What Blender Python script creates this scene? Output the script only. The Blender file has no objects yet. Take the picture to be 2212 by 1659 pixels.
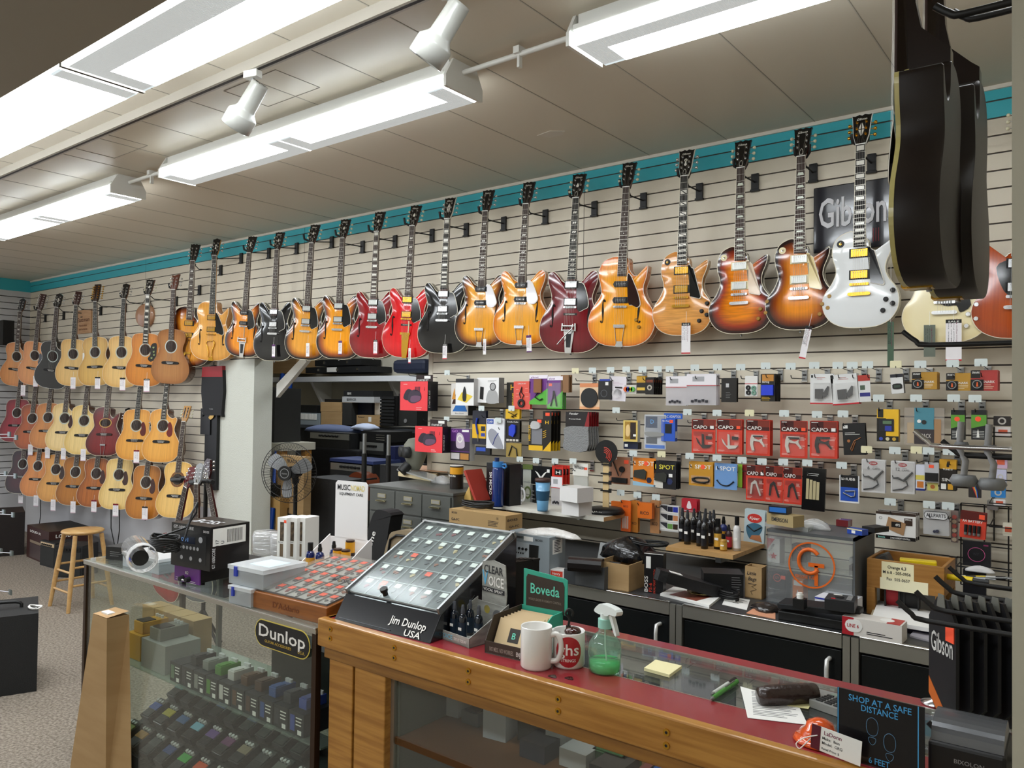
import bpy,bmesh,math,random
from mathutils import Vector,Matrix,Euler
random.seed(7)
SC=bpy.context.scene;COL=SC.collection;PI=math.pi
#  camera, world, exposure
F=1697.0;CX,CY=1106.0,829.5;YAW=math.radians(38.0);DW=4.05;HC=1.72
ROLL=.013;HY=837+.013*(CX+1071);PIT=math.atan((HY-CY)*math.cos(ROLL)/F)
_f0=Vector((-math.sin(YAW),math.cos(YAW),0));_r0=Vector((math.cos(YAW),math.sin(YAW),0));_u0=Vector((0,0,1))
FW=_f0*math.cos(PIT)+_u0*math.sin(PIT);_up=_u0*math.cos(PIT)-_f0*math.sin(PIT)
RT=_r0*math.cos(ROLL)+_up*math.sin(ROLL);UP=_up*math.cos(ROLL)-_r0*math.sin(ROLL)
CAM=Vector((0,-DW,HC))
cd=bpy.data.cameras.new('camera');cam=bpy.data.objects.new('camera',cd);COL.objects.link(cam)
cam.matrix_world=Matrix.Translation(CAM)@Matrix((RT,UP,-FW)).transposed().to_4x4()
cd.sensor_width=36;cd.lens=F/2212*36;cd.clip_start=.05;cd.clip_end=60
SC.camera=cam
SC.view_settings.view_transform='Standard';SC.view_settings.look='None';SC.view_settings.gamma=1
SC.view_settings.use_curve_mapping=False;SC.view_settings.exposure=0.55
wd=bpy.data.worlds.new('world');SC.world=wd;wd.use_nodes=True
wd.node_tree.nodes['Background'].inputs[0].default_value=(.85,.9,1,1)
wd.node_tree.nodes['Background'].inputs[1].default_value=1.15
def ray(px,py):return FW+RT*((px-CX)/F)-UP*((py-CY)/F)
def PY(px,py,y=0.):
 d=ray(px,py);t=(y-CAM.y)/d.y;return CAM+d*t
def PZ(px,py,z=0.):
 d=ray(px,py);t=(z-CAM.z)/d.z;return CAM+d*t
def PX(px,py,x=0.):
 d=ray(px,py);t=(x-CAM.x)/d.x;return CAM+d*t
#  materials
MATS={}
def lin(c):
 if isinstance(c,str):
  c=c.lstrip('#');c=[int(c[i:i+2],16)/255 for i in(0,2,4)]
 return tuple((x/12.92 if x<=.04045 else((x+.055)/1.055)**2.4)for x in c[:3])+(1,)
def mat(c,rough=.5,metal=0.,coat=0.,trans=0.,alpha=1.,emit=0.,ior=1.45,bump=None,noise=None):
 """plain procedural material; c is an sRGB hex string"""
 key=(c,rough,metal,coat,trans,alpha,emit,bump,noise)
 if key in MATS:return MATS[key]
 m=bpy.data.materials.new('finish_'+c.strip('#'));m.use_nodes=True
 nt=m.node_tree;b=nt.nodes['Principled BSDF']
 b.inputs['Base Color'].default_value=lin(c);b.inputs['Roughness'].default_value=rough
 b.inputs['Metallic'].default_value=metal;b.inputs['IOR'].default_value=ior
 b.inputs['Coat Weight'].default_value=coat;b.inputs['Coat Roughness'].default_value=.06
 b.inputs['Transmission Weight'].default_value=trans;b.inputs['Alpha'].default_value=alpha
 if emit:
  b.inputs['Emission Color'].default_value=lin(c);b.inputs['Emission Strength'].default_value=emit
 if noise:
  tc=nt.nodes.new('ShaderNodeTexCoord');mp=nt.nodes.new('ShaderNodeMapping');nz=nt.nodes.new('ShaderNodeTexNoise')
  rp=nt.nodes.new('ShaderNodeValToRGB')
  mp.inputs['Scale'].default_value=noise[2];nz.inputs['Scale'].default_value=noise[0];nz.inputs['Detail'].default_value=4
  rp.color_ramp.elements[0].color=lin(c);rp.color_ramp.elements[1].color=lin(noise[1])
  rp.color_ramp.elements[0].position=.35;rp.color_ramp.elements[1].position=.65
  nt.links.new(tc.outputs['Object'],mp.inputs[0]);nt.links.new(mp.outputs[0],nz.inputs[0])
  nt.links.new(nz.outputs[0],rp.inputs[0]);nt.links.new(rp.outputs[0],b.inputs['Base Color'])
 if bump:
  tc2=nt.nodes.new('ShaderNodeTexCoord');n2=nt.nodes.new('ShaderNodeTexNoise');bp=nt.nodes.new('ShaderNodeBump')
  n2.inputs['Scale'].default_value=bump[0];n2.inputs['Detail'].default_value=3;bp.inputs['Strength'].default_value=bump[1]
  bp.inputs['Distance'].default_value=.01
  nt.links.new(tc2.outputs['Object'],n2.inputs[0]);nt.links.new(n2.outputs[0],bp.inputs['Height']);nt.links.new(bp.outputs[0],b.inputs['Normal'])
 MATS[key]=m;return m
def glassmat(c='#ffffff',alpha=.12,rough=.02,f0=.035):
 key=('glass',c,alpha,rough,f0)
 if key in MATS:return MATS[key]
 m=bpy.data.materials.new('clear_pane');m.use_nodes=True;nt=m.node_tree
 for n in list(nt.nodes):nt.nodes.remove(n)
 o=nt.nodes.new('ShaderNodeOutputMaterial');mx=nt.nodes.new('ShaderNodeMixShader');t=nt.nodes.new('ShaderNodeBsdfTransparent')
 g=nt.nodes.new('ShaderNodeBsdfGlossy');d=nt.nodes.new('ShaderNodeBsdfDiffuse');m2=nt.nodes.new('ShaderNodeMixShader');lw=nt.nodes.new('ShaderNodeLayerWeight');pw=nt.nodes.new('ShaderNodeMath');fr=nt.nodes.new('ShaderNodeMath')
 t.inputs[0].default_value=lin(c);g.inputs['Roughness'].default_value=rough;d.inputs[0].default_value=lin(c)
 g.inputs[0].default_value=(1,1,1,1)
 pw.operation='POWER';pw.inputs[1].default_value=4.5;fr.operation='MULTIPLY_ADD';fr.inputs[1].default_value=.8 if f0>.02 else .3;fr.inputs[2].default_value=f0
 nt.links.new(lw.outputs['Facing'],pw.inputs[0]);nt.links.new(pw.outputs[0],fr.inputs[0]);m2.inputs[0].default_value=alpha
 nt.links.new(t.outputs[0],m2.inputs[1]);nt.links.new(d.outputs[0],m2.inputs[2])
 nt.links.new(fr.outputs[0],mx.inputs[0]);nt.links.new(m2.outputs[0],mx.inputs[1]);nt.links.new(g.outputs[0],mx.inputs[2])
 nt.links.new(mx.outputs[0],o.inputs[0]);MATS[key]=m;return m
BLK=mat('#141414',.45);GBLK=mat('#0a0a0b',.15,coat=.6);WHT=mat('#eeece6',.5);CHR=mat('#d8d8d8',.18,1.)
STL=mat('#9a9c9c',.35,.9);GLD=mat('#d9a742',.2,1.);PAPER=mat('#f2f1ec',.7);ORG=mat('#ff5a36',.6)
CARD=mat('#b39468',.8,noise=(3.,'#aa8a5e',(1,1,6)));CLR=glassmat('#f4f6f6',.10);CREAM=mat('#efe3b8',.5)
DGREY=mat('#2b2c2c',.5);INK=mat('#26262a',.6);RED=mat('#c81f2b',.5);GREYT=mat('#8b8b8b',.6)
#  mesh builder
class MB:
 def __init__(s):s.v=[];s.f=[];s.fm=[];s.fs=[];s.mats=[];s.M=Matrix.Identity(4);s.att=None
 def mi(s,m):
  if m not in s.mats:s.mats.append(m)
  return s.mats.index(m)
 def add(s,vs,fs,m,sm=False):
  b=len(s.v);s.v+=[tuple(s.M@Vector(p))for p in vs];i=s.mi(m)
  for f in fs:s.f.append([b+k for k in f]);s.fm.append(i);s.fs.append(sm)
  return s
 def box(s,cx,cy,cz,sx,sy,sz,m):
  x,y,z=sx/2,sy/2,sz/2
  vs=[(cx+a*x,cy+b*y,cz+c*z)for c in(-1,1)for b in(-1,1)for a in(-1,1)]
  return s.add(vs,[(0,2,3,1),(4,5,7,6),(0,1,5,4),(2,6,7,3),(0,4,6,2),(1,3,7,5)],m)
 def bx(s,x0,y0,z0,x1,y1,z1,m):return s.box((x0+x1)/2,(y0+y1)/2,(z0+z1)/2,abs(x1-x0),abs(y1-y0),abs(z1-z0),m)
 def prism(s,pts,z0,z1,m,ms=None,sm=False):
  n=len(pts);a=sum(pts[i][0]*pts[(i+1)%n][1]-pts[(i+1)%n][0]*pts[i][1]for i in range(n))
  if a<0:pts=pts[::-1]
  vs=[(p[0],p[1],z0)for p in pts]+[(p[0],p[1],z1)for p in pts]
  s.add(vs,[tuple(range(n-1,-1,-1)),tuple(range(n,2*n))],m)
  b=len(s.v)-2*n;i=s.mi(ms or m)
  for k in range(n):s.f.append([b+k,b+(k+1)%n,b+n+(k+1)%n,b+n+k]);s.fm.append(i);s.fs.append(sm)
  return s
 def ring(s,c,r0,r1,z0,z1,m,n=28,sy=1.):
  vs=[]
  for k in range(n):
   a=2*PI*k/n;ca,sa=math.cos(a),math.sin(a)*sy
   vs+=[(c[0]+r0*ca,c[1]+r0*sa,z1),(c[0]+r1*ca,c[1]+r1*sa,z1),(c[0]+r1*ca,c[1]+r1*sa,z0),(c[0]+r0*ca,c[1]+r0*sa,z0)]
  fs=[]
  for k in range(n):
   j=(k+1)%n
   for q in range(4):fs.append((4*k+q,4*k+(q+1)%4,4*j+(q+1)%4,4*j+q))
  return s.add(vs,fs,m)
 def cyl(s,p0,p1,r0,m,r1=None,n=12,sm=True,caps=True):
  p0,p1=Vector(p0),Vector(p1);r1=r0 if r1 is None else r1
  d=(p1-p0).normalized();a=d.orthogonal().normalized();b=d.cross(a)
  vs=[]
  for p,r in((p0,r0),(p1,r1)):
   for k in range(n):
    t=2*PI*k/n;vs.append(p+a*(r*math.cos(t))+b*(r*math.sin(t)))
  s.add(vs,[(k,(k+1)%n,n+(k+1)%n,n+k)for k in range(n)],m,sm)
  if caps:s.add(vs,[tuple(range(n-1,-1,-1)),tuple(range(n,2*n))],m)
  return s
 def tube(s,pts,r,m,n=6):
  pts=[Vector(p)for p in pts];R=[];up=None;vs=[]
  for i,p in enumerate(pts):
   d=(pts[min(i+1,len(pts)-1)]-pts[max(i-1,0)])
   d=d.normalized()if d.length>1e-9 else Vector((0,0,1))
   if up is None:up=d.orthogonal().normalized()
   a=(up-d*up.dot(d));a=a.normalized()if a.length>1e-6 else d.orthogonal().normalized();up=a;b=d.cross(a)
   rr=r[i]if isinstance(r,(list,tuple))else r
   for k in range(n):t=2*PI*k/n;vs.append(p+a*(rr*math.cos(t))+b*(rr*math.sin(t)))
  fs=[(i*n+k,i*n+(k+1)%n,(i+1)*n+(k+1)%n,(i+1)*n+k)for i in range(len(pts)-1)for k in range(n)]
  s.add(vs,fs,m,True);L=len(pts)-1
  s.add(vs,[tuple(range(n-1,-1,-1)),tuple(L*n+k for k in range(n))],m);return s
 def lathe(s,prof,c,m,n=24,axis='z',close=True):
  vs=[]
  for r,h in prof:
   for k in range(n):
    t=2*PI*k/n;a,b=r*math.cos(t),r*math.sin(t)
    vs.append({'z':(c[0]+a,c[1]+b,c[2]+h),'y':(c[0]+b,c[1]+h,c[2]+a),'x':(c[0]+h,c[1]+a,c[2]+b)}[axis])
  L=len(prof);fs=[(i*n+k,i*n+(k+1)%n,(i+1)*n+(k+1)%n,(i+1)*n+k)for i in range(L-1)for k in range(n)]
  s.add(vs,fs,m,True)
  if close:s.add(vs,[tuple(range(n-1,-1,-1)),tuple((L-1)*n+k for k in range(n))],m)
  return s
 def text(s,body,x,y,z,h,m,w=None,al='CENTER',rot=0.,ext=0.,shear=0.):
  """flat lettering on the local xy plane, cap height h, optionally fitted to width w"""
  vs,fs,(x0,y0,x1,y1)=glyphs(body,ext,shear)
  if not vs:return s
  sc=h/.7;sx=sc if w is None else w/max(x1-x0,1e-4)
  ox={'CENTER':(x0+x1)/2,'LEFT':x0,'RIGHT':x1}[al]
  c,q=math.cos(rot),math.sin(rot);out=[]
  for p in vs:
   a,b=(p[0]-ox)*sx,p[1]*sc
   out.append((x+a*c-b*q,y+a*q+b*c,z+p[2]*sc))
  return s.add(out,fs,m)
 def mesh(s,name):
  me=bpy.data.meshes.new(name);me.from_pydata(s.v,[],s.f)
  for m in s.mats:me.materials.append(m)
  me.polygons.foreach_set('material_index',s.fm);me.polygons.foreach_set('use_smooth',s.fs);me.update();return me
 def obj(s,name,parent=None,bevel=0.,label=None):
  o=bpy.data.objects.new(name,s.mesh(name));COL.objects.link(o)
  if parent:o.parent=parent
  if bevel:
   b=o.modifiers.new('bevel','BEVEL');b.width=bevel;b.segments=2;b.limit_method='ANGLE';b.angle_limit=.6
  if label:o['label']=label
  return o
GLY={}
def glyphs(body,ext=0.,shear=0.):
 k=(body,ext,shear)
 if k in GLY:return GLY[k]
 cu=bpy.data.curves.new('lettering','FONT');cu.body=body;cu.size=1;cu.extrude=ext;cu.resolution_u=2;cu.shear=shear
 cu.offset=.012
 o=bpy.data.objects.new('lettering',cu);COL.objects.link(o)
 dg=bpy.context.evaluated_depsgraph_get();me=bpy.data.meshes.new_from_object(o.evaluated_get(dg))
 vs=[tuple(v.co)for v in me.vertices];fs=[tuple(p.vertices)for p in me.polygons]
 bb=(min((v[0]for v in vs),default=0),min((v[1]for v in vs),default=0),max((v[0]for v in vs),default=1),max((v[1]for v in vs),default=1))
 bpy.data.objects.remove(o);bpy.data.curves.remove(cu);bpy.data.meshes.remove(me)
 GLY[k]=(vs,fs,bb);return GLY[k]
#  naming and placing
def tag(o,label,cat,group=None):
 o['label']=label;o['category']=cat
 if group:o['group']=group
 return o
def empty(name,label,cat,group=None):
 o=bpy.data.objects.new(name,None);o.empty_display_size=.05;COL.objects.link(o);return tag(o,label,cat,group)
RX=Matrix.Rotation(PI/2,4,'X')
def stand(o,p,yaw=0.,roll=0.,pitch=0.,s=1.):
 """local frame: x right, y up, z towards the viewer"""
 o.matrix_world=Matrix.Translation(Vector(p))@Matrix.Rotation(yaw,4,'Z')@RX@Matrix.Rotation(roll,4,'Z')@Matrix.Rotation(pitch,4,'X')@Matrix.Scale(s,4);return o
def lay(o,p,yaw=0.,s=1.):
 o.matrix_world=Matrix.Translation(Vector(p))@Matrix.Rotation(yaw,4,'Z')@Matrix.Scale(s,4);return o
def copy_tree(o,label=None):
 r=o.copy();COL.objects.link(r)
 if label:r['label']=label
 for ch in list(o.children):
  c=ch.copy();COL.objects.link(c);c.parent=r
  for g in ch.children:d=g.copy();COL.objects.link(d);d.parent=c
 return r
def smooth(pts,n=4,closed=True):
 out=[];L=len(pts)
 rng=range(L)if closed else range(L-1)
 for i in rng:
  if closed:p0,p1,p2,p3=pts[i-1],pts[i],pts[(i+1)%L],pts[(i+2)%L]
  else:p0,p1,p2,p3=pts[max(i-1,0)],pts[i],pts[i+1],pts[min(i+2,L-1)]
  for k in range(n):
   t=k/n
   out.append(tuple(.5*((2*b)+(-a+c)*t+(2*a-5*b+4*c-d)*t*t+(-a+3*b-3*c+d)*t*t*t)for a,b,c,d in zip(p0,p1,p2,p3)))
 if not closed:out.append(pts[-1])
 return out
def struct(mb,name,**k):
 o=mb.obj(name,**k);o['kind']='structure';return o
#  the room
XL,XR,YB=-10.9,1.25,-6.2;ZC=3.15;SP=.0786;ZT=3.005
wallp=mat('#ddd4c0',.42,bump=(60,.04));teal=mat('#3fb2bf',.4);slotm=mat('#4a423c',.7);plaster=mat('#d2d4ca',.8,bump=(140,.5))
lavender=mat('#c9c9cc',.7)
mb=MB();mb.bx(XL-.3,YB,-.05,XR,3.4,0,mat('#756b5f',.95,noise=(70.,'#a99d8e',(1,1,1)),bump=(220,.8)))
struct(mb,'floor')
mb=MB();cm=mat('#c8bfad',.42,bump=(7,.12));mb.bx(XL-.1,-2.735,ZC,XR,.06,ZC+.05,cm)
seam=mat('#8d877b',.6);seaml=mat('#bdb7aa',.6)
for i in range(21):
 x=-.768-.4667*i*1.0
 mb.bx(x-.004,-2.73,ZC-.0015,x,.0,ZC+.01,seaml);mb.bx(x,-2.73,ZC-.001,x+.003,.0,ZC+.01,seam)
for(x,y)in((-3.12,-1.9),(-4.6,-1.95)):
 mb.bx(x-.2,y-.12,ZC-.002,x+.2,y-.117,ZC+.01,seam);mb.bx(x-.2,y+.12,ZC-.002,x+.2,y+.123,ZC+.01,seam)
 mb.bx(x-.2,y-.12,ZC-.002,x-.197,y+.12,ZC+.01,seam);mb.bx(x+.2,y-.12,ZC-.002,x+.203,y+.12,ZC+.01,seam)
p=PZ(1190,290,ZC);mb.prism([(p.x-.07,p.y-.03),(p.x+.03,p.y-.05),(p.x+.09,p.y+.0),(p.x+.05,p.y+.04),(p.x-.03,p.y+.035)],ZC-.003,ZC+.01,mat('#cfc9bd',.8))
struct(mb,'ceiling')
mb=MB();mb.bx(XL-.1,YB,3.03,XR,-2.735,3.2,mat('#8d8576',.6,bump=(5,.1)));struct(mb,'trim_1')
def slats(mb,x0,x1,ztop,zbot,upto=None,m=wallp,full=True):
 """horizontal boards with a dark groove between them"""
 mb.bx(x0,.006,zbot,x1,.03,ztop,slotm)
 k0=-1
 edges=[ZT+SP]+[ZT-SP*i for i in range(0,40)]
 prev=ZC
 for e in edges:
  a,b=prev,e+.0036
  if a>zbot and b<ztop:
   aa,bb=min(a,ztop),max(b,zbot)
   if aa-bb>.004:mb.bx(x0,0,bb,x1,.012,aa,teal if b>ZT-.01 else m)
  prev=e-.0036
GX=[-6.55,-6.0,-3.9]
mb=MB();slats(mb,XL,GX[0],ZC,.686);mb.bx(XL,.002,0,GX[0],.03,.686,lavender)
slats(mb,GX[0],GX[2],ZC,2.055);slats(mb,GX[2],1.2,ZC,.2)
mb.bx(XL,-.012,ZC-.018,1.2,.0,ZC,mat('#ded9cd',.6))
for x in(-5.37,-2.62,-8.0):
 mb.bx(x-.0015,-.0006,2.06,x+.0015,.002,ZC,slotm)
struct(mb,'wall_back')
mb=MB();mb.bx(GX[0],-.03,0,GX[1],.16,2.055,plaster);mb.bx(GX[0]-.07,-.012,0,GX[0],.0,2.4,mat('#d8d6cd',.6));struct(mb,'trim_2')
mb=MB();mb.bx(GX[2]-.02,-.002,0,GX[2]+.02,.16,2.06,wallp);struct(mb,'trim_3')
mb=MB()
prev=ZT-.002
mb.bx(XL-.06,-1.9,0,XL-.03,.03,ZC+.05,slotm)
mb.bx(XL-.03,-1.9,ZT-.0,XL,0,ZC+.03,teal)
e=ZT-.0-.1
pz=ZT
for i in range(34):
 z1,z0=pz,pz-SP+.009
 if z0<.45:break
 mb.bx(XL-.03,-1.9,z0,XL,0,z1,lavender);pz-=SP
mb.bx(XL-.03,-1.9,0,XL,0,pz,lavender)
struct(mb,'wall_left')
mb=MB();mb.bx(1.2,YB,0,1.25,.03,ZC,wallp);struct(mb,'wall_right')
mb=MB();mb.bx(XL,YB-.05,0,1.25,YB,ZC,mat('#dedacf',.8))
struct(mb,'wall_front')
brw=mat('#c4bfae',.8)
mb=MB();mb.M=Matrix(((1,0,0,0),(0,0,1,.2),(0,1,0,0),(0,0,0,1)));mb.prism([(-6.0,1.72),(-6.0,1.84),(-5.66,2.06),(-5.54,2.06)],0,.04,WHT);struct(mb,'trim_4')
mb=MB();mb.bx(-11,3.3,0,-2.2,3.35,3.0,brw);struct(mb,'wall_storeroom_back')
mb=MB();mb.bx(-11.05,.16,0,-11,3.3,3.0,brw);struct(mb,'wall_storeroom_left')
mb=MB();mb.bx(-2.2,.16,0,-2.15,3.3,3.0,brw);struct(mb,'wall_storeroom_right')
mb=MB();mb.bx(-11,.06,3.0,-2.2,3.3,3.05,cm);struct(mb,'ceiling_storeroom')
mb=MB();mb.bx(GX[1],.03,2.055,GX[2],.06,3.0,brw);mb.bx(-11,.1,0,GX[0],.16,3,brw);mb.bx(GX[2]+.02,.06,0,-2.2,.16,3,brw);struct(mb,'wall_storeroom_front')
#  ceiling fixtures
def emat(s,c='#ffffff'):return mat(c,.4,emit=s)
LENS=emat(14,'#f6fbff');LENSD=emat(1.05,'#dfe6e6');FRM=mat('#dcdcd6',.4)
def ribbed(s0):
 m=bpy.data.materials.new('ribbed_diffuser');m.use_nodes=True;nt=m.node_tree;b=nt.nodes['Principled BSDF']
 b.inputs['Base Color'].default_value=lin('#c9ced0');b.inputs['Roughness'].default_value=.3
 b.inputs['Emission Color'].default_value=lin('#e9efef');b.inputs['Emission Strength'].default_value=s0
 tc=nt.nodes.new('ShaderNodeTexCoord');w=nt.nodes.new('ShaderNodeTexWave');w.inputs['Scale'].default_value=45;bp=nt.nodes.new('ShaderNodeBump')
 bp.inputs['Strength'].default_value=.6;bp.inputs['Distance'].default_value=.003
 nt.links.new(tc.outputs['Object'],w.inputs[0]);nt.links.new(w.outputs[1],bp.inputs['Height']);nt.links.new(bp.outputs[0],b.inputs['Normal']);return m
RIB=ribbed(.3);LSID=emat(7.,'#f6fbff');LSIC=emat(1.6,'#eef2f2')
def fixture(x0,x1,y0,y1,zb,label,cut=None,core=(.15,.75),drop=.0):
 """wrap-around fluorescent: white channel, end caps, prismatic lens sections with the lit tube band"""
 r=empty('ceiling_light',label,'light','fluorescent ceiling lights');xm=(x0+x1)/2;ym=(y0+y1)/2;lay(r,(xm,ym,zb))
 L=(x1-x0)/2;W=(y1-y0)/2;h=ZC-zb-drop
 b=MB();b.bx(-L+.01,-W*.62,.05,L-.01,W*.62,h,FRM);b.bx(-L+.012,-W*.95,.055,L-.012,W*.95,.075,FRM);b.obj('housing',r)
 for s in(-1,1):
  e=MB();e.prism([(-W,.0),(W,.0),(W,.05),(W*.62,h),(-W*.62,h),(-W,.05)],0,.014,FRM)
  o=e.obj('end_cap',r);o.matrix_local=Matrix.Translation((s*L-(.014 if s<0 else 0)+0,0,0))@Matrix(((0,0,1,0),(1,0,0,0),(0,1,0,0),(0,0,0,1)))
 cs=[-L+.012]+([c-xm for c in(cut or[])])+[L-.012]
 for a,bb in zip(cs,cs[1:]):
  d=MB();g=.006;a+=g;bb-=g
  prof=[(-W+.004,.055),(-W+.004,.012),(-W+.02,0),(-W+2*W*core[0],0),(-W+2*W*core[1],0),(W-.02,0),(W-.004,.012),(W-.004,.055)]
  for q in range(len(prof)-1):
   p0,p1=prof[q],prof[q+1];hot=q==3
   if hot:
    d.add([(a,p0[0],p0[1]),(a+.09,p0[0],0),(a+.09,p1[0],0),(a,p1[0],0)],[(0,1,2,3)],RIB)
    d.add([(bb-.09,p0[0],0),(bb,p0[0],0),(bb,p1[0],0),(bb-.09,p1[0],0)],[(0,1,2,3)],RIB)
    d.add([(a+.09,p0[0],0),(bb-.09,p0[0],0),(bb-.09,p1[0],0),(a+.09,p1[0],0)],[(0,1,2,3)],LENS)
   else:d.add([(a,p0[0],p0[1]),(bb,p0[0],p0[1]),(bb,p1[0],p1[1]),(a,p1[0],p1[1])],[(0,1,2,3)],(LSID if q>=5 else LSIC if q<2 else RIB))
  d.obj('lens',r)
 return r
fixture(-1.6,.8,-1.69,-1.455,3.02,'fluorescent light at the top right of the ceiling, above the red counter',cut=[-.4],core=(.4,.97))
fixture(-4.53,-2.225,-1.69,-1.455,3.02,'two-section fluorescent light in the middle of the ceiling, between two conduit runs',cut=[-3.374],core=(.04,.6))
fixture(-7.5,-5.13,-1.7,-1.47,3.02,'farthest fluorescent light, over the acoustic guitars',cut=[-6.3],core=(.04,.94))
fixture(-5.8,-3.36,-2.72,-2.38,3.03,'wide fluorescent light at the upper left edge beside the dark ceiling',core=(.02,.96))
fixture(-3.34,-.9,-2.72,-2.38,3.03,'wide fluorescent light nearest the camera beside the dark ceiling',core=(.42,.97))
for i,(x,y)in enumerate(((-5.2,-4.9),(-1.6,-4.9),(-8.6,-4.9),(-8.4,-3.4))):  # extra out-of-view fixtures, added to light the foreground
 fixture(x-1.2,x+1.2,y-.15,y+.15,2.93,'unseen fluorescent light added on the dark ceiling behind the camera',core=(.04,.96),drop=.12)
fixture(-5.6,-4.0,.9,1.1,2.9,'small fluorescent light on the storeroom ceiling near the doorway',core=(.05,.95),drop=.15)
fixture(-8.2,-5.8,1.7,1.93,2.9,'fluorescent light on the storeroom ceiling',core=(.05,.95),drop=.15)
for a,b,y in((-5.13,-4.53,-1.58),(-2.225,-1.6,-1.58)):
 m=MB();m.cyl((a,0,0),(b,0,0),.011,FRM,n=10);m.box((a+b)/2,0,.012,.03,.05,.028,FRM);m.box((a+b)/2,0,-.03,.012,.02,.05,FRM)
 tag(lay(m.obj('conduit'),(0,y,3.11)),'white conduit joining the %s pair of ceiling lights'%('left-hand' if a<-4 else 'right-hand'),'conduit','ceiling conduits')
m=MB();m.bx(-6.3,-.02,0,.8,.02,.045,mat('#a8a296',.42));m.bx(-6.3,-.007,-.0015,.8,.007,.01,mat('#0c0c0c',.5))
tag(lay(m.obj('light_track'),(0,-2.13,3.105)),'painted ceiling track with a dark slot carrying the two spotlights','light track')
def spot(px,py,x,label,yaw):
 r=empty('track_spotlight',label,'spotlight','grey track spotlights');lay(r,(x,-2.13,3.105),yaw)
 sg=mat('#a9aaa4',.3,coat=.4)
 b=MB();b.bx(-.035,-.018,-.03,.035,.018,0,FRM);b.bx(-.006,-.003,-.1,.006,.003,-.03,STL);b.obj('track_mount',r)
 h=MB();h.M=Matrix.Translation((0,0,-.115))@Matrix.Rotation(math.radians(38),4,'Y')
 h.lathe([(.0,.07),(.036,.07),(.037,.06),(.04,-.05),(.045,-.06),(.062,-.08),(.064,-.085),(.064,-.145),(.058,-.148),(.056,-.1),(.0,-.09)],(0,0,0),sg,n=28,close=False)
 h.obj('lamp_head',r)
 v=MB();v.M=h.M
 for k in range(6):v.cyl((.02*math.cos(k*PI/3),.02*math.sin(k*PI/3),.0701),(.02*math.cos(k*PI/3),.02*math.sin(k*PI/3),.0715),.003,BLK,n=8)
 v.obj('vent_holes',r)
spot(545,200,-2.92,'left of the two grey spotlights hanging from the ceiling track',math.radians(15))
spot(1010,60,-1.79,'right of the two grey spotlights, at the top of the picture',math.radians(15))
#  guitars
def sat(c):
 r=[int(c[i:i+2],16)/255 for i in(1,3,5)];g=sum(r)/3;return tuple(min(1,max(0,g+(x-g)*1.22))for x in r)
def lin2(c):return tuple((x/12.92 if x<=.04045 else((x+.055)/1.055)**2.4)for x in sat(c))+(1,)
def burst(c_in,c_mid,c_edge,p1=.18,p2=.5,flame=0.,rough=.12,grain=.25):
 """painted sunburst: colour runs with the distance from the body's edge stored on the body, wood figure on top"""
 key=('b',c_in,c_mid,c_edge,p1,p2,flame,rough,grain)
 if key in MATS:return MATS[key]
 m=bpy.data.materials.new('lacquered_top');m.use_nodes=True;nt=m.node_tree;b=nt.nodes['Principled BSDF']
 b.inputs['Roughness'].default_value=rough;b.inputs['Coat Weight'].default_value=.5 if rough<.3 else .08;b.inputs['Coat Roughness'].default_value=.05
 at=nt.nodes.new('ShaderNodeAttribute');at.attribute_name='inset'
 rp=nt.nodes.new('ShaderNodeValToRGB');e=rp.color_ramp.elements
 e[0].position=0;e[0].color=lin2(c_edge);e[1].position=p2;e[1].color=lin2(c_in)
 n=rp.color_ramp.elements.new(p1);n.color=lin2(c_mid);n=rp.color_ramp.elements.new(p1*.3);n.color=lin2(c_edge)
 tc=nt.nodes.new('ShaderNodeTexCoord');mp=nt.nodes.new('ShaderNodeMapping')
 w=nt.nodes.new('ShaderNodeTexNoise');w.inputs['Detail'].default_value=3
 if flame:mp.inputs['Scale'].default_value=(6,70,6);w.inputs['Scale'].default_value=1.3;w.inputs['Distortion'].default_value=.6
 else:mp.inputs['Scale'].default_value=(120,2.5,4);w.inputs['Scale'].default_value=1.2
 mx=nt.nodes.new('ShaderNodeMixRGB');mx.blend_type='MULTIPLY';mx.inputs[0].default_value=flame or grain
 r2=nt.nodes.new('ShaderNodeValToRGB');r2.color_ramp.elements[0].position=.35;r2.color_ramp.elements[1].position=.65
 r2.color_ramp.elements[0].color=(.35,.28,.2,1);r2.color_ramp.elements[1].color=(1.15,1.15,1.15,1)
 nt.links.new(tc.outputs['Object'],mp.inputs[0]);nt.links.new(mp.outputs[0],w.inputs[0]);nt.links.new(w.outputs[0],r2.inputs[0])
 nt.links.new(at.outputs['Fac'],rp.inputs[0]);nt.links.new(rp.outputs[0],mx.inputs[1]);nt.links.new(r2.outputs[0],mx.inputs[2])
 nt.links.new(mx.outputs[0],b.inputs['Base Color']);MATS[key]=m;return m
def mirror(h):return h+[(-x,y)for x,y in h[::-1]if abs(x)>1e-6]
OUT={}
OUT['dread']=smooth(mirror([(0,0),(.09,.004),(.155,.03),(.19,.08),(.199,.14),(.187,.2),(.158,.255),(.141,.3),(.140,.345),(.149,.40),(.146,.45),(.118,.49),(.06,.503),(0,.505)]),3)
OUT['audit']=smooth(mirror([(0,0),(.09,.004),(.152,.03),(.19,.08),(.2,.135),(.183,.2),(.146,.258),(.124,.3),(.126,.345),(.143,.39),(.147,.43),(.128,.475),(.075,.499),(0,.505)]),3)
_a=[(0,0),(.09,.004),(.152,.03),(.19,.08),(.2,.135),(.183,.2),(.146,.258),(.126,.3),(.126,.34),(.14,.38),(.142,.41),(.125,.425),(.095,.415),(.06,.43),(.035,.46),(.028,.503)]
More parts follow.
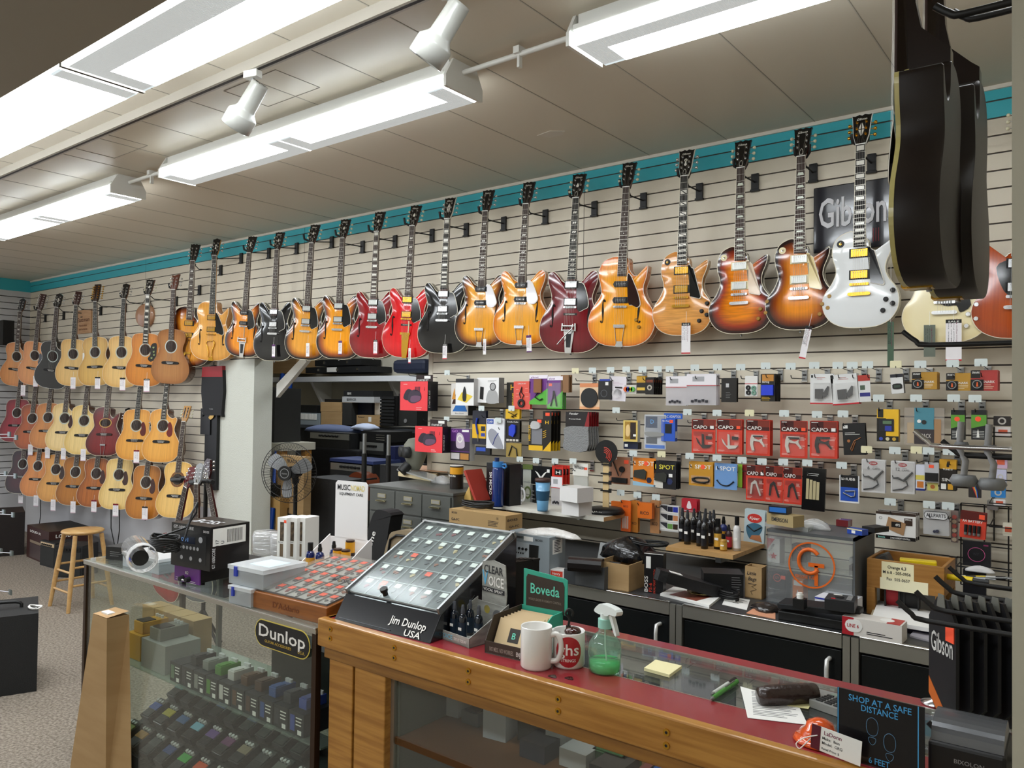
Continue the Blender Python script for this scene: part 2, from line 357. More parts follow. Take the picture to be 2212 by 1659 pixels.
OUT['cutaway']=smooth(_a+[(-.03,.505),(-.075,.499),(-.128,.475),(-.147,.43),(-.143,.39),(-.126,.345),(-.124,.3),(-.146,.258),(-.183,.2),(-.2,.135),(-.19,.08),(-.152,.03),(-.09,.004)],3)
OUT['arch']=smooth([(0,0),(.09,.004),(.162,.035),(.2,.09),(.207,.145),(.192,.205),(.155,.262),(.132,.305),(.13,.345),(.142,.385),(.148,.42),(.15,.455),(.138,.452),(.118,.42),(.085,.40),(.055,.415),(.036,.45),(.028,.505),(-.03,.515),(-.075,.512),(-.125,.49),(-.15,.445),(-.152,.405),(-.137,.35),(-.13,.305),(-.153,.262),(-.19,.205),(-.207,.145),(-.2,.09),(-.162,.035),(-.09,.004)],3)
OUT['semi']=smooth(mirror([(0,0),(.09,.004),(.158,.032),(.196,.085),(.206,.14),(.193,.2),(.16,.255),(.138,.295),(.133,.328),(.141,.36),(.154,.395),(.163,.43),(.16,.46),(.142,.478),(.118,.474),(.096,.454),(.076,.43),(.054,.414),(.028,.408)]),3)
OUT['single']=smooth([(0,0),(.07,.005),(.125,.03),(.158,.078),(.166,.13),(.152,.18),(.122,.222),(.108,.262),(.112,.3),(.124,.33),(.134,.36),(.138,.388),(.131,.396),(.114,.385),(.098,.364),(.076,.351),(.054,.35),(.038,.366),(.03,.41),(-.028,.447),(-.06,.447),(-.1,.425),(-.122,.38),(-.121,.33),(-.108,.285),(-.108,.25),(-.126,.208),(-.155,.165),(-.166,.125),(-.158,.075),(-.125,.03),(-.07,.005)],3)
OUT['horned']=smooth([(0,0),(.08,.006),(.14,.04),(.168,.1),(.16,.155),(.13,.2),(.112,.245),(.118,.29),(.14,.325),(.158,.36),(.163,.385),(.14,.385),(.108,.36),(.075,.335),(.045,.33),(.03,.35),(-.03,.36),(-.05,.345),(-.085,.36),(-.115,.39),(-.14,.425),(-.15,.42),(-.148,.37),(-.13,.31),(-.115,.255),(-.13,.2),(-.16,.155),(-.168,.1),(-.14,.04),(-.08,.006)],3)
HEADS={'book':[(-.021,0),(-.026,.02),(-.033,.045),(-.037,.1),(-.041,.14),(-.044,.148),(-.03,.145),(-.012,.151),(0,.145),(.012,.151),(.03,.145),(.044,.148),(.041,.14),(.037,.1),(.033,.045),(.026,.02),(.021,0)],'arch':[(-.021,0),(-.028,.02),(-.033,.05),(-.031,.1),(-.036,.145),(-.018,.148),(0,.156),(.018,.148),(.036,.145),(.031,.1),(.033,.05),(.028,.02),(.021,0)],'square':[(-.021,0),(-.03,.025),(-.033,.05),(-.035,.15),(.035,.15),(.033,.05),(.03,.025),(.021,0)],'peak':[(-.021,0),(-.036,.03),(-.034,.08),(-.037,.13),(-.02,.142),(0,.152),(.02,.142),(.037,.13),(.034,.08),(.036,.03),(.021,0)],'long':[(-.021,0),(-.033,.03),(-.035,.19),(.035,.19),(.033,.03),(.021,0)],'wave':[(-.021,0),(-.036,.02),(-.028,.06),(-.034,.1),(-.038,.14),(-.015,.134),(.015,.146),(.038,.15),(.03,.1),(.036,.06),(.03,.02),(.021,0)],}
def inset_body(mb,out,z0,z1,arch,mt,ms,mb_,yl=.13,yh=.3):
 """top built from rings that shrink towards the centre line; 'inset' runs 0 at the edge to 1 in the middle"""
 S=[1,.985,.96,.92,.86,.78,.66,.5,.3,.1];n=len(out);vs=[];at=[]
 a=sum(out[i][0]*out[(i+1)%n][1]-out[(i+1)%n][0]*out[i][1]for i in range(n))
 if a<0:out=out[::-1]
 for s in S:
  for(x,y)in out:
   cy=min(max(y,yl),yh);k=s
   vs.append((x*k,cy+(y-cy)*k,z1+arch*(1-s**3)*(1 if s<.99 else 1)));at.append(1-s)
 fs=[(r*n+k,r*n+(k+1)%n,(r+1)*n+(k+1)%n,(r+1)*n+k)for r in range(len(S)-1)for k in range(n)]
 b0=len(mb.v);mb.add(vs,fs,mt,True);L=(len(S)-1)*n
 mb.f.append([b0+L+k for k in range(n)]);mb.fm.append(mb.mi(mt));mb.fs.append(True)
 vb=[(x,y,z1)for x,y in out]+[(x,y,z0+.004)for x,y in out]+[(x*.985,.2+(y-.2)*.985,z0)for x,y in out]
 mb.add(vb,[(k+n,(k+1)%n+n,(k+1)%n,k)for k in range(n)]+[(k+2*n,(k+1)%n+2*n,(k+1)%n+n,k+n)for k in range(n)],ms,True)
 mb.add(vb[2*n:],[tuple(range(n-1,-1,-1))],mb_)
 mb.att=at+[0.]*(len(mb.v)-b0-len(at))
def band(mb,out,z,w,h,m):
 n=len(out);vs=[]
 for i,(x,y)in enumerate(out):
  px,py=out[i-1];qx,qy=out[(i+1)%n];tx,ty=qx-px,qy-py;l=math.hypot(tx,ty)or 1;nx,ny=ty/l,-tx/l
  vs+=[(x+nx*.0008,y+ny*.0008,z-h),(x+nx*.0008,y+ny*.0008,z+.0008),(x-nx*w,y-ny*w,z+.0012)]
 fs=[]
 for i in range(n):
  j=(i+1)%n
  fs+=[(3*i,3*j,3*j+1,3*i+1),(3*i+1,3*j+1,3*j+2,3*i+2)]
 mb.add(vs,fs,m,False)
FH=[(-.012,-.064,.0075),(-.014,-.052,.003),(-.006,-.048,.0034),(0,-.03,.0042),(.0005,0,.0075),(.001,.03,.0042),(.006,.048,.0034),(.014,.052,.003),(.012,.064,.0075)]
def fhole(mb,cx,cy,z,flip,m,s=1.):
 c=smooth([(-.016,-.058),(-.011,-.066),(-.003,-.062),(0,-.045),(.001,0),(.002,.045),(.006,.062),(.013,.066),(.018,.058)],4,False)
 L=[];R=[]
 for i,(x,y)in enumerate(c):
  a=c[max(i-1,0)];b=c[min(i+1,len(c)-1)];tx,ty=b[0]-a[0],b[1]-a[1];l=math.hypot(tx,ty)or 1
  w=.0022+.0042*max(0,1-abs(y)/.05)
  L.append((x-ty/l*w,y+tx/l*w));R.append((x+ty/l*w,y-tx/l*w))
 pts=L+R[::-1];fx=-1 if flip else 1
 mb.prism([(cx+fx*x*s,cy+y*s)for x,y in pts],z-.006,z,m)
 for(x,y)in((-.013,-.058),(.015,.058)):mb.cyl((cx+fx*x*s,cy+y*s,z-.006),(cx+fx*x*s,cy+y*s,z),.0055*s,m,n=12,sm=False)
PICKM={'c':CHR,'g':GLD,'n':mat('#b9bab5',.3,.9)}
MAHO=mat('#4a1d12',.25,coat=.5);ROSE=mat('#33201a',.7);EBON=mat('#100e0c',.7);PEARL=mat('#e9e6da',.25,coat=.5);GREENB=mat('#d9d5b6',.4,coat=.4)
FRET=mat('#c9c4b6',.3,.9);STRG=mat('#b8b5ae',.35,.9)
TUN={}
def tuner_mesh(kind,side):
 k=(kind,side)
 if k in TUN:return TUN[k]
 bm_={'cream':GREENB,'chrome':CHR,'gold':GLD,'black':BLK}[kind];pm=GLD if kind=='gold' else CHR
 t=MB();t.cyl((0,0,0),(0,0,.012),.0035,pm,n=10);t.cyl((0,0,0),(0,0,.0025),.006,pm,n=12)
 t.cyl((side*.0,0,-.018),(side*.03,0,-.018),.0018,pm,n=6)
 t.lathe([(.001,0),(.0065,.002),(.0085,.008),(.0075,.013),(.002,.016)],(side*.028,0,-.018),bm_,n=12,axis='x')if side>0 else t.lathe([(.002,-.016),(.0075,-.013),(.0085,-.008),(.0065,-.002),(.001,0)],(side*.028,0,-.018),bm_,n=12,axis='x')
 TUN[k]=t.mesh('tuner');return TUN[k]
def headmark(mb,style,y0,z,m,txt):
 if txt:mb.text(txt,0,y0+.122,z,.011,m,w=.045,rot=.0,shear=.25)
 if style=='diamond':
  for s in(1,-1):
   mb.prism([(0-.002*1,y0+.075+s*.002),(-.013,y0+.075+s*.002),(-.002,y0+.075+s*.034)],z-.0003,z,m);mb.prism([(.002,y0+.075+s*.002),(.013,y0+.075+s*.002),(.002,y0+.075+s*.034)],z-.0003,z,m)
 if style=='crown':
  mb.prism([(-.006,y0+.066),(-.009,y0+.078),(-.004,y0+.084),(0,y0+.094),(.004,y0+.084),(.009,y0+.078),(.006,y0+.066)],z-.0003,z,m)
 if style=='torch':
  mb.ring((0,y0+.09),.004,.009,z-.0003,z,m,14);mb.prism([(-.008,y0+.062),(0,y0+.056),(.008,y0+.062),(.003,y0+.08),(-.003,y0+.08)],z-.0003,z,m)
GTAIL=0
def guitar(name,label,bot,head,yaw,shape,cols,depth=-.18,hd=None,group=None,L=None,hs='book',hcol=None,txt='',mark=None,tun='cream',inlay='dot',board=None,bind='#efe6cc',t=.045,arch=.010,pick='c',pk='hum',tail='stop',pg=None,fh=False,knobs=None,sound=None,flame=0.,side=None,cover=None,vol=True,rough=.12,bridge=True,sticker=None,place=None,elec=True,bp1=.26,bp2=.6,grain=.25,slothead=False,hcover=True,hbind=None,strings=6):
 """bot and head are the body's bottom and the top of the headstock as seen; they fix the hanging height, size and slant"""
 LN={'dread':1.02,'audit':1.02,'cutaway':1.02,'arch':1.06,'semi':1.055,'single':1.0,'horned':1.0}[shape]
 HL={'long':.19}.get(hs,.15);LN=LN+HL-.15
 out=OUT[shape];nut=LN-HL;r=empty(name,label,'guitar',group)
 if place:stand(r,*place)
 else:
  B=PY(*bot,depth);Hh=PY(*head,depth if hd is None else hd);d=Hh-B;ya=math.radians(yaw)
  if hd is not None:q=hd-depth;d=Vector((-math.tan(ya)*q,q,d.z))
  sc=d.length/LN;e=Matrix.Rotation(-ya,4,'Z')@d
  stand(r,B,ya,math.atan2(-e.x,e.z),-math.atan2(e.y,e.z),sc)
 top=burst(*cols,bp1,bp2,flame,rough,grain);sm_=mat(side or cols[2],.18,coat=.5)if not place else mat(side,.45)
 b=MB();inset_body(b,out,-t,0,arch,top,sm_,sm_,yh=.3);me=b.mesh('body')
 a=me.attributes.new('inset','FLOAT','POINT');a.data.foreach_set('value',b.att+[0.]*(len(me.vertices)-len(b.att)))
 bo=bpy.data.objects.new('body',me);COL.objects.link(bo);bo.parent=r
 if bind:
  bb=MB();bm_=mat(bind,.35,coat=.3);band(bb,out,0,.0018,.009 if place else .003,bm_)
  if shape in('semi','arch','single')and t>.04 and not place:band(bb,out,-t+.005,.0,.003,bm_)
  bb.obj('binding',r)
 if shape=='single':ye,yb=.375,.2
 elif shape=='horned':ye,yb=.345,.175
 elif shape=='semi':ye,yb=.43,.265
 elif shape=='arch':ye,yb=.40,.225
 else:ye,yb=.405,.195
 if shape in('semi',)and pk=='dog':ye=.40
 zb=arch+.006;wn,we=.0215,.028
 nk=MB();nm=mat(side or '#4a1d12',.25,coat=.4)
 jb={'single':.42,'semi':.40,'arch':.45,'horned':.33}.get(shape,.5)
 nk.add([(-we,jb-.03,zb-.004),(we,jb-.03,zb-.004),(wn,nut,zb-.004),(-wn,nut,zb-.004),(-we*.8,jb-.03,zb-.045 if shape not in('dread','audit','cutaway')else-.06),(we*.8,jb-.03,zb-.045 if shape not in('dread','audit','cutaway')else-.06),(wn*.75,nut,zb-.02),(-wn*.75,nut,zb-.02),(we*.75,jb+.06,zb-.026),(-we*.75,jb+.06,zb-.026)],[(0,1,2,3),(1,5,8,6,2),(4,0,3,7,9),(7,6,8,9),(9,8,5,4),(4,5,1,0),(3,2,6,7)],nm)
 if place:nk.add([(sx*we*.8,y,z)for sx in(-1,1)for y,z in((.50,zb-.04),(.68,zb-.04),(.60,zb-.055),(.555,-t*.8),(.54,-t*.98),(.50,-t*.98))],[(0,1,2,3,4,5),(11,10,9,8,7,6),(0,6,7,1),(1,7,8,2),(2,8,9,3),(3,9,10,4),(4,10,11,5)],nm);nk.add([(sx*wn*.9,y,z)for sx in(-1,1)for y,z in((.5,zb-.006),(nut,zb-.006),(nut,zb-.03),(.5,zb-.052))],[(0,1,2,3),(7,6,5,4),(3,2,6,7),(1,5,6,2)],nm)
 nk.obj('neck',r)
 fb=MB();bd=EBON if board=='e' else ROSE
 def ww(y):return we+(wn-we)*(y-ye)/(nut-ye)
 fb.add([(-we,ye,zb),(we,ye,zb),(wn,nut,zb),(-wn,nut,zb),(-we,ye,zb-.0055),(we,ye,zb-.0055),(wn,nut,zb-.0055),(-wn,nut,zb-.0055)],[(0,1,2,3),(0,4,5,1),(2,6,7,3),(1,5,6,2),(3,7,4,0)],bd)
 if bind:
  for sgn in(-1,1):fb.add([(sgn*we,ye,zb+.0002),(sgn*(we-.0016),ye,zb+.0002),(sgn*(wn-.0016),nut,zb+.0002),(sgn*wn,nut,zb+.0002)],[(0,1,2,3)if sgn<0 else(3,2,1,0)],mat(bind,.35,coat=.3))
 SL=nut-yb;fy=[nut-SL*(1-2**(-k/12))for k in range(0,23)]
 for k in range(1,23):
  if fy[k]>ye+.002:fb.box(0,fy[k],zb+.0005,2*ww(fy[k])-.002,.0011,.0012,FRET)
 fb.box(0,nut,zb+.0008,2*wn,.004,.004,PAPER)
 for k in(1,3,5,7,9,12,15,17,19,21):
  if fy[k]<ye+.006 or(k==1 and inlay!='block'):continue
  y0,y1=fy[k],fy[k-1];c=(y0+y1)/2;h=(y1-y0)*.62/2;w=ww(c)*.72;z=zb+.0004
  if inlay=='dot':
   for x in((-w*.6,w*.6)if k==12 else(0,)):fb.prism([(x+.003*math.cos(q*PI/4),c+.003*math.sin(q*PI/4))for q in range(8)],z-.001,z,PEARL)
  elif inlay=='block':fb.bx(-w,c-h,z-.001,w,c+h,z,PEARL)
  elif inlay=='trap':fb.prism([(-w*.95,c-h*.7),(w*.95,c-h*.7),(w*.7,c+h*.7),(-w*.7,c+h*.7)],z-.001,z,mat('#d5dccb',.25,coat=.5))
  elif inlay=='para':[fb.prism([(-w*.7+o,c-h*.6),(-w*.15+o,c-h*.6),(w*.0+o,c+h*.6),(-w*.5+o,c+h*.6)],z-.001,z,PEARL)for o in(0,w*.75)]
  elif inlay=='split':
   fb.prism([(-w,c-h),(w*.5,c-h),(-w,c+h)],z-.001,z,PEARL);fb.prism([(w,c+h),(w,c-h*.9),(-w*.6,c+h)],z-.001,z,PEARL)
  elif inlay=='small':fb.prism([(0,c-h*.5),(w*.35,c),(0,c+h*.5),(-w*.35,c)],z-.001,z,PEARL)
 fb.obj('fingerboard',r)
 hd=MB();HM=Matrix.Translation((0,nut,zb-.002))@Matrix.Rotation(math.radians(-12),4,'X')
 hd.M=HM;hp=HEADS[hs];hm=GBLK if hcol is None else mat(hcol,.25,coat=.4);hpt=hp
 hd.prism(hpt,-.015,0,hm,nm if hcol is None else None)
 if hbind:hd.prism([(x*1.06,y*1.012)for x,y in hp],-.011,-.0008,mat(hbind,.4))
 headmark(hd,mark,0,.0006,PEARL,txt)
 if slothead:
  for sgn in(-1,1):hd.bx(sgn*.009,.035,.0002,sgn*.02,.135,.0008,mat('#2a1a10',.6))
 elif elec and hcover:hd.prism([(-.008,.008),(.008,.008),(.009,.022),(.004,.036),(0,.04),(-.004,.036),(-.009,.022)],0,.0016,mat('#e7e3d6',.4)if shape!='arch' else GBLK);hd.prism([(-.0065,.01),(.0065,.01),(.0075,.022),(.003,.034),(0,.0375),(-.003,.034),(-.0075,.022)],0,.002,GBLK)
 hdo=hd.obj('headstock',r)
 nt_=6 if hs=='long' else 3
 for sgn in(-1,1):
  for k in range(nt_):
   tx=.02 if hs!='long' else .022;ty=.048+k*.031 if nt_==3 else .04+k*.025
   o=bpy.data.objects.new('tuner',tuner_mesh(tun,sgn));COL.objects.link(o);o.parent=hdo;o.matrix_local=HM@Matrix.Translation((sgn*tx,ty,0))
 st=MB();zt=zb+.006;yt={'stop':yb-.045,'pin':yb-.004}.get(tail,.12)
 for k in range(6):
  x0=(-2.5+k)*.0102;x1=(-2.5+k)*.0068
  st.tube([(x0,yt,zt+.002),(x0,yb,zt+.004),(x1,nut,zb+.0025)],.00035+.00015*(5-k)/5,STRG,4)
 for k in range(6):st.tube([((-2.5+k)*.0068,nut,zb+.0025),(-.018 if k<3 else .018,nut+.05+(k if k<3 else 5-k)*.028,-.004)],.0005,STRG,4)
 st.obj('strings',r)
 zs=arch+.001
 if elec:
  zs=arch*.97
  pys={'single':(.345,.245),'horned':(.315,.215),'semi':(.398,.297),'arch':(.37,.268)}[shape]
  if pk=='dog':pys=(pys[0]-.015,pys[1]-.005)
  pcs=list(pick)*2 if len(pick)==1 else list(pick)
  for i,py_ in enumerate(pys[:1]if pk=='one' else pys):
   p=MB()
   if pk=='dog':
    p.prism([(-.052,py_),(-.043,py_-.017),(.043,py_-.017),(.043,py_+.017),(-.043,py_+.017)],zs-.004,zs+.006,BLK);p.bx(-.036,py_-.014,zs,.036,py_+.014,zs+.011,BLK)
    for k in range(6):p.cyl(((-2.5+k)*.0102,py_,zs+.011),((-2.5+k)*.0102,py_,zs+.012),.0022,CHR,n=8)
   else:
    rm={'white':CREAM,'w':CREAM}.get(cover,BLK);p.bx(-.045,py_-.022,zs-.004,.045,py_+.022,zs+.004,rm)
    pm=PICKM[pcs[i]];p.bx(-.036,py_-.018,zs,.036,py_+.018,zs+.010,pm)
    for k in range(6):p.cyl(((-2.5+k)*.0102,py_+.01,zs+.010),((-2.5+k)*.0102,py_+.01,zs+.0115),.002,STL,n=8)
   p.obj('pickup',r,bevel=.0015)
  hw={'g':GLD}.get(pick[0],CHR)
  br=MB();br.bx(-.04,yb-.006,zs-.002,.04,yb+.006,zs+.010,hw)
  for sgn in(-1,1):br.cyl((sgn*.036,yb,zs-.004),(sgn*.036,yb,zs+.012),.0065,hw,n=12)
  for k in range(6):br.box((-2.5+k)*.0102,yb,zs+.011,.006,.011,.003,STL if hw is CHR else hw)
  br.obj('bridge',r)
  tl=MB()
  if tail=='stop':
   y=yb-.045;tl.prism([(-.048,y-.004),(-.04,y-.008),(.04,y-.008),(.048,y-.004),(.048,y+.004),(.04,y+.008),(-.04,y+.008),(-.048,y+.004)],zs+.001,zs+.013,hw)
   for sgn in(-1,1):tl.cyl((sgn*.042,y,zs-.004),(sgn*.042,y,zs+.0145),.0075,hw,n=12)
  elif tail in('trap','rope'):
   ty=.115
   if tail=='trap':
    tl.bx(-.035,ty-.01,zs+.004,.035,ty+.008,zs+.012,hw)
    for sgn in(-1,1):tl.tube([(sgn*.03,ty,zs+.006),(sgn*.018,.012,.006),(sgn*.018,-.002,-.004)],.0022,hw,6)
   else:
    for sgn in(-1,1):tl.tube(smooth([(0,.165),(sgn*.02,.17),(sgn*.038,.15),(sgn*.032,.12),(sgn*.022,.09),(sgn*.016,.05),(sgn*.02,.025)],4,False)and[(x,y,zs+.008)for x,y in smooth([(0,.165),(sgn*.02,.17),(sgn*.038,.15),(sgn*.032,.12),(sgn*.022,.09),(sgn*.016,.05),(sgn*.02,.025)],4,False)],.0045,hw,6)
   tl.prism([(-.024,-.002),(.024,-.002),(.018,.028),(-.018,.028)],.001,.008,hw);tl.bx(-.018,-.004,-t*.6,.018,0,.006,hw)
  elif tail=='bigsby':
   tl.cyl((-.04,.155,zs+.012),(.04,.155,zs+.012),.006,hw,n=12)
   for sgn in(-1,1):tl.prism([(sgn*.04,.125),(sgn*.048,.125),(sgn*.046,.17),(sgn*.036,.17)],zs,zs+.014,hw)
   tl.cyl((-.045,.13,zs+.010),(.045,.13,zs+.010),.005,hw,n=12)
   tl.prism([(-.034,.13),(.034,.13),(.024,.04),(.02,-.003),(-.02,-.003),(-.024,.04)],zs-.002,zs+.006,hw)
   tl.prism([(-.017,.11),(.017,.11),(.013,.03),(-.013,.03)],zs+.005,zs+.0068,BLK);tl.bx(-.02,-.004,-t*.6,.02,0,.006,hw)
   tl.tube([(.03,.165,zs+.02),(.03,.14,zs+.026),(-.01,.1,zs+.03),(-.06,.045,zs+.03)]if label.count('arm')else[(.03,.165,zs+.02),(.033,.2,zs+.026),(.036,.27,zs+.03)],.0038,hw,8)
  elif tail=='plate':
   tl.bx(-.04,.155,zs-.002,.04,.172,zs+.012,hw);tl.prism([(-.03,.155),(.03,.155),(.026,.06),(.018,-.003),(-.018,-.003),(-.026,.06)],zs-.002,zs+.005,hw)
   tl.tube([(.03,.17,zs+.015),(.035,.2,zs+.02),(.036,.25,zs+.022)],.004,CREAM,8)
  if tail in('plate','bigsby')and shape=='semi' and pick[0]!='c2':
   if tail=='plate' or 'arm' in label:tl.bx(-.044,.218,zs,.044,.232,zs+.0015,GBLK);tl.text('CUSTOM MADE' if 'arm' in label else 'CUSTOM',0,.222,zs+.002,.006,PEARL,w=.06)
  tl.obj('tailpiece',r)
  if fh:
   for sgn in(-1,1):
    f=MB();fx,fyy=(sgn*.118,.215)if shape=='semi' else(sgn*.112,.2)
    fhole(f,0,0,0,sgn>0,mat('#120d0a',.8));o=f.obj('f_hole',r);o.matrix_local=Matrix.Translation((fx,fyy,arch*.8+.0025))@Matrix.Rotation(sgn*-.08,4,'Z')@Matrix.Rotation(sgn*.035,4,'Y')
  kn=knobs if knobs is not None else[]
  for(x,y,c)in kn:
   k=MB();k.lathe([(.0115,0),(.0115,.002),(.0095,.012),(.0085,.0135)],(x,y,arch*.55),{'b':BLK,'a':mat('#b5862c',.2,coat=.6,trans=.2),'s':CHR,'g':GLD}[c],n=20);k.obj('knob',r)
  if vol and shape=='single':
   sw=MB();sw.ring((-.085,.395),.006,.017,arch*.4,arch*.4+.0025,BLK if pick[0]=='g' else CREAM,24);sw.cyl((-.085,.395,arch*.4),(-.085,.395,arch*.4+.006),.006,hw);sw.cyl((-.085,.395,arch*.4+.006),(-.083,.398,arch*.4+.016),.003,CREAM,n=8);sw.obj('toggle_switch',r)
  if pg:
   g=MB();pz=zs+.004;pm=mat(pg[0],.12,coat=.5)
   if pg[1]=='lp':pp=[(.0,.372),(.05,.372)if 0 else(.03,.372),(.062,.35),(.105,.2),(.098,.192),(.048,.205),(.045,.232),(.045,.37)][1:]
   elif pg[1]=='semi':pp=smooth([(.034,.4),(.05,.408),(.08,.395),(.108,.32),(.112,.27),(.09,.255),(.046,.25)],3)
   elif pg[1]=='short':pp=smooth([(.034,.4),(.055,.41),(.08,.39),(.115,.315),(.118,.285),(.09,.262),(.046,.28)],3)
   elif pg[1]=='arch':pp=smooth([(.034,.4),(.05,.405),(.075,.36),(.102,.3),(.118,.24),(.1,.222),(.07,.235),(.046,.25)],3)
   elif pg[1]=='sg':pp=smooth([(.0,.34),(.06,.33),(.1,.29),(.08,.23),(.1,.16),(.06,.13),(.045,.16),(.0,.16),(-.05,.2),(-.08,.3),(-.04,.33)],3)
   g.prism(pp,pz-.003,pz,pm)
   if pg[1]!='sg':g.prism([(x*1.03+.0005,.3+(y-.3)*1.03)for x,y in pp],pz-.003,pz-.0012,mat('#efe9da',.4))
   g.obj('pickguard',r)
 else:
  sy=.345 if shape!='x' else .34;sh=MB();rx,ry=(.05,.05)if sound!='oval' else(.056,.036)
  dk=mat('#2a1a12',.7)if sound!='dark' else mat('#1a120e',.8)
  n=32;sh.prism([(rx*math.cos(2*PI*k/n),sy+ry*math.sin(2*PI*k/n))for k in range(n)],-.002,arch+.0012,dk);sh.obj('soundhole',r)
  ro=MB();rc={'wood':'#7a4a22','pearl':'#b9c4bd','gold':'#c8a347'}.get(sound if sound in('wood','pearl')else('gold' if sound=='oval' else 'pearl'),'#b9c4bd')
  ro.ring((0,sy),rx+.005,rx+(.022 if sound=='wood' else .014),arch,arch+.0009,mat(rc,.35),36,1 if sound!='oval' else .72);ro.ring((0,sy),rx+.001,rx+.003,arch,arch+.001,EBON,36,1 if sound!='oval' else .68);ro.obj('rosette',r)
  bz=arch
  br=MB();br.prism(smooth([(-.085,yb-.012),(-.04,yb-.014),(0,yb-.018),(.04,yb-.014),(.085,yb-.012),(.085,yb+.008),(.04,yb+.012),(0,yb+.013),(-.04,yb+.012),(-.085,yb+.008)],2),bz,bz+.008,EBON if tail=='pin' else ROSE)
  br.box(0,yb+.004,bz+.010,.074,.003,.006,PAPER)
  for k in range(6):br.cyl(((-2.5+k)*.0105,yb-.007,bz+.008),((-2.5+k)*.0105,yb-.007,bz+.0105),.003,PAPER,n=8)
  br.obj('bridge',r)
  if tail=='trap':
   tl=MB();tl.bx(-.03,.105,arch+.006,.03,.12,arch+.012,STL)
   for sgn in(-1,1):tl.tube([(sgn*.026,.11,arch+.008),(sgn*.016,.01,arch+.005)],.002,STL)
   tl.obj('tailpiece',r)
  if pg:
   g=MB();g.prism(smooth([(.052,.36),(.075,.38),(.098,.34),(.108,.29),(.1,.25),(.07,.24),(.045,.275),(.058,.31)],3)if pg[1]!='big' else smooth([(.052,.36),(.07,.405),(.115,.41),(.12,.33),(.11,.265),(.06,.235),(.03,.265),(.055,.3)],3),arch,arch+.0014,mat(pg[0],.15,coat=.5));
   if pg[1]=='big':
    for(x,y)in((.085,.37),(.09,.33),(.07,.27),(.095,.3)):g.prism(smooth([(x-.01,y),(x-.004,y+.012),(x,y+.003),(x+.006,y+.012),(x+.01,y),(x,y-.008)],2),arch,arch+.002,mat('#8a9a62',.4))
   g.obj('pickguard',r)
 p=MB();p.lathe([(.004,0),(.003,.006),(.0065,.012),(.0055,.015)],(0,-.0,-t*.5),hwm(elec),n=12,axis='y')
 o=p.obj('strap_button',r);o.matrix_local=Matrix.Translation((0,.003,-t*.5))@Matrix.Rotation(PI,4,'X')@Matrix.Translation((0,0,t*.5))
 return r
def hwm(e):return STL if e else BLK
def hanger(px,py,xb,wall=0.,label='',reach=None,depth=-.18,group='slatwall guitar hangers'):
 """yoke seen at px,py; bracket plate on the boards at column xb"""
 y=PY(px,py,depth+.028);r=empty('guitar_hanger',label,'hanger',group)
 z=y.z;bxx=PY(xb,py+30,-.01).x
 kz=ZT-SP*round((ZT-(z-.01))/SP)
 stand(r,(bxx,-.002,kz-.035));b=MB();b.bx(-.02,-.045,.0,.02,.045,.014,BLK);b.bx(-.024,-.05,.0,.024,-.038,.02,BLK);b.bx(-.017,.04,-.008,.017,.048,.006,BLK);b.obj('bracket',r,bevel=.002)
 a=MB();dx=y.x-bxx;dz=z-(kz-.035);ly=-(depth+.028)
 a.tube([(0,0,.01),(dx*.85,dz*.3-.01,ly*.75),(dx,dz-.015,ly-.012)],.0045,BLK,8);a.obj('arm',r)
 q=MB();
 q.tube([(dx-.036,dz+.035,ly+.018),(dx-.033,dz-.003,ly+.012),(dx-.012,dz-.016,ly-.012),(dx+.012,dz-.016,ly-.012),(dx+.033,dz-.003,ly+.012),(dx+.036,dz+.035,ly+.018)],.0085,BLK,8);q.obj('yoke',r)
 return r
def price_tag(px,py,label,w=.033,h=.085,c='#f2eef0',head='#3b2a3f',foot='#c9a7b5',depth=-.21,slant=0.,string=.06,yaw=10,used=None):
 p=PY(px,py,depth);r=stand(empty('price_tag',label,'tag','price tags on the guitars'),p,math.radians(yaw),slant)
 t=MB();t.bx(-w/2,-h,-.0004,w/2,0,.0004,mat(c,.7));t.bx(-w/2,-.016,.0004,w/2,0,.0007,mat(head,.6));
 t.bx(-w/2,-h,.0004,w/2,-h+.007,.0007,mat(foot,.6))
 if used:t.text(used,0,-.0125,.0009,.007,PAPER,w=w*.7)
 t.text('LaDonna Wagoner Music',w*.22,-.05,.0007,.004,mat('#7c2a4a',.6),w=h*.6,rot=PI/2)
 for k in range(3):t.text(('Make: Semi','Model: 335','Retail Price')[k],-w*.3+k*w*.17,-.05,.0007,.0028,INK,w=h*.5,rot=PI/2)
 t.obj('card',r);s=MB();s.tube([(0,-.003,.001),(.001,string*.6,-.002),(0,string,-.004)],.0009,PAPER,4);s.obj('string',r);return r
SB=('#e0932a','#8a4a16','#150a06');NAT=('#dba65c','#dca75d','#d29a50');CHERRY=('#a5121c','#980e18','#8a0c16')
K4=[(.112,.125,'b'),(.14,.165,'b'),(.1,.075,'b'),(.14,.105,'b')]
K4a=[(.108,.12,'a'),(.142,.155,'a'),(.098,.072,'a'),(.135,.1,'a')]
sm=dict(fh=True,t=.045,pg=('#141414','semi'),txt='Gibson')
GE='electric guitars along the top of the wall';GA1='acoustic guitars in the top row'
guitar('archtop_guitar','brown sunburst archtop at the left end of the electric guitars',(405,791),(420,525.8),28,'arch',('#d99a3c','#8a4a1a','#2a120a'),group=GE,hs='book',txt='',mark=None,tun='chrome',inlay='para',t=.085,pick='g',fh=True,tail='trap',bp1=.22,bp2=.5,hcover=False)
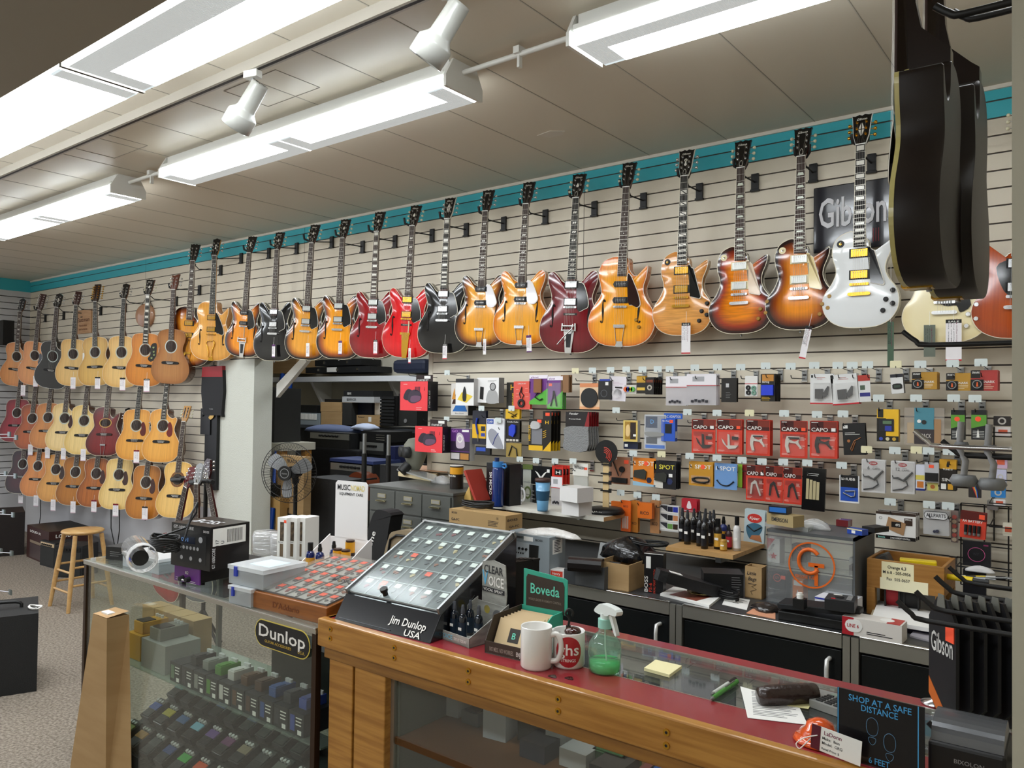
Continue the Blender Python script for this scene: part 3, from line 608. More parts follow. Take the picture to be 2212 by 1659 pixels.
guitar('archtop_guitar','blond archtop with gold braided tailpiece and black pickguard',(455.7,778.5),(466.6,514.7),26,'arch',NAT,group=GE,hs='arch',mark='torch',tun='chrome',inlay='small',board='e',t=.085,pick='g',fh=True,tail='rope',pg=('#151515','arch'),side='#c98b45',hcover=False)
guitar('semi_hollow_guitar','tobacco burst semi-hollow guitar with black pickups and vibrato tailpiece',(523.5,770.6),(542.5,509),16,'semi',SB,group=GE,mark='torch',tun='chrome',pk='dog',tail='bigsby',bp1=.24,bp2=.5,inlay='dot',hcover=False,**{**sm,'txt':''})
guitar('semi_hollow_guitar','black semi-hollow guitar with rosewood dot neck and stop tailpiece',(589,779.5),(602,499.7),15,'semi',('#0c0c0d','#0b0b0c','#0a0a0b'),group=GE,mark='crown',inlay='dot',**sm)
guitar('semi_hollow_guitar','honey burst semi-hollow guitar with a blank white tag',(657.7,777),(678,483.3),14,'semi',('#dda040','#a8691f','#15100c'),group=GE,mark='crown',inlay='dot',pick='n',bp1=.26,bp2=.5,**sm)
guitar('semi_hollow_guitar','amber burst semi-hollow guitar with purple-headed tag, left of the dark cherry one',(728.6,775.7),(743.8,471.4),13,'semi',('#e8a01f','#a0551a','#1a0a08'),group=GE,mark='crown',inlay='dot',pick='n',bp1=.26,bp2=.52,**sm)
guitar('semi_hollow_guitar','dark cherry semi-hollow guitar with block inlays and stop tailpiece',(803,773),(818,455.4),12,'semi',('#8c0e1a','#7f0c16','#6d0a12'),group=GE,mark='crown',inlay='block',pick='n',**sm)
guitar('semi_hollow_guitar','bright red semi-hollow guitar with gold hardware',(875,772.5),(895.8,441.2),11,'semi',('#cf1c26','#c4161f','#b3121b'),group=GE,mark='crown',inlay='para',pick='g',tail='plate',**sm)
guitar('semi_hollow_guitar','black semi-hollow guitar with block inlays and diamond on the headstock',(954.5,763),(970.4,424.8),10,'semi',('#0c0c0d','#0b0b0c','#0a0a0b'),group=GE,mark='diamond',inlay='block',board='e',tun='chrome',hbind='#e8e4d8',hcover=False,**sm)
guitar('hollow_body_guitar','sunburst hollow-body guitar with white pickguard and dark edges',(1035.5,748.5),(1052.9,408),9,'semi',('#e6a636','#8a5220','#24120a'),group=GE,inlay='para',pk='dog',tail='trap',tun='chrome',bp1=.22,bp2=.5,hcover=False,**{**sm,'pg':('#e9e6ea','short'),'txt':'Epiphone'})
guitar('hollow_body_guitar','honey orange hollow-body guitar with white pickguard',(1122,745),(1140.5,390.6),8,'semi',('#e8a93c','#d88a32','#c4702a'),group=GE,inlay='para',pk='dog',tail='trap',tun='chrome',bp1=.1,bp2=.38,hcover=False,**{**sm,'pg':('#e9e6ea','short'),'txt':'Epiphone'})
guitar('semi_hollow_guitar','wine red semi-hollow guitar with chrome vibrato arm',(1229,762),(1249,372.7),7,'semi',('#6e0d1c','#640b18','#560914'),group=GE,mark='crown',inlay='para',board='e',pick='c',tail='bigsby',**sm)
guitar('archtop_guitar','golden amber archtop with pointed cutaway and dark tortoise pickguard',(1338,748),(1357.5,348),6,'arch',('#eaa52c','#e09134','#cf7430'),group=GE,txt='Gibson',inlay='dot',pk='dog',tail='trap',fh=True,t=.06,pg=('#2b1310','arch'),bp1=.1,bp2=.36,knobs=[(.1,.15,'a'),(.118,.11,'a')],hcover=False)
guitar('solid_body_guitar','natural flame maple single-cut guitar with black pickguard and gold parts',(1471.5,724.5),(1481.6,320.5),5,'single',('#dca563','#d79d59','#cb8d4a'),group=GE,txt='Gibson',mark='torch',inlay='split',board='e',pick='g',flame=.35,pg=('#141414','lp'),knobs=K4,tun='chrome',hbind='#e8e4d8')
guitar('solid_body_guitar','cherry burst flame-top single-cut guitar with cream pickguard',(1598,721),(1602.7,300.3),3,'single',('#de8a22','#96360f','#2c0706'),group=GE,txt='Gibson',inlay='trap',pick='n',flame=.45,cover='w',pg=('#ead2b8','lp'),knobs=K4a,bp1=.3,bp2=.62)
guitar('solid_body_guitar','tobacco burst single-cut guitar with yellowed cream pickguard',(1726.4,712.6),(1733,273),3,'single',('#e0901f','#84400f','#190506'),group=GE,txt='Gibson',inlay='trap',pick='n',cover='w',pg=('#e8d49a','lp'),knobs=K4a,bp1=.3,bp2=.66)
guitar('solid_body_guitar','white single-cut guitar with gold parts and black pickguard',(1856.6,708),(1861,243.5),2,'single',('#e6e8e8','#e6e8e8','#e4e6e6'),group=GE,txt='Gibson',mark='diamond',inlay='block',board='e',pick='g',pg=('#121212','lp'),knobs=K4,tun='gold',grain=.0,side='#dedede',hbind='#f2f2f0',hcover=False)
guitar('horned_guitar','cream double-cut guitar hanging behind the two dark archtops',(2038.6,740),(2052,245),2,'horned',('#efe4bf','#efe4bf','#e8dab0'),group=GE,txt='Gibson',inlay='trap',t=.036,arch=.002,pick='c',pg=('#141414','sg'),knobs=[(.09,.12,'s'),(.12,.16,'s'),(.085,.07,'s'),(.12,.1,'s')],side='#e0d2a8',grain=0)
guitar('horned_guitar','reddish brown double-cut guitar half hidden by the pale post',(2196,731),(2212,215),2,'horned',('#a5501f','#a04a1c','#8f4018'),group=GE,txt='Gibson',inlay='trap',t=.036,arch=.002,pg=('#141414','sg'),knobs=[(.09,.12,'b'),(.12,.16,'b')],side='#8f4018',tun='cream')
for(px,py,lb,kw)in[(591,744,'purple-headed tag on the black dot-neck guitar',dict(head='#5b2a66',foot='#5b2a66')),(665,741,'plain white tag on the honey burst guitar',dict(head='#eeecea',foot='#eeecea')),(735,736,'purple-headed tag on the amber burst guitar',dict(head='#5b2a66',foot='#5b2a66')),(811,734,'black-headed tag on the dark cherry guitar',dict(head='#151515',foot='#c8313a',used='SALE')),(885,752,'narrow white tag on the bright red guitar',dict(head='#f0eee8',foot='#c8313a',w=.02)),(961,742,'black-headed tag on the black block-inlay guitar',dict(head='#151515',foot='#c8313a',used='SALE')),(1047,732,'narrow blank tag on the dark-edged hollow-body guitar',dict(head='#f0eee8',foot='#f0eee8',w=.022,h=.1)),(1142,724,'purple-headed tag on the honey orange hollow-body guitar',dict(head='#5b2a66',foot='#5b2a66',slant=.05)),(1482,697,'SALE tag under the natural flame maple guitar',dict(head='#151515',foot='#c8313a',h=.165,w=.048,used='SALE')),(1748,704,'curled tag hanging from the tobacco burst guitar',dict(head='#151515',foot='#c8313a',h=.16,w=.03,slant=-.2)),(2060,690,'SALE tag on the cream double-cut guitar',dict(head='#151515',foot='#c8313a',h=.18,w=.06,used='SALE')),(2008,702,'grey-green tag beside the SALE tag of the cream guitar',dict(c='#6c7468',head='#6c7468',foot='#6c7468',h=.14,w=.045)),(1924,695,'long dark green strap tag right of the white guitar',dict(c='#4c6450',head='#4c6450',foot='#4c6450',h=.2,w=.026,string=.25))]:
 kw2=dict(h=.105,w=.034);kw2.update(kw);price_tag(px,py,lb,**kw2)
ac=dict(elec=False,arch=0.,t=.1,tail='pin',tun='chrome',rough=.34,side='#5a3018',depth=-.29)
NT=('#d79b63','#d29560','#c98b56');NT2=('#e0bf83','#dcb97d','#d2ab6c');AMB=('#c18339','#b97a33','#a96a26')
guitar('acoustic_guitar','cutaway acoustic at the far left of the top row, half behind its neighbour',(31,834),(46,644),30,'cutaway',NT,group=GA1,hs='peak',inlay='para',pg=None,**ac)
guitar('acoustic_guitar','orange-tan twelve-string acoustic second from the left wall',(69,832),(88.6,634),30,'dread',NT,group=GA1,hs='long',hcol='#3b1712',pg=('#1c1a1a','s'),**{**ac,'inlay':'dot'})
guitar('acoustic_guitar','glossy black acoustic with white edge binding',(108,839),(125.3,633),30,'cutaway',('#0c0c0c','#0b0b0b','#0a0a0a'),group=GA1,hs='peak',mark='torch',sound='pearl',**{**ac,'side':'#0a0a0a','bind':'#f0efe9','rough':.12})
guitar('acoustic_guitar','plain spruce acoustic right of the black one',(154,834),(166,628.6),30,'dread',NT2,group=GA1,hs='square',hcol='#3b1712',board='e',**ac)
guitar('acoustic_guitar','twelve-string acoustic with a white notice taped across its top',(205,833),(206,612),28,'audit',('#d2ae66','#cba65f','#bf9850'),group=GA1,hs='long',hcol='#2e1a14',tun='gold',board='e',**{k:v for k,v in ac.items()if k!='tun'})
guitar('acoustic_guitar','pale acoustic with round shoulders right of the noticed twelve-string',(259,837),(269,612),28,'audit',NT2,group=GA1,hs='arch',inlay='dot',board='e',**ac)
guitar('acoustic_guitar','honey acoustic with floral black pickguard and block inlays',(310,834),(321.5,602.5),28,'dread',('#c6863c','#bf7e36','#b2722c'),group=GA1,hs='book',mark='crown',inlay='block',board='e',pg=('#151515','big'),txt='Gibson',**{**ac,'tun':'cream'})
guitar('acoustic_guitar','brown mahogany-topped acoustic with wavy headstock',(366,829),(376.5,590.4),25,'audit',('#a5774a','#9c6c40','#8d5f35'),group=GA1,hs='wave',hcol='#5b2a17',bind='#8a5f3a',**{**ac,'rough':.12})
for(px,py,lb)in[(50,832,'first'),(77,812,'second'),(158,815,'fourth'),(211,814,'fifth'),(265,816,'sixth'),(317,818,'seventh')]:
 price_tag(px,py,'white tag under the %s acoustic of the top row'%lb,w=.06,h=.125,depth=-.34,yaw=28,head='#151515' if lb in('fifth','sixth','seventh')else '#f2eef0',used='SALE' if lb=='seventh' else None)
GA2='acoustic guitars in the middle row';GA3='acoustic guitars in the bottom row'
mid=[((29,955),(34,770),'dread',('#8a1420','#7c1018','#6a0c14'),'red acoustic at the left edge, middle row',{'depth':-.36,'hd':-.25}),((62,970.6),(72,775),'audit',('#a85a22','#9c5220','#83431a'),'chestnut brown acoustic in the middle row',{}),((96,969),(105,772),'audit',('#c88d55','#c08550','#b27846'),'tan acoustic behind the chestnut and cream ones, middle row',{}),((132,974),(141,768),'cutaway',('#ecd4a0','#e8cf9a','#dcc088'),'cream-topped cutaway acoustic in the middle row',{'pg':('#3b1010','s')}),((174,982),(184,768),'cutaway',('#e8cf94','#e4ca8e','#d8bb78'),'pale acoustic with a round sticker below the bridge',{}),((221,984.5),(230,770),'arch',('#6e100f','#66100e','#4a0a0a'),'dark red acoustic with an oval soundhole',{'sound':'oval','tail':'trap','side':'#4a0a0a','arch':.004}),((287,994),(293,775),'dread',('#d8a252','#d39c4c','#c78e40'),'honey spruce acoustic with a small red pickguard, middle row',{'pg':('#5a1414','s'),'board':'e'}),((344,998.7),(349,768),'cutaway',('#dba658','#d6a052','#c99246'),'honey cutaway acoustic with red pickguard at the right of the middle row',{'pg':('#6b1512','x'),'board':'e','inlay':'para'})]
for b_,h_,shp,c_,lb,kw in mid:guitar('acoustic_guitar',lb,b_,h_,30 if b_[0]<300 else 26,shp,c_,group=GA2,hs='arch',**{**ac,'depth':-.31,'hd':-.2,**kw})
low=[((40,1066),(46,878),'dread',('#3a0d10','#300a0c','#200708'),'black cherry acoustic at the left of the bottom row',{'side':'#200708','depth':-.37,'hd':-.24}),((73,1072.7),(80,878),'audit',('#cf8c4c','#c98546','#bb783a'),'tan acoustic second in the bottom row',{}),((112,1084),(118,878),'audit',('#d3a05c','#cd9956','#c08c4a'),'light tan acoustic with dark pickguard, third in the bottom row',{'pg':('#2a0d0d','s')}),((154,1091.6),(158,880),'audit',('#a8702c','#9f6828','#8c5a20'),'glossy golden brown acoustic, fourth in the bottom row',{'rough':.12}),((199,1095.4),(203,882),'audit',('#a8672e','#a06029','#8c5222'),'striped mahogany acoustic with maroon pickguard',{'pg':('#3a0f12','s'),'grain':.6}),((248,1100.5),(256,880),'dread',('#e6cc92','#e2c78c','#d4b678'),'cream spruce acoustic with tortoise pickguard, bottom row',{'pg':('#35120f','s'),'board':'e'}),((306,1121.5),(313,888),'dread',('#b27a38','#aa7232','#9a652a'),'amber dreadnought with large dark pickguard above the SALE tag',{'pg':('#3a120f','s'),'sound':'pearl'}),((374,1118.7),(384.8,875),'audit',('#e2bf7e','#ddb978','#d0aa66'),'natural classical-style acoustic with slotted headstock and wide wooden rosette',{'sound':'wood','hs':'square','hcol':'#b98a4f','slothead':True,'tun':'cream'})]
for b_,h_,shp,c_,lb,kw in low:guitar('acoustic_guitar',lb,b_,h_,28 if b_[0]<300 else 24,shp,c_,group=GA3,**{**ac,'hs':'arch','depth':-.32,'hd':-.19,**kw})
for(px,py,lb)in[(66,960,'the chestnut acoustic'),(103,966,'the tan acoustic'),(137,968,'the cream-topped acoustic'),(180,970,'the round-stickered acoustic'),(295,972,'the honey acoustic of the middle row'),(45,1064,'the second bottom-row acoustic'),(78,1070,'the third bottom-row acoustic'),(115,1079,'the fourth bottom-row acoustic'),(158,1083,'the golden brown acoustic'),(203,1080,'the striped mahogany acoustic'),(250,1088,'the cream spruce acoustic'),(313,1094,'the amber dreadnought')]:
 price_tag(px,py,'white price tag hanging at '+lb,w=.06,h=.125,depth=-.325,yaw=28,head='#151515' if px>310 else('#7a1424' if px>190 else '#f2eef0'),string=.05)
for i,(px,py,xb)in enumerate([(418,568,476),(466,555,520),(535,538,580),(593,527,640),(666,515,716),(735,506,783),(807,496,853),(885,481,933),(962,468,1007),(1047,457,1088),(1136,440,1178),(1244,422,1284),(1354,400,1390),(1480,377,1511),(1602,357,1631),(1735,332,1757),(1860,305,1883),(2048,300,2060),(46,680,97),(80,667,137),(123,660,178),(164,655,217),(205,649,270),(267,640,321),(319,632,380),(373,620,430)]):
 hanger(px,py,xb,depth=-.18 if i<18 else-.25,label='black guitar hanger arm behind the headstock, number %d from its row\'s left'%(i+1)if False else 'black slatwall hanger holding a guitar by its headstock')
r_=stand(empty('paper_notice','white taped notice across the twelve-string acoustic','notice'),PY(176,763,-.26),math.radians(28))
n_=MB();n_.M=Matrix.Translation((.13,-.06,0));n_.bx(-.115,-.062,0,.115,.062,.001,PAPER)
for k,t_ in enumerate(('PLEASE ASK BEFORE','HANDLING THESE','INSTRUMENTS','THANK YOU')):n_.text(t_,0,.034-.027*k,.0013,.012,INK,w=(.17,.14,.12,.08)[k])
n_.obj('sheet',r_)
#  boxes fitted to what is seen
def fit(a,b,ytop,zb):
 """a, b: pixel of the front bottom corners on the plane z=zb; ytop: pixel row of the top above a"""
 A=PZ(*a,zb);B=PZ(*b,zb);w=(B-A).length;yaw=math.atan2(B.y-A.y,B.x-A.x);h=PY(a[0],ytop,A.y).z-zb
 return A,yaw,w,h
class Crate:
 def __init__(s,name,label,cat,a,b,ytop,zb,d,m,group=None,bevel=.0015,front=None,right=None,top=None,left=None,open_=False,h=None):
  A,yaw,w,hh=fit(a,b,ytop,zb);h=h or hh;s.w,s.h,s.d=w,h,d
  mb=MB()
  if open_:
   t=.004;mb.bx(0,0,0,w,d,t,m);mb.bx(0,0,0,w,t,h,m);mb.bx(0,d-t,0,w,d,h,m);mb.bx(0,t,0,t,d-t,h,m);mb.bx(w-t,t,0,w,d-t,h,m)
  else:mb.bx(0,0,0,w,d,h,m)
  if front:mb.M=RX.copy();front(mb,w,h)
  if right:mb.M=Matrix.Translation((w,0,0))@Matrix.Rotation(PI/2,4,'Z')@RX;right(mb,d,h)
  if left:mb.M=Matrix.Translation((0,d,0))@Matrix.Rotation(-PI/2,4,'Z')@RX;left(mb,d,h)
  if top:mb.M=Matrix.Translation((0,0,h));top(mb,w,d)
  s.o=mb.obj(name);tag(s.o,label,cat,group);lay(s.o,A,yaw);s.A,s.yaw=A,yaw
def rect(mb,x0,y0,x1,y1,m,z=.0006):mb.bx(x0,y0,-.0005,x1,y1,z,m)
def lines(mb,x,y,w,n,dy,m,h=.0018):
 random.seed(int(abs(x*1e4+y*1e3))+n)
 for k in range(n):rect(mb,x,y-k*dy,x+w*random.uniform(.6,1),y-k*dy+h,m,.0008)
def thing(name,label,cat,p,yaw=0.,group=None):return lay(empty(name,label,cat,group),p,yaw)
GL=glassmat('#f0f6f3',.03,.02);GLF=glassmat('#f4f8f5',.015,.01);BRZ=mat('#3d2c20',.35,.6);ALU=mat('#b9b7ae',.3,.85)
PINE=mat('#b8843a',.4,coat=.25,noise=(5.,'#9c6826',(.8,4,14)));PINED=mat('#96682a',.45,coat=.2,noise=(5.,'#7f551f',(.8,4,14)));LAMR=mat('#8f2a30',.28,coat=.3)
#  glass showcase
CX0,CX1,CY0,CY1,CZ=-3.785,-2.1,-2.39,-1.9,.965
r=thing('display_case','glass showcase with bronze frame standing left of the pine counter','display case',(CX0,CY0,0))
W,D_=CX1-CX0,CY1-CY0
b=MB();
for x in(0,W-.022):
 for y in(0,D_-.022):b.bx(x,y,0,x+.022,y+.022,CZ-.02,BRZ)
b.bx(0,0,0,W,D_,.1,BRZ);b.obj('frame',r)
b=MB();b.bx(-.002,-.003,CZ-.022,W,.022,CZ-.002,ALU);b.bx(-.002,D_-.02,CZ-.022,W,D_,CZ-.002,ALU);b.bx(-.002,0,CZ-.022,.02,D_,CZ-.002,ALU);b.bx(-.004,-.005,CZ-.008,W,.0,CZ-.004,CHR);b.obj('top_rail',r)
b=MB();b.bx(.002,.002,CZ-.003,W-.002,D_-.002,CZ+.001,GL);b.obj('top_glass',r)
b=MB();b.bx(.024,.006,.11,W-.024,.01,CZ-.024,GLF);b.obj('front_glass',r)
b=MB();b.bx(.006,.024,.11,.01,D_-.024,CZ-.024,GLF);b.obj('end_glass',r)
for z in(.545,):b=MB();b.bx(.03,.05,z-.006,W-.03,D_-.06,z,glassmat('#d9e6de',.15));b.obj('shelf',r)
b=MB();
for x in(.38,.92,1.3):b.bx(x,D_-.05,.1,x+.02,D_-.03,.9,STL)
b.obj('shelf_standard',r)
r=stand(empty('logo_plate','black oval maker\'s sign stuck on the showcase glass','sign'),PY(609,1379,CY0-.004))
p=MB();e0=.152;n=40
def stad(w,h,n=10):return[((w-h)*(1 if math.cos(t)>0 else-1)+h*math.cos(t),h*math.sin(t))for t in[(-PI/2+PI*k/n)for k in range(n+1)]+[(PI/2+PI*k/n)for k in range(n+1)]]
p.prism(stad(.155,.048),0,.0015,mat('#d9c55a',.4));p.prism(stad(.151,.0445),0,.0022,BLK);p.text('Dunlop',0,-.012,.0026,.042,WHT,w=.26);p.text('GUITAR ACCESSORIES',-.02,-.03,.0026,.009,mat('#c8a63a',.5),w=.15);p.text('U.S.A.',.11,-.032,.0026,.011,mat('#c8a63a',.5))
p.obj('plate',r)
tp=[PZ(201,1326,.8),PZ(231,1337,.8),PZ(279,1328,.8),PZ(250,1318,.8)];bt=[PZ(150,1668,.0),PZ(228,1722,.0),PZ(285,1742,.0),PZ(216,1690,0)]
tp[3]=tp[0]+tp[2]-tp[1];bt[3]=bt[0]+bt[2]-bt[1]
m=MB();o0=Vector((bt[1].x,bt[1].y,0))
m.add([tuple(v-o0)for v in bt+tp],[(0,1,5,4),(1,2,6,5),(2,3,7,6),(3,0,4,7),(4,5,6,7),(3,2,1,0)],CARD)
c=m.obj('tall_carton');tag(c,'tall plain cardboard carton standing in front of the glass showcase','box');lay(c,o0)
def flap(mb):mb.add([tuple(tp[0]-o0+Vector((0,0,.002))),tuple(tp[3]-o0+Vector((0,0,.012))),tuple(tp[2]-o0+Vector((0,0,.016))),tuple(tp[1]-o0+Vector((0,0,.003)))],[(0,3,2,1)],mat('#b89468',.8))
f=MB();flap(f);f.bx(*(tp[0]-o0+Vector((.03,.02,.004))),*(tp[0]-o0+Vector((.09,.05,.012))),PAPER);f.obj('flap',c)
#  pine counter with red laminate top
WX0,WX1,WY0,WY1,WZ=-2.086,-.178,-2.39,-1.875,.996
r=thing('sales_counter','pine counter with red laminate and glass inset top','counter',(WX0,WY0,0));W,D_=WX1-WX0,WY1-WY0
gx0=.57;gy0,gy1=.165,D_-.06
b=MB();b.bx(0,.03,WZ-.03,W,gy0,WZ,LAMR);b.bx(0,gy1,WZ-.03,W,D_,WZ,LAMR);b.bx(0,gy0,WZ-.03,gx0,gy1,WZ,LAMR);b.obj('laminate_top',r,bevel=.002)
b=MB();b.bx(gx0,gy0,WZ-.008,W,gy1,WZ-.001,glassmat('#f2f7f4',.03));b.obj('glass_inset',r)
b=MB();b.bx(gx0,gy1-.006,WZ-.01,W,gy1+.002,WZ+.001,ALU);b.bx(gx0,gy0-.001,WZ-.01,W,gy0+.003,WZ+.0005,ALU);b.obj('inset_trim',r)
b=MB();b.bx(-.01,0,WZ-.088,W,.032,WZ+.002,PINE);b.obj('front_rail',r,bevel=.005)
b=MB();b.bx(.012,.012,WZ-.125,W,.04,WZ-.088,PINED);b.obj('lower_rail',r,bevel=.003)
b=MB();b.bx(-.01,.03,WZ-.088,.02,D_,WZ-.0,PINE);b.obj('end_rail',r,bevel=.003)
for x in(.03,.155):b=MB();b.bx(x,.02,0,x+.115 if x<.1 else x+.14,.055,WZ-.12,PINE);b.obj('post',r,bevel=.003)
b=MB();b.bx(.03,D_-.05,0,.12,D_-.02,WZ-.09,PINE);b.obj('post',r)
b=MB();b.bx(.02,.055,0,.035,D_-.02,WZ-.03,mat('#2a241e',.6));b.bx(.3,.06,.05,.32,D_-.05,WZ-.04,mat('#5d6058',.8));b.obj('end_panel',r)
b=MB();b.bx(.30,.05,.66,W,D_-.08,.68,mat('#7a4c22',.5));b.obj('shelf',r)
b=MB();b.bx(.30,.05,.1,W,D_-.02,.13,mat('#4b2020',.6));b.obj('bottom_shelf',r)
b=MB();b.bx(.305,.05,.12,W,.055,WZ-.125,glassmat('#f4f7f4',.02));b.obj('front_glass',r)
b=MB();b.bx(.295,.045,.1,.31,.06,WZ-.12,ALU);b.obj('glass_channel',r)
for(px,py)in((714,1369),(852,1410),(1012,1461),(1206,1523),(1440,1596)):
 q=PY(px,py,WY0)
 for dz in(-.015,.015):
  s_=MB();s_.cyl((q.x-WX0,0,q.z+dz),(q.x-WX0,-.003,q.z+dz),.0085,GLD,n=16);s_.cyl((q.x-WX0,-.003,q.z+dz),(q.x-WX0,-.0035,q.z+dz),.0035,BLK,n=8);s_.obj('rivet',r)
for(px,py)in((935,1427),(1095,1500),(1290,1538),(1500,1620)):
 pass
#  low cabinets behind
KZ=.9;KY=-1.078
xs=[-4.0,-2.92,PZ(1165,1250,KZ).x,PZ(1460,1302,KZ).x,PZ(1837,1372,KZ).x,.7]
r=thing('cabinet_row','row of black cabinets with aluminium edging under the accessory wall','cabinet',(-2.9,KY,0))
xs=[x+2.9 for x in xs];BC=mat('#101314',.5);kal=mat('#a7a59c',.3,.7)
b=MB();b.bx(0,.012,KZ-.02,3.6,.95,KZ,mat('#3a3b3c',.45));b.obj('worktop',r)
b=MB();b.bx(0,.03,.08,3.6,.9,KZ-.02,BC);b.bx(0,.08,0,3.6,.9,.08,BLK);b.obj('carcass',r)
for x in(xs[2],xs[3],xs[4]):b=MB();b.bx(x-.027,0,0,x-.002,.03,KZ-.008,kal);b.bx(x+.002,0,0,x+.027,.03,KZ-.008,kal);b.obj('upright',r)
ed=[0.]+xs[2:5]+[3.6]
for a,c in zip(ed,ed[1:]):
 a2,c2=a+(.03 if a else 0),c-(.03 if c<3.5 else 0)
 b=MB();b.bx(a2,0,KZ-.055,c2,.02,KZ-.004,kal);b.bx(a2,-.002,KZ-.006,c2,.014,KZ+.001,CHR);b.obj('edging',r,bevel=.002)
 n=2 if c2-a2>.8 else 1;w=(c2-a2)/n
 for k in range(n):
  d_=MB();x0,x1=a2+k*w+.004,a2+(k+1)*w-.004;d_.bx(x0,.01,.1,x1,.028,KZ-.065,mat('#0c1012',.35));o=d_.obj('door',r,bevel=.002)
  h_=MB();hx=x1-.04 if k==0 else x0+.04
  h_.tube([(hx,.01,.8),(hx,-.025,.8),(hx,-.03,.77),(hx,-.03,.66),(hx,-.025,.63),(hx,.01,.63)],.008,mat('#d8d8d4',.3,.3),8);h_.obj('handle',o)
  if k==1:l_=MB();l_.cyl((x0+.03,.012,.8),(x0+.03,.0,.8),.011,CHR);l_.obj('lock',o)
#  on top of the glass showcase
def box1000(b,w,h):
 T=mat('#e9e9ea',.5);rect(b,w*.16,h*.12,w*.9,h*.78,mat('#1d1e20',.5));b.text('GT-1000CORE',w*.06,h*.88,.001,h*.07,T,w=w*.52,al='LEFT');b.text('BOSS',w*.9,h*.86,.001,h*.05,T,w=w*.14)
 rect(b,w*.24,h*.56,w*.62,h*.72,mat('#0c1830',.3),.0012);b.text('001',w*.36,h*.6,.0016,h*.09,mat('#7fb6ff',.4,emit=.0),w=w*.18)
 for k in range(6):b.cyl((w*(.24+.09*k),h*.46,0),(w*(.24+.09*k),h*.46,.001),w*.03,mat('#b9bcc0',.4),n=12)
 for k in range(3):b.cyl((w*(.28+.24*k),h*.22,0),(w*(.28+.24*k),h*.22,.001),w*.035,mat('#b9bcc0',.4),n=12)
 b.cyl((w*.76,h*.68,0),(w*.76,h*.68,.001),w*.05,mat('#b9bcc0',.4),n=12)
def side1000(b,w,h):
 rect(b,w*.06,h*.55,w*.9,h*.95,PAPER)
 for k in range(14):rect(b,w*(.42+.022*k*1.3),h*.6,w*(.42+.022*k*1.3)+w*.012,h*.9,INK,.001)
 b.text('117',w*.2,h*.62,.001,h*.08,INK,rot=PI/2);b.text('U',w*.34,h*.62,.001,h*.08,INK,rot=PI/2);b.text('GT-1000CORE',w*.12,h*.28,.001,h*.08,mat('#e9e9ea',.5),w=h*.46,rot=PI/2)
pu=mat('#6a2c86',.4)
A,yw,w,h=fit((377,1256),(430,1268),1221,CZ)
r=thing('guitar_amplifier','small black amplifier head with purple front, under the black effects box','amplifier',A,yw)
b=MB();b.bx(0,.006,.012,w,.33,h,BLK);b.obj('case',r,bevel=.004)
b=MB();b.bx(-.002,0,.006,w+.002,.006,h+.002,pu);b.M=RX.copy();b.text('8Ω',w*.5,h*.62,.001,h*.18,WHT);lines(b,w*.05,h*.3,w*.2,2,h*.12,WHT);lines(b,w*.6,h*.2,w*.3,2,h*.1,WHT);b.obj('front_panel',r,bevel=.001)
for x in(.35,.6):k=MB();k.cyl((w*x,0,h*.33),(w*x,-.018,h*.33),.011,BLK,r1=.009,n=14);k.obj('knob',r)
k=MB();k.tube([(w*.3,-.012,h*.3),(w*.6,-.014,h*.28)],.004,CHR);k.obj('toggle',r)
for x in(.02,w-.02):k=MB();k.cyl((x,.03,0),(x,.03,.013),.009,BLK);k.cyl((x,.3,0),(x,.3,.013),.009,BLK);k.obj('foot',r)
zt=CZ+h+.004
Crate('product_box','black effects-processor box on the purple amplifier head','box',(369,1219),(453,1235),1127,zt,.19,mat('#131315',.35,coat=.2),front=box1000,right=side1000,top=lambda b,w,d:(b.text('BOSS',w*.5,d*.3,.001,d*.3,mat('#c8c8ca',.5),w=w*.6)))
def tub(name,label,a,b_,ytop,d,zb,grp,lid='#cfe6f2',cont='#33373a'):
 A,yw,w,h=fit(a,b_,ytop,zb);r=thing(name,label,'container',A,yw,grp);pl=glassmat('#eef2f4',.28,.15)
 b=MB();t=.003;b.bx(.004,.004,0,w-.004,d-.004,t,pl);b.bx(.004,.004,0,w-.004,.004+t,h*.8,pl);b.bx(.004,d-.007,0,w-.004,d-.004,h*.8,pl);b.bx(.004,.004,0,.007,d-.004,h*.8,pl);b.bx(w-.007,.004,0,w-.004,d-.004,h*.8,pl);b.obj('tub',r)
 b=MB();b.bx(0,0,h*.78,w,d,h,glassmat('#f4f7f8',.55,.2));
 if lid:b.bx(w*.3,d*.25,h,w*.85,d*.75,h+.0008,mat(lid,.5));
 b.obj('lid',r,bevel=.002)
 b=MB();b.bx(w*.2,-.004,h*.45,w*.28,.004,h*.95,mat('#2a3fb0',.4));b.obj('latch',r)
 if cont:
  c=MB();random.seed(3)
  for k in range(5):c.bx(w*(.12+.16*k),d*.2,.004,w*(.22+.16*k),d*.8,h*random.uniform(.3,.6),mat(cont,.6))
  c.obj('contents',r)
 return r,h
_,h2=tub('parts_case','clear parts case with blue latch, lower of the two',(491,1302),(541,1314),1263,.2,CZ,'clear latched cases',lid=None)
tub('parts_case','clear parts case with pale blue lid label, on top of its twin',(491,1259),(568,1276),1218,.2,CZ+h2+.001,'clear latched cases')
tub('storage_tub','frosted plastic tub under the clear tube at the left end of the showcase',(262,1222),(342,1243),1190,.16,CZ,None,lid=None,cont='#d8dad8')
r=thing('plastic_tube','clear plastic canister lying on the frosted tub','tube',PZ(300,1195,CZ+.14),math.radians(-20))
b=MB();b.cyl((-.13,0,0),(.12,0,0),.05,glassmat('#f4f4f2',.15),n=24,caps=False);
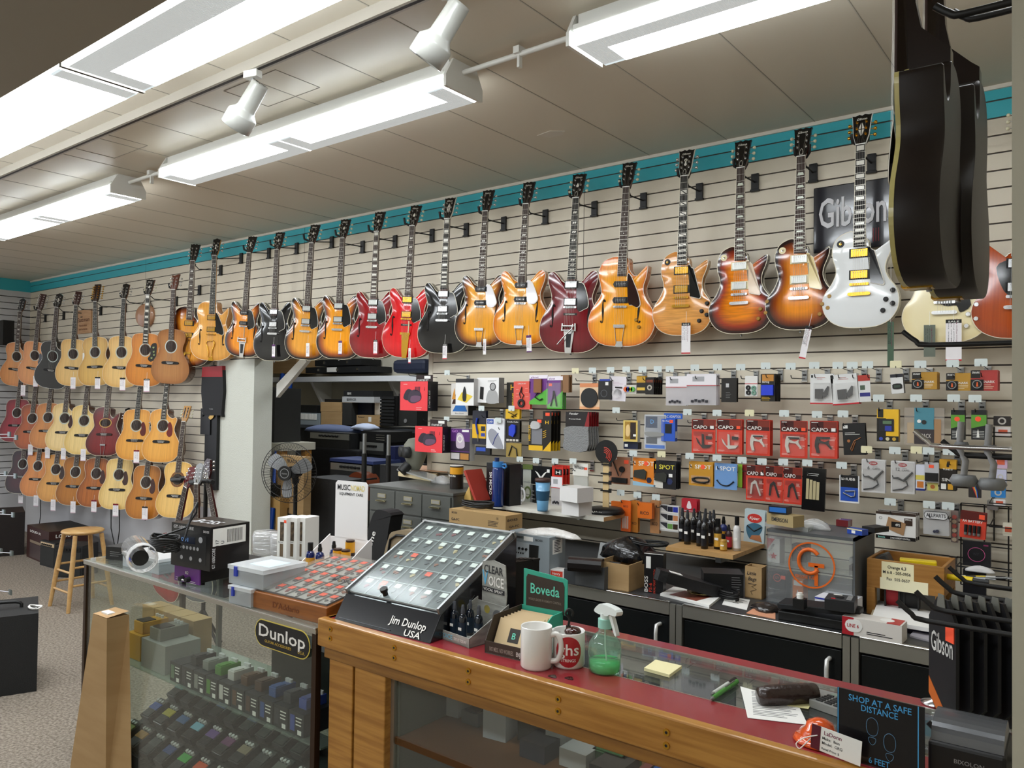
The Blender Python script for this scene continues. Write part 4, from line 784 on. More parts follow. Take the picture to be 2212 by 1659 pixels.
for x in(.08,.1,.12):b.tube([(x,.052*math.cos(t*PI/8),.052*math.sin(t*PI/8))for t in range(17)],.003,glassmat('#ffffff',.6),4)
b.obj('canister',r);b=MB();b.cyl((-.12,0,-.01),(.05,0,-.01),.03,BLK,n=16);b.obj('contents',r)
c=PZ(318,1208,CZ+.05);r=tag(lay(MB().tube([(.075*math.cos(t*.55)*(1+.04*math.sin(t*2.3)),.045*math.sin(t*.55),.03+.004*math.sin(t*1.7)+t*.0006)for t in range(0,90)]+[(-.03,.1,.1),(-.02,.14,.16),(.0,.13,.2),(.02,.1,.17),(.03,.06,.06)],.0042,BLK,5).obj('cable_coil'),(PZ(290,1192,CZ+.17).x,PZ(290,1192,CZ+.17).y+.12,CZ+.13)),'black cable coiled on top of the clear canister','cable')
Crate('power_strip_box','black effects board behind the frosted tub','box',(228,1208),(275,1212),1180,CZ,.2,mat('#1b1a1a',.6),front=lambda b,w,h:lines(b,w*.2,h*.6,w*.5,3,h*.15,GREYT))
for k,(px,py,s)in enumerate(((525,1205,1.),(565,1210,1.05),(590,1205,.8))):
 r=thing('snare_wire_pack','clear bagged drum part, one of the shiny bags behind the latched cases','bag',PZ(px,py,CZ+.002)+Vector((0,.12,0)),math.radians(10*k),'bagged drum parts behind the cases')
 b=MB();b.lathe([(.0,0),(.055*s,0),(.062*s,.02),(.062*s,.09),(.055*s,.11),(.0,.11)],(0,0,0),glassmat('#f5f5f5',.3,.1),n=12,close=False);b.obj('bag',r)
 b=MB();
 for q in range(3):b.tube([(.05*s*math.cos(t*PI/8),.05*s*math.sin(t*PI/8),.03+.03*q)for t in range(17)],.003,CHR,4)
 b.obj('rings',r)
Z5=CZ
A=PZ(640,1243,Z5);r=thing('counter_display','white cardboard display with tall header card for instrument care bottles','display',A,math.radians(8))
b=MB();WC=mat('#eeeceb',.6)
b.add([(0,0,0),(.24,0,0),(.24,0,.05),(0,0,.05)],[(0,1,2,3)],WC);b.bx(0,0,0,.24,.2,.004,WC);b.bx(0,0,0,.24,.004,.04,WC);b.bx(0,.2,0,.24,.204,.14,WC)
for x in(0,.236):b.M=Matrix(((0,0,1,x),(1,0,0,0),(0,1,0,0),(0,0,0,1)));b.prism([(0,0),(.2,0),(.2,.15),(0,.04)],0,.004,WC)
b.M=Matrix.Identity(4);b.obj('tray',r)
b=MB();Q=PZ(698,1170,Z5);cw,ch=.185,.25
b.M=Matrix.Translation((.03,.203,.14))@RX;b.prism([(0,0),(cw,0),(cw,ch-.012),(cw-.012,ch),(.012,ch),(0,ch-.012)],0,.004,WC);b.text('MUSIC',cw*.27,ch*.84,.005,.024,INK,w=cw*.4);b.text('NOMAD',cw*.7,ch*.84,.005,.024,mat('#e0cf7a',.6),w=cw*.42);b.text('EQUIPMENT CARE',cw*.5,ch*.75,.005,.012,INK,w=cw*.72);b.obj('header_card',r)
def bottle(name,label,p,h,rr,body,cap,labm=None,grp=None,nozzle=True,cat='bottle'):
 r=thing(name,label,cat,p,0,grp);b=MB();b.lathe([(0,0),(rr,0),(rr,h*.62),(rr*.8,h*.7),(rr*.42,h*.74),(rr*.42,h*.78)],(0,0,0),body,n=18)
 b.obj('bottle_body',r)
 if labm:l=MB();l.cyl((0,0,h*.08),(0,0,h*.52),rr*1.02,labm,n=18,caps=False);l.bx(-rr*.5,-rr*1.04,h*.3,rr*.5,-rr*1.0,h*.38,PAPER);l.obj('bottle_label',r)
 c=MB();
 if nozzle:c.cyl((0,0,h*.76),(0,0,h*.87),rr*.5,cap,n=14);c.cyl((0,0,h*.87),(0,0,h),rr*.42,cap,r1=rr*.3,n=14);c.cyl((0,0,h*.95),(0,-rr*.5,h*.95),rr*.1,cap,n=8)
 else:c.cyl((0,0,h*.74),(0,0,h),rr*.62,cap,n=16)
 c.obj('cap',r);return r
BLUB=mat('#15235a',.1,coat=.8);AMBL=mat('#c9952f',.5)
M3=Matrix.Translation(A)@Matrix.Rotation(math.radians(8),4,'Z')
for(x,y,nz,lb)in((.03,.05,False,'blue bottle with plain black cap at the display\'s left'),(.085,.05,True,'blue spray bottle at the front of the white display'),(.09,.13,True,'blue spray bottle deeper in the white display')):
 bottle('care_bottle',lb,M3@Vector((x,y,.005)),.13,.019,BLUB,BLK,AMBL,'blue care bottles in the white display',nz)
for(x,y,lb)in((.14,.1,'left amber can in the white display'),(.185,.1,'right amber can in the white display'),(.16,.155,'amber can at the back of the white display')):
 p=MB();p.cyl((0,0,0),(0,0,.1),.021,mat('#d99a1e',.35),n=20);p.cyl((0,0,.02),(0,0,.055),.0214,mat('#241510',.5),n=20);p.cyl((0,0,.1),(0,0,.108),.019,mat('#3a2216',.4),n=20);p.M=RX.copy();p.text('ONE',0,.035,.0215,.012,WHT)
 tag(lay(p.obj('spray_can'),M3@Vector((x,y,.005+.03 if y>.15 else .005))),lb,'can','amber cans in the white display')
for(x,lb)in((610,'white strap box with orange sticker at the front of its row'),(632,'second white strap box behind the stickered one'),(650,'last white strap box beside the header card')):
 Crate('strap_box',lb,'box',(x-12,1208),(x+8,1211),1117,Z5+.01,.09,WHT,'white strap boxes',front=lambda b,w,h:(rect(b,w*.3,h*.45,w*.7,h*.9,mat('#6d5a42',.6,noise=(60.,'#2c241b',(1,1,1)))),rect(b,w*.3,h*.08,w*.65,h*.38,mat('#6d5a42',.6)),rect(b,w*.7,h*.88,w*.95,h*.95,ORG)if x<620 else None,b.text('MusicNomad',w*.4,h*.4,.001,.008,GREYT,w=w*.5)))
for k in range(3):
 p=MB();p.bx(0,0,0,.045,.002,.06,mat('#141008',.5));p.M=RX.copy();p.prism(smooth([(.006,.014),(.038,.012),(.04,.03),(.024,.045),(.008,.032)],3),0,.0008,mat('#d8a040',.5));p.bx(.008,.002,0,.036,.008,.001,WHT)
 tag(lay(p.obj('care_card'),PZ(552+22*k,1238,Z5+.0005)),'small dark card with amber picture, number %s from the left beside the display'%('one','two','three')[k],'card','amber picture cards')
#  wooden pick case (slanted, glass lid, orange price dots)
def slant_case(name,label,a,b_,zb,hf,hb,d,m,lidm,rows,cols,chip,front,cells,rim=.012,hang=None,chipw=.02):
 A,yw,w,_=fit(a,b_,a[1]-10,zb);r=thing(name,label,'display case',A,yw)
 b=MB();b.M=Matrix(((0,0,1,0),(1,0,0,0),(0,1,0,0),(0,0,0,1)))
 ins=hang or 0;prof=[(0,0),(d,0),(d,hb),(ins,hf)];b.prism(prof,0,w,m);b.M=Matrix.Identity(4)
 o=b.obj('case_body',r,bevel=.003)
 sl=math.atan2(hb-hf,d-ins);L=math.hypot(hb-hf,d-ins);TM=Matrix.Translation((0,ins,hf))@Matrix.Rotation(sl,4,'X')
 c=MB();c.M=TM.copy();c.bx(rim,rim,.0,w-rim,L-rim,.0015,cells[0])
 for i in range(rows+1):y=rim+(L-2*rim)*i/rows;c.bx(rim,y-.0015,0,w-rim,y+.0015,.006,cells[1])
 for j in range(cols+1):x=rim+(w-2*rim)*j/cols;c.bx(x-.001,rim,0,x+.001,L-rim,.006,cells[1])
 c.obj('compartments',r)
 random.seed(len(label));t=MB();t.M=TM.copy();pk=MB();pk.M=TM.copy()
 for i in range(rows):
  for j in range(cols):
   x=rim+(w-2*rim)*(j+.5)/cols;y=rim+(L-2*rim)*(i+.78)/rows;cm_=chip[0]if random.random()<chip[2]else chip[1]
   t.bx(x-chipw/2,y-chipw*.42,.006,x+chipw/2,y+chipw*.42,.0075,cm_)
   pc=random.choice(['#8b4a2a','#5c6064','#7d2430','#3c4048','#c9b183','#5a5a5e'])
   for q in range(2):px,py=x+random.uniform(-.3,.3)*chipw*2,y-.022+random.uniform(-.008,.008);pk.prism([(px,py-.008),(px+.008,py+.003),(px+.004,py+.007),(px-.004,py+.007),(px-.008,py+.003)],.002,.0035+q*.001,mat(pc,.4))
 t.obj('price_dots',r)['kind']='stuff';pk.obj('picks',r)['kind']='stuff'
 l=MB();l.M=TM.copy();l.bx(rim*.5,rim*.5,.012,w-rim*.5,L-rim*.5,.015,lidm);l.obj('lid',r)
 f=MB();f.M=Matrix.Rotation(-math.atan2(ins,hf)if ins else 0,4,'X')@RX;front(f,w,hf);f.obj('front_lettering',r)
 return r,TM,w,L
r1,TM,w,L=slant_case('pick_case','wooden slant-top pick case with orange price dots, between showcase and black case',(537,1309),(705,1352),CZ,.058,.12,.40,mat('#96581f',.35,coat=.3,noise=(8.,'#824a18',(1,3,9))),glassmat('#f4f2ee',.05,.1,.008),5,7,(ORG,ORG,1.),lambda f,w,h:f.text("D'Addario",w*.5,h*.3,.001,h*.34,mat('#6a3413',.6),w=w*.34),(mat('#b0b6b8',.5),mat('#6e7072',.4)),rim=.014,chipw=.026)
t=MB();t.M=TM.copy();t.text('Commonwealth',w*.72,L*.5,.016,.012,INK,w=.12);t.text('MUSIC',w*.72,L*.42,.016,.022,INK,w=.1);t.obj('printed_bag',r1)
def fr2(f,w,h):
 f.M=f.M@Matrix.Translation((0,.0,.002));f.text('Jim Dunlop',w*.74,h*.42,.001,h*.32,WHT,w=w*.36);f.text('USA',w*.82,h*.06,.001,h*.26,WHT,w=w*.16);f.bx(w*.05,h*.12,0,w*.6,h*.15,.001,mat('#4a4d52',.3))
r2,TM,w,L=slant_case('pick_case','large black slant-top pick case with white maker\'s lettering on the red counter',(721,1338),(928,1391),WZ,.075,.26,.44,mat('#15171b',.22,coat=.6),glassmat('#f4f8f7',.04,.1,.008),5,6,(ORG,WHT,.12),fr2,(mat('#585b5d',.5),mat('#b5b9ba',.4)),hang=.05,chipw=.024)
b=MB();b.M=TM.copy();b.bx(.004,.0,.0,.012,L,.02,STL);b.bx(w-.012,0,0,w-.004,L,.02,STL);b.bx(0,L-.012,.0,w,L-.002,.02,STL);b.obj('lid_trim',r2)
b=MB();b.M=TM.copy();b.cyl((w*.42,L*.04,.015),(w*.42,L*.04,.03),.009,BLK);b.cyl((w*.42,L*.04,.03),(w*.42,L*.04,.04),.013,BLK);b.obj('lid_knob',r2)
for k in range(5):
 p=MB();p.bx(0,0,0,.004,.13,.17,mat('#101010',.35));p.bx(-.003,.1,.165,.008,.13,.172,BLK)
 tag(lay(p.obj('black_folder'),PZ(1063+7*k,1322,WZ)+Vector((.004*k,0,.0)),math.radians(-14)),'thin black packet in the stack right of the large pick case','packet','black packets beside the pick case')
A,yw,w,h=fit((946,1377),(1010,1402),1362,WZ);r=thing('counter_display','grey cardboard vocal spray display with tall back card','display',A,yw+.04)
gw=mat('#a9a9a2',.6,noise=(14.,'#8b8b84',(1,1,5)));b=MB();b.bx(0,0,0,w,.16,.003,gw);b.bx(0,0,0,w,.003,.028,gw);b.bx(0,.157,0,w,.16,.09,gw)
for x in(0,w-.003):b.M=Matrix(((0,0,1,x),(1,0,0,0),(0,1,0,0),(0,0,0,1)));b.prism([(0,0),(.16,0),(.16,.1),(0,.028)],0,.003,gw)
b.M=RX.copy();b.text('VOICE',w*.28,.008,.001,.014,mat('#7fd0ea',.5),w=w*.4);b.text('TRY IT TODAY',w*.72,.01,.001,.008,WHT,w=w*.4);b.obj('tray',r)
b=MB();b.M=Matrix.Translation((w*.15,.162,.03))@RX;cw,ch=.105,.19;b.prism([(0,0),(cw,0),(cw+.008,ch*.5),(cw,ch-.004),(cw*.5,ch+.004),(0,ch-.006)],0,.003,gw);b.text('CLEAR',cw*.5,ch*.8,.004,.024,INK,w=cw*.82);b.text('V',cw*.14,ch*.6,.004,.045,mat('#5fb4e0',.5),w=cw*.26);b.text('OICE',cw*.62,ch*.6,.004,.03,WHT,w=cw*.66);b.bx(cw*.02,ch*.49,.003,cw*.98,ch*.565,.004,INK);b.text('VOCAL SPRAY',cw*.5,ch*.505,.0045,.009,WHT,w=cw*.85)
b.cyl((cw*.72,ch*.12,.003),(cw*.72,ch*.12,.006),.022,mat('#8d8f90',.4,.5),n=20);b.cyl((cw*.25,ch*.2,.003),(cw*.25,ch*.2,.005),.013,mat('#d8c45a',.4),n=20);b.obj('back_card',r)
MM=Matrix.Translation(A)@Matrix.Rotation(yw+.04,4,'Z')
for(x,y,lb)in((.2,.04,'front left'),(.55,.03,'front middle'),(.82,.06,'front right'),(.35,.085,'rear left')):bottle('spray_bottle','dark %s spray bottle in the grey vocal spray tray'%lb,MM@Vector((w*x,y,.004)),.105,.013,mat('#0d1520',.1,coat=.8),mat('#4a4f58',.15,coat=.6),mat('#16283a',.4),'vocal spray bottles',True)
A,yw,w,h=fit((1047,1410),(1140,1432),1390,WZ);r=thing('counter_display','brown and teal display box of humidity packs with raised sign','display',A,yw)
cb=mat('#3f342c',.6);tb=mat('#3fae93',.6);wi=mat('#d9d6cc',.7);b=MB();w_=w
b.bx(0,0,0,w,.19,.003,wi);b.bx(0,0,0,w,.003,.035,cb);b.M=Matrix(((0,0,1,0),(1,0,0,0),(0,1,0,0),(0,0,0,1)));b.prism([(0,0),(.19,0),(.19,.1),(.04,.1),(0,.035)],0,.003,cb);b.prism([(.0,0),(.19,0),(.19,.1),(.13,.1),(0,.035)],w-.003,w,tb);b.M=Matrix.Identity(4);b.bx(0,.187,0,w,.19,.1,tb)
b.M=RX.copy();b.text('NO MESS. NO WORRIES.',w*.4,.01,.001,.012,mat('#a39a8e',.6),w=w*.56);b.text('ENJOY.',w*.84,.01,.001,.012,WHT,w=w*.2);b.obj('tray',r)
b=MB();b.M=Matrix.Translation((w*.05,.192,.09))@Matrix.Rotation(0,4,'Z')@RX;cw,ch=w*1.05,.12;b.prism([(0,0),(cw,0),(cw,ch*.86),(cw*.94,ch*.9),(cw*.06,ch),(0,ch)],0,.003,tb);b.prism([(.01,.0),(cw-.01,0),(cw-.01,ch*.7),(cw*.9,ch*.8),(cw*.1,ch*.88),(.01,ch*.8)],0,.0042,cb);b.text('Boveda',cw*.5,ch*.42,.005,.03,mat('#6fdcc0',.5),w=cw*.66);b.text('WORLD LEADER IN HUMIDITY CONTROL',cw*.5,ch*.24,.005,.007,mat('#8a7f72',.6),w=cw*.75);b.obj('sign_card',r)
MM=Matrix.Translation(A)@Matrix.Rotation(yw,4,'Z')
for k in range(7):
 p=MB();p.M=Matrix.Rotation(math.radians(62),4,'X');p.bx(.008,0,0,w-.02,.085,.003,mat('#d9bf94',.6));p.bx(w*.35,.02,.003,w*.6,.06,.0034,mat('#3b3530',.6));p.text('B',w*.475,.03,.0038,.018,mat('#6fdcc0',.5))
 tag(lay(p.obj('humidity_pack'),MM@Vector((.0,.03+.018*k,.012)),yw),'tan humidity pack filed in the brown and teal display box','packet','humidity packs in the display box')
def mug(label,px,py,pt,pr,art=None,ang=0.,extra=None):
 P=PZ(px,py,WZ);rr=(PZ(pr,py,WZ)-P).length;h=PY(px,pt,P.y-rr).z-WZ;r=thing('coffee_mug',label,'mug',P,ang);wm=mat('#eceae5',.2,coat=.6)
 b=MB();b.lathe([(0,0),(rr*.93,0),(rr,.006),(rr,h-.002),(rr*.985,h),(rr*.93,h-.003),(rr*.92,.008),(0,.006)],(0,0,0),wm,n=36,close=False);b.obj('mug_body',r)
 b=MB();b.tube([(rr*.95,0,h*.8),(rr*1.35,0,h*.85),(rr*1.62,0,h*.68),(rr*1.62,0,h*.42),(rr*1.38,0,h*.22),(rr*.95,0,h*.18)]if 0 else smooth([(rr*.95,0,h*.8),(rr*1.35,0,h*.84),(rr*1.6,0,h*.66),(rr*1.6,0,h*.42),(rr*1.38,0,h*.22),(rr*.95,0,h*.18)],4,False),.0075,wm,10);b.obj('handle',r)
 if art:art(r,rr,h,ang)
 return P,rr,h
mug('plain white mug nearest the humidity pack display',1158,1440,1363,1124,ang=math.radians(20))
def ghs(r,rr,h,ang):
 b=MB();n=28;vs=[];a0=math.radians(-57)-ang
 def wrap(u,v,e=0):t=a0+u/rr;return((rr+.0006+e)*math.cos(t),(rr+.0006+e)*math.sin(t),h*.5+v)
 for ring in(0,.35,.7,1.):vs+=[wrap(ring*.037*math.cos(2*PI*k/n),ring*.041*math.sin(2*PI*k/n))for k in range(n)]
 b.add(vs,[(q*n+k,q*n+(k+1)%n,(q+1)*n+(k+1)%n,(q+1)*n+k)for q in range(3)for k in range(n)],mat('#b0202a',.3,coat=.5),True)
 for s,hh,wd,y in(('ghs',.03,.058,-.008),('STRINGS',.008,.04,-.026)):
  v,f,bb=glyphs(s);sc=hh/.7;sx=wd/(bb[2]-bb[0]);b.add([wrap((p[0]-(bb[0]+bb[2])/2)*sx,y+p[1]*sc,.0006)for p in v],f,WHT)
 b.obj('printed_badge',r)
P,rr,h=mug('white mug with a round red string-maker badge and tools standing in it',1228,1436,1373,1193,art=ghs,ang=math.radians(165))
p=MB();p.tube([(0,0,.01),(0,0,h+.01)],.007,BLK,8);p.tube(smooth([(0,0,h+.01),(.002,0,h+.03),(-.008,0,h+.042),(.0,0,h+.055),(.012,0,h+.047),(.01,0,h+.036)],3,False),.0035,BLK,6);tag(lay(p.obj('hex_key'),P+Vector((-.005,.005,0)),.6),'black curled-top tool standing in the badge mug','tool')
p=MB();p.lathe([(0,0),(.02,.004),(.024,.014),(.018,.022),(0,.025)],(0,0,0),mat('#3a1712',.15,coat=.7),n=16,close=False);p.cyl((0,0,-.08),(0,0,0),.005,BLK);tag(lay(p.obj('shaker'),P+Vector((.018,-.008,h-.012))),'dark glossy rounded knob poking out of the badge mug','tool')
P=PZ(1306,1449,WZ);rr=.042;r=thing('spray_bottle','clear green trigger spray bottle on the glass inset','bottle',P,math.radians(-20))
b=MB();b.lathe([(0,0),(.042,0),(.044,.01),(.043,.035),(.045,.05),(.043,.075),(.03,.095),(.018,.105),(.0165,.118)],(0,0,0),glassmat('#d9f4e8',.12,.02),n=32,close=False);b.obj('bottle_body',r)
b=MB();b.lathe([(0,.002),(.0405,.003),(.0415,.03),(0,.03)],(0,0,0),glassmat('#7df0a4',.55,.05),n=32,close=False);b.obj('liquid',r)
b=MB();tw=mat('#dfe6e2',.35);b.cyl((0,0,.116),(0,0,.14),.019,mat('#9ed8c8',.3),n=20);b.cyl((0,0,.14),(0,0,.155),.013,tw);b.M=RX.copy();b.prism(smooth([(-.035,.155),(-.02,.172),(.0,.18),(.055,.176),(.056,.16),(.03,.158),(.02,.152),(-.015,.15)],3),-.011,.011,tw);b.obj('spray_head',r)
b=MB();b.M=RX.copy();b.prism(smooth([(.02,.158),(.032,.156),(.048,.125),(.054,.108),(.046,.108),(.034,.13)],3),-.006,.006,tw);b.obj('trigger',r)
b=MB();b.tube([(0,0,.13),(.002,0,.06),(.012,0,.008)],.002,WHT);b.obj('dip_tube',r)
def slab(name,label,cat,corners,z,t,m,draw=None,parts=None,bevel=0,kind=None):
 P=[PZ(*c,z)for c in corners];o=P[0];b=MB();b.prism([((p-o).x,(p-o).y)for p in P],0,t,m);e=(P[1]-P[0]);yaw=math.atan2(e.y,e.x);w=e.length;d=(P[3]-P[0]).length
 if draw:b.M=Matrix.Rotation(yaw,4,'Z')@Matrix.Translation((0,0,t));draw(b,w,d)
 x=b.obj(name,bevel=bevel);return tag(lay(x,o),label,cat)
slab('sticky_note_pad','pad of pale yellow sticky notes on the glass inset','notepad',[(1391,1449),(1446,1464),(1473,1444),(1416,1431)],WZ,.008,mat('#efe6b4',.8))
slab('invoice','white printed order form lying on the glass inset','paper',[(1615,1551),(1745,1566),(1722,1518),(1599,1483)],WZ+.001,.0006,PAPER,draw=lambda b,w,d:[lines(b,w*.1,d*(.85-.2*k),w*.8,4,d*.045,GREYT,d*.006)for k in range(4)])
slab('note_paper','pale yellow note under the brown glasses case','paper',[(1700,1524),(1746,1532),(1757,1514),(1716,1503)],WZ+.002,.001,mat('#e9e2a6',.8))
P=PZ(1700,1500,WZ+.022);p=MB();p.M=Matrix.Translation((0,0,0))@Matrix.Rotation(math.radians(90),4,'Y');bm_=mat('#2c1c17',.35,coat=.4,bump=(60,.3))
p.lathe([(.0,-.075),(.02,-.072),(.024,-.05),(.026,0),(.024,.05),(.022,.075),(0,.078)],(0,0,0),bm_,n=20,close=False)
tag(lay(p.obj('glasses_case'),P,math.radians(48)),'dark brown leather glasses case on the papers','case')
for(a,b_,c1,c2,lb,nm)in(((1540,1508),(1592,1472),'#3f8a2f','#2a2a2a','green ballpoint pen beside the marker','pen'),((1541,1498),(1588,1467),'#c9ccc6','#1a1a1a','grey marker with black cap beside the green pen','marker')):
 A,B=PZ(*a,WZ+.006),PZ(*b_,WZ+.006);L_=(B-A).length;p=MB();p.cyl((0,0,0),(L_*.68,0,0),.0055,mat(c1,.3),n=12);p.cyl((L_*.68,0,0),(L_,0,0),.006,mat(c1 if nm=='pen' else c2,.3),n=12);p.cyl((-.012,0,0),(0,0,0),.002,STL,r1=.005,n=12)
 p.bx(L_*.5,-.001,.005,L_*.9,.001,.008,STL)if nm=='pen' else None;tag(lay(p.obj(nm),A,math.atan2(B.y-A.y,B.x-A.x)),lb,'pen')
def calc(b,w,d):
 for i in range(4):
  for j in range(5):b.bx(w*(.1+.21*i),d*(.1+.13*j),0,w*(.25+.21*i),d*(.18+.13*j),.003,DGREY)
 b.bx(w*.1,d*.78,0,w*.9,d*.93,.001,mat('#7d8b7d',.3))
slab('calculator','grey desk calculator partly behind the distancing sign','calculator',[(1748,1527),(1840,1560),(1850,1525),(1765,1502)],WZ,.018,mat('#8b8c88',.4),draw=calc,bevel=.002)
for(px,py,lb)in((1195,1462,'left dark guitar pick on the red laminate'),(1231,1466,'right dark guitar pick on the red laminate')):
 p=MB();p.prism(smooth([(0,-.014),(.011,.004),(.008,.012),(0,.013),(-.008,.012),(-.011,.004)],3),0,.0012,mat('#2c1512',.15,coat=.6));tag(lay(p.obj('guitar_pick'),PZ(px,py,WZ),math.radians(70)),lb,'guitar pick','picks on the counter')
P=PZ(1762,1612,WZ);p=MB();orm=mat('#d9551c',.2,coat=.7)
p.lathe([(0,0),(.052,0),(.056,.004),(.05,.01),(.04,.014),(.042,.02),(.03,.028),(.027,.04),(.012,.048),(0,.05)],(0,0,0),orm,n=32,close=False);tag(lay(p.obj('orange_stand'),P+Vector((0,.03,0))),'glossy orange round holder behind the hand-written tag','holder')
r=stand(empty('price_tag','hand-written shop tag with maroon end leaning on the orange holder','tag'),PZ(1756,1622,WZ)+Vector((0,-.012,.012)),math.radians(-6),math.radians(-4))
t=MB();t.bx(0,0,0,.1,.05,.0012,PAPER);t.bx(-.001,0,0,.018,.05,.0016,mat('#5a1226',.6));t.text('LaDonn',.025,.036,.0016,.008,mat('#7c2a4a',.6),al='LEFT');t.text('Make:  Iban',.022,.026,.0016,.0055,INK,al='LEFT');t.text('Model:  GRG',.022,.016,.0016,.0055,INK,al='LEFT');t.text('Retail Price: $',.022,.005,.0016,.0045,INK,al='LEFT');t.obj('card',r)
t=MB();t.tube(smooth([(.012,.03,.002),(-.005,.022,.008),(-.02,.01,.006),(-.03,-.004,.004),(-.022,-.01,.006),(-.012,.002,.008),(.0,.02,.006)],4,False),.0012,WHT,5);t.obj('string',r)
A,B=PZ(1808,1634,WZ),PZ(1997,1690,WZ);yw=math.atan2(B.y-A.y,B.x-A.x);w=(B-A).length;hh=PY(1808,1484,A.y).z-WZ
r=lay(empty('tabletop_sign','black acrylic distancing sign with blue lettering and footprints','sign'),A,yw);b=MB();b.M=RX.copy();blu=mat('#4aa0d8',.4)
b.bx(0,0,-.004,w,hh,0,mat('#0b0c10',.25,coat=.3));b.bx(.001,0,0,.003,hh,.0006,blu);b.bx(w-.012,0,0,w-.010,hh,.0006,blu)
b.text('SHOP AT A SAFE',w*.5,hh*.86,.001,.0125,blu,w=w*.72);b.text('DISTANCE',w*.5,hh*.75,.001,.0125,blu,w=w*.42);b.text('6 FEET',w*.5,hh*.05,.001,.012,blu,w=w*.24)
for(cx,cy)in((w*.42,hh*.52),(w*.62,hh*.36)):
 o_=smooth([(0,-.012),(.008,-.008),(.011,.004),(.009,.018),(0,.024),(-.009,.018),(-.011,.004),(-.008,-.008)],3);b.tube([(cx+x,cy+y,.001)for x,y in o_+o_[:1]],.0006,mat('#5d87a8',.5),4);q_=smooth([(-.006,-.016),(.006,-.016),(.006,-.024),(0,-.03),(-.006,-.024)],3);b.tube([(cx+x,cy+y,.001)for x,y in q_+q_[:1]],.0006,mat('#5d87a8',.5),4)
b.obj('panel',r);b=MB();b.bx(w*.2,0,0,w*.8,.06,.003,CLR);b.bx(w*.2,.003,0,w*.8,.006,hh*.6,CLR);b.obj('foot',r)
A=PZ(2012,1690,WZ);r=thing('receipt_printer','black receipt printer with silver lid at the right end of the counter','printer',A+Vector((-.01,.02,0)),math.radians(2));b=MB();pz=.095
b.bx(0,0,0,.13,.15,pz*.75,BLK);b.M=RX.copy();b.text('BIXOLON',.07,.04,.001,.008,GREYT,w=.05);b.obj('housing',r,bevel=.006)
b=MB();b.M=Matrix(((0,0,1,0),(1,0,0,0),(0,1,0,0),(0,0,0,1)));b.prism(smooth([(.01,pz*.75),(.02,pz),(.06,pz+.012),(.11,pz+.01),(.14,pz*.78)],3,False)+[(.14,pz*.72),(.01,pz*.72)],.004,.126,mat('#6b6d70',.25,.5));b.obj('lid',r)
b=MB();b.lathe([(0,0),(.03,0),(.032,.005),(.01,.012),(.008,.02),(.012,.024),(0,.026)],(0,0,0),CHR,n=24,close=False);tag(lay(b.obj('call_bell'),PZ(2015,1530,WZ)+Vector((0,.03,0))),'chrome domed bell behind the distancing sign','bell')
#  merchandise on the board wall
PLATES=[(966,805),(1040,882),(1105,882),(965,905),(1076,908),(1123,992),(1158,995),(1199,996),(1238,996),(1243,801,1),(1280,800),(1319,799),(1331,886),(1320,975),(1353,798),(1388,798),(1421,797),(1447,797),(1501,794),(1550,793),(1600,793),(1654,790),(1708,791),(1759,789),(1485,890),(1549,892),(1619,892,1),(1694,893),(1765,895),(1368,979),(1429,981,1),(1490,985),(1549,989),(1603,994),(1646,997),(1692,998),(1744,1000),(1341,1064),(1377,1069),(1417,1074),(1810,789),(1841,789),(1874,788),(1935,787,1),(1988,787),(2058,785),(2119,783),(1898,860),(1979,860),(2060,860),(2106,861),(1821,894),(1872,971,1),(1933,973),(1980,972,1),(2005,974),(2050,975),(1818,1005),(1923,1084),(2007,1090),(2048,1093),(2041,1213)]
PLM=mat('#d3dcda',.3,coat=.3);PLC=mat('#e6dfb8',.4)
def peg(px,py,cream=0):
 P=PY(px,py,-.215);r=empty('peg_hook','wire hook with a %s price plate on the accessory wall'%('cream' if cream else 'pale blue-white'),'hook','cream-plated hooks' if cream else 'pale-plated hooks on the accessory wall')
 stand(r,(P.x,-.001,P.z-.02));b=MB();b.bx(-.013,-.05,0,.013,.012,.005,STL);b.bx(-.015,-.052,.0,.015,-.045,.009,CHR);b.bx(-.015,.006,.0,.015,.013,.009,CHR);b.bx(-.009,-.02,.005,.009,-.012,.007,BLK);b.obj('bracket',r)
 w=MB();w.tube([(0,0,.004),(0,.012,.2),(0,.012,.213)],.0018,DGREY,6);w.tube([(0,-.035,.004),(0,-.038,.195),(0,-.036,.203),(0,-.024,.211)],.0022,DGREY,6);w.obj('wire',r)
 p=MB();n=smooth([(-.024,-.013),(-.021,-.016),(.021,-.016),(.024,-.013),(.024,.013),(.021,.016),(-.021,.016),(-.024,.013)],1);p.prism([(x,y+.02)for x,y in n],.2135,.2155,PLC if cream else PLM);p.bx(-.0015,.003,.2155,.0015,.012,.2165,BLK);p.obj('price_plate',r)
for q in PLATES:peg(*q)
ORD=['second','third','fourth','fifth','sixth']
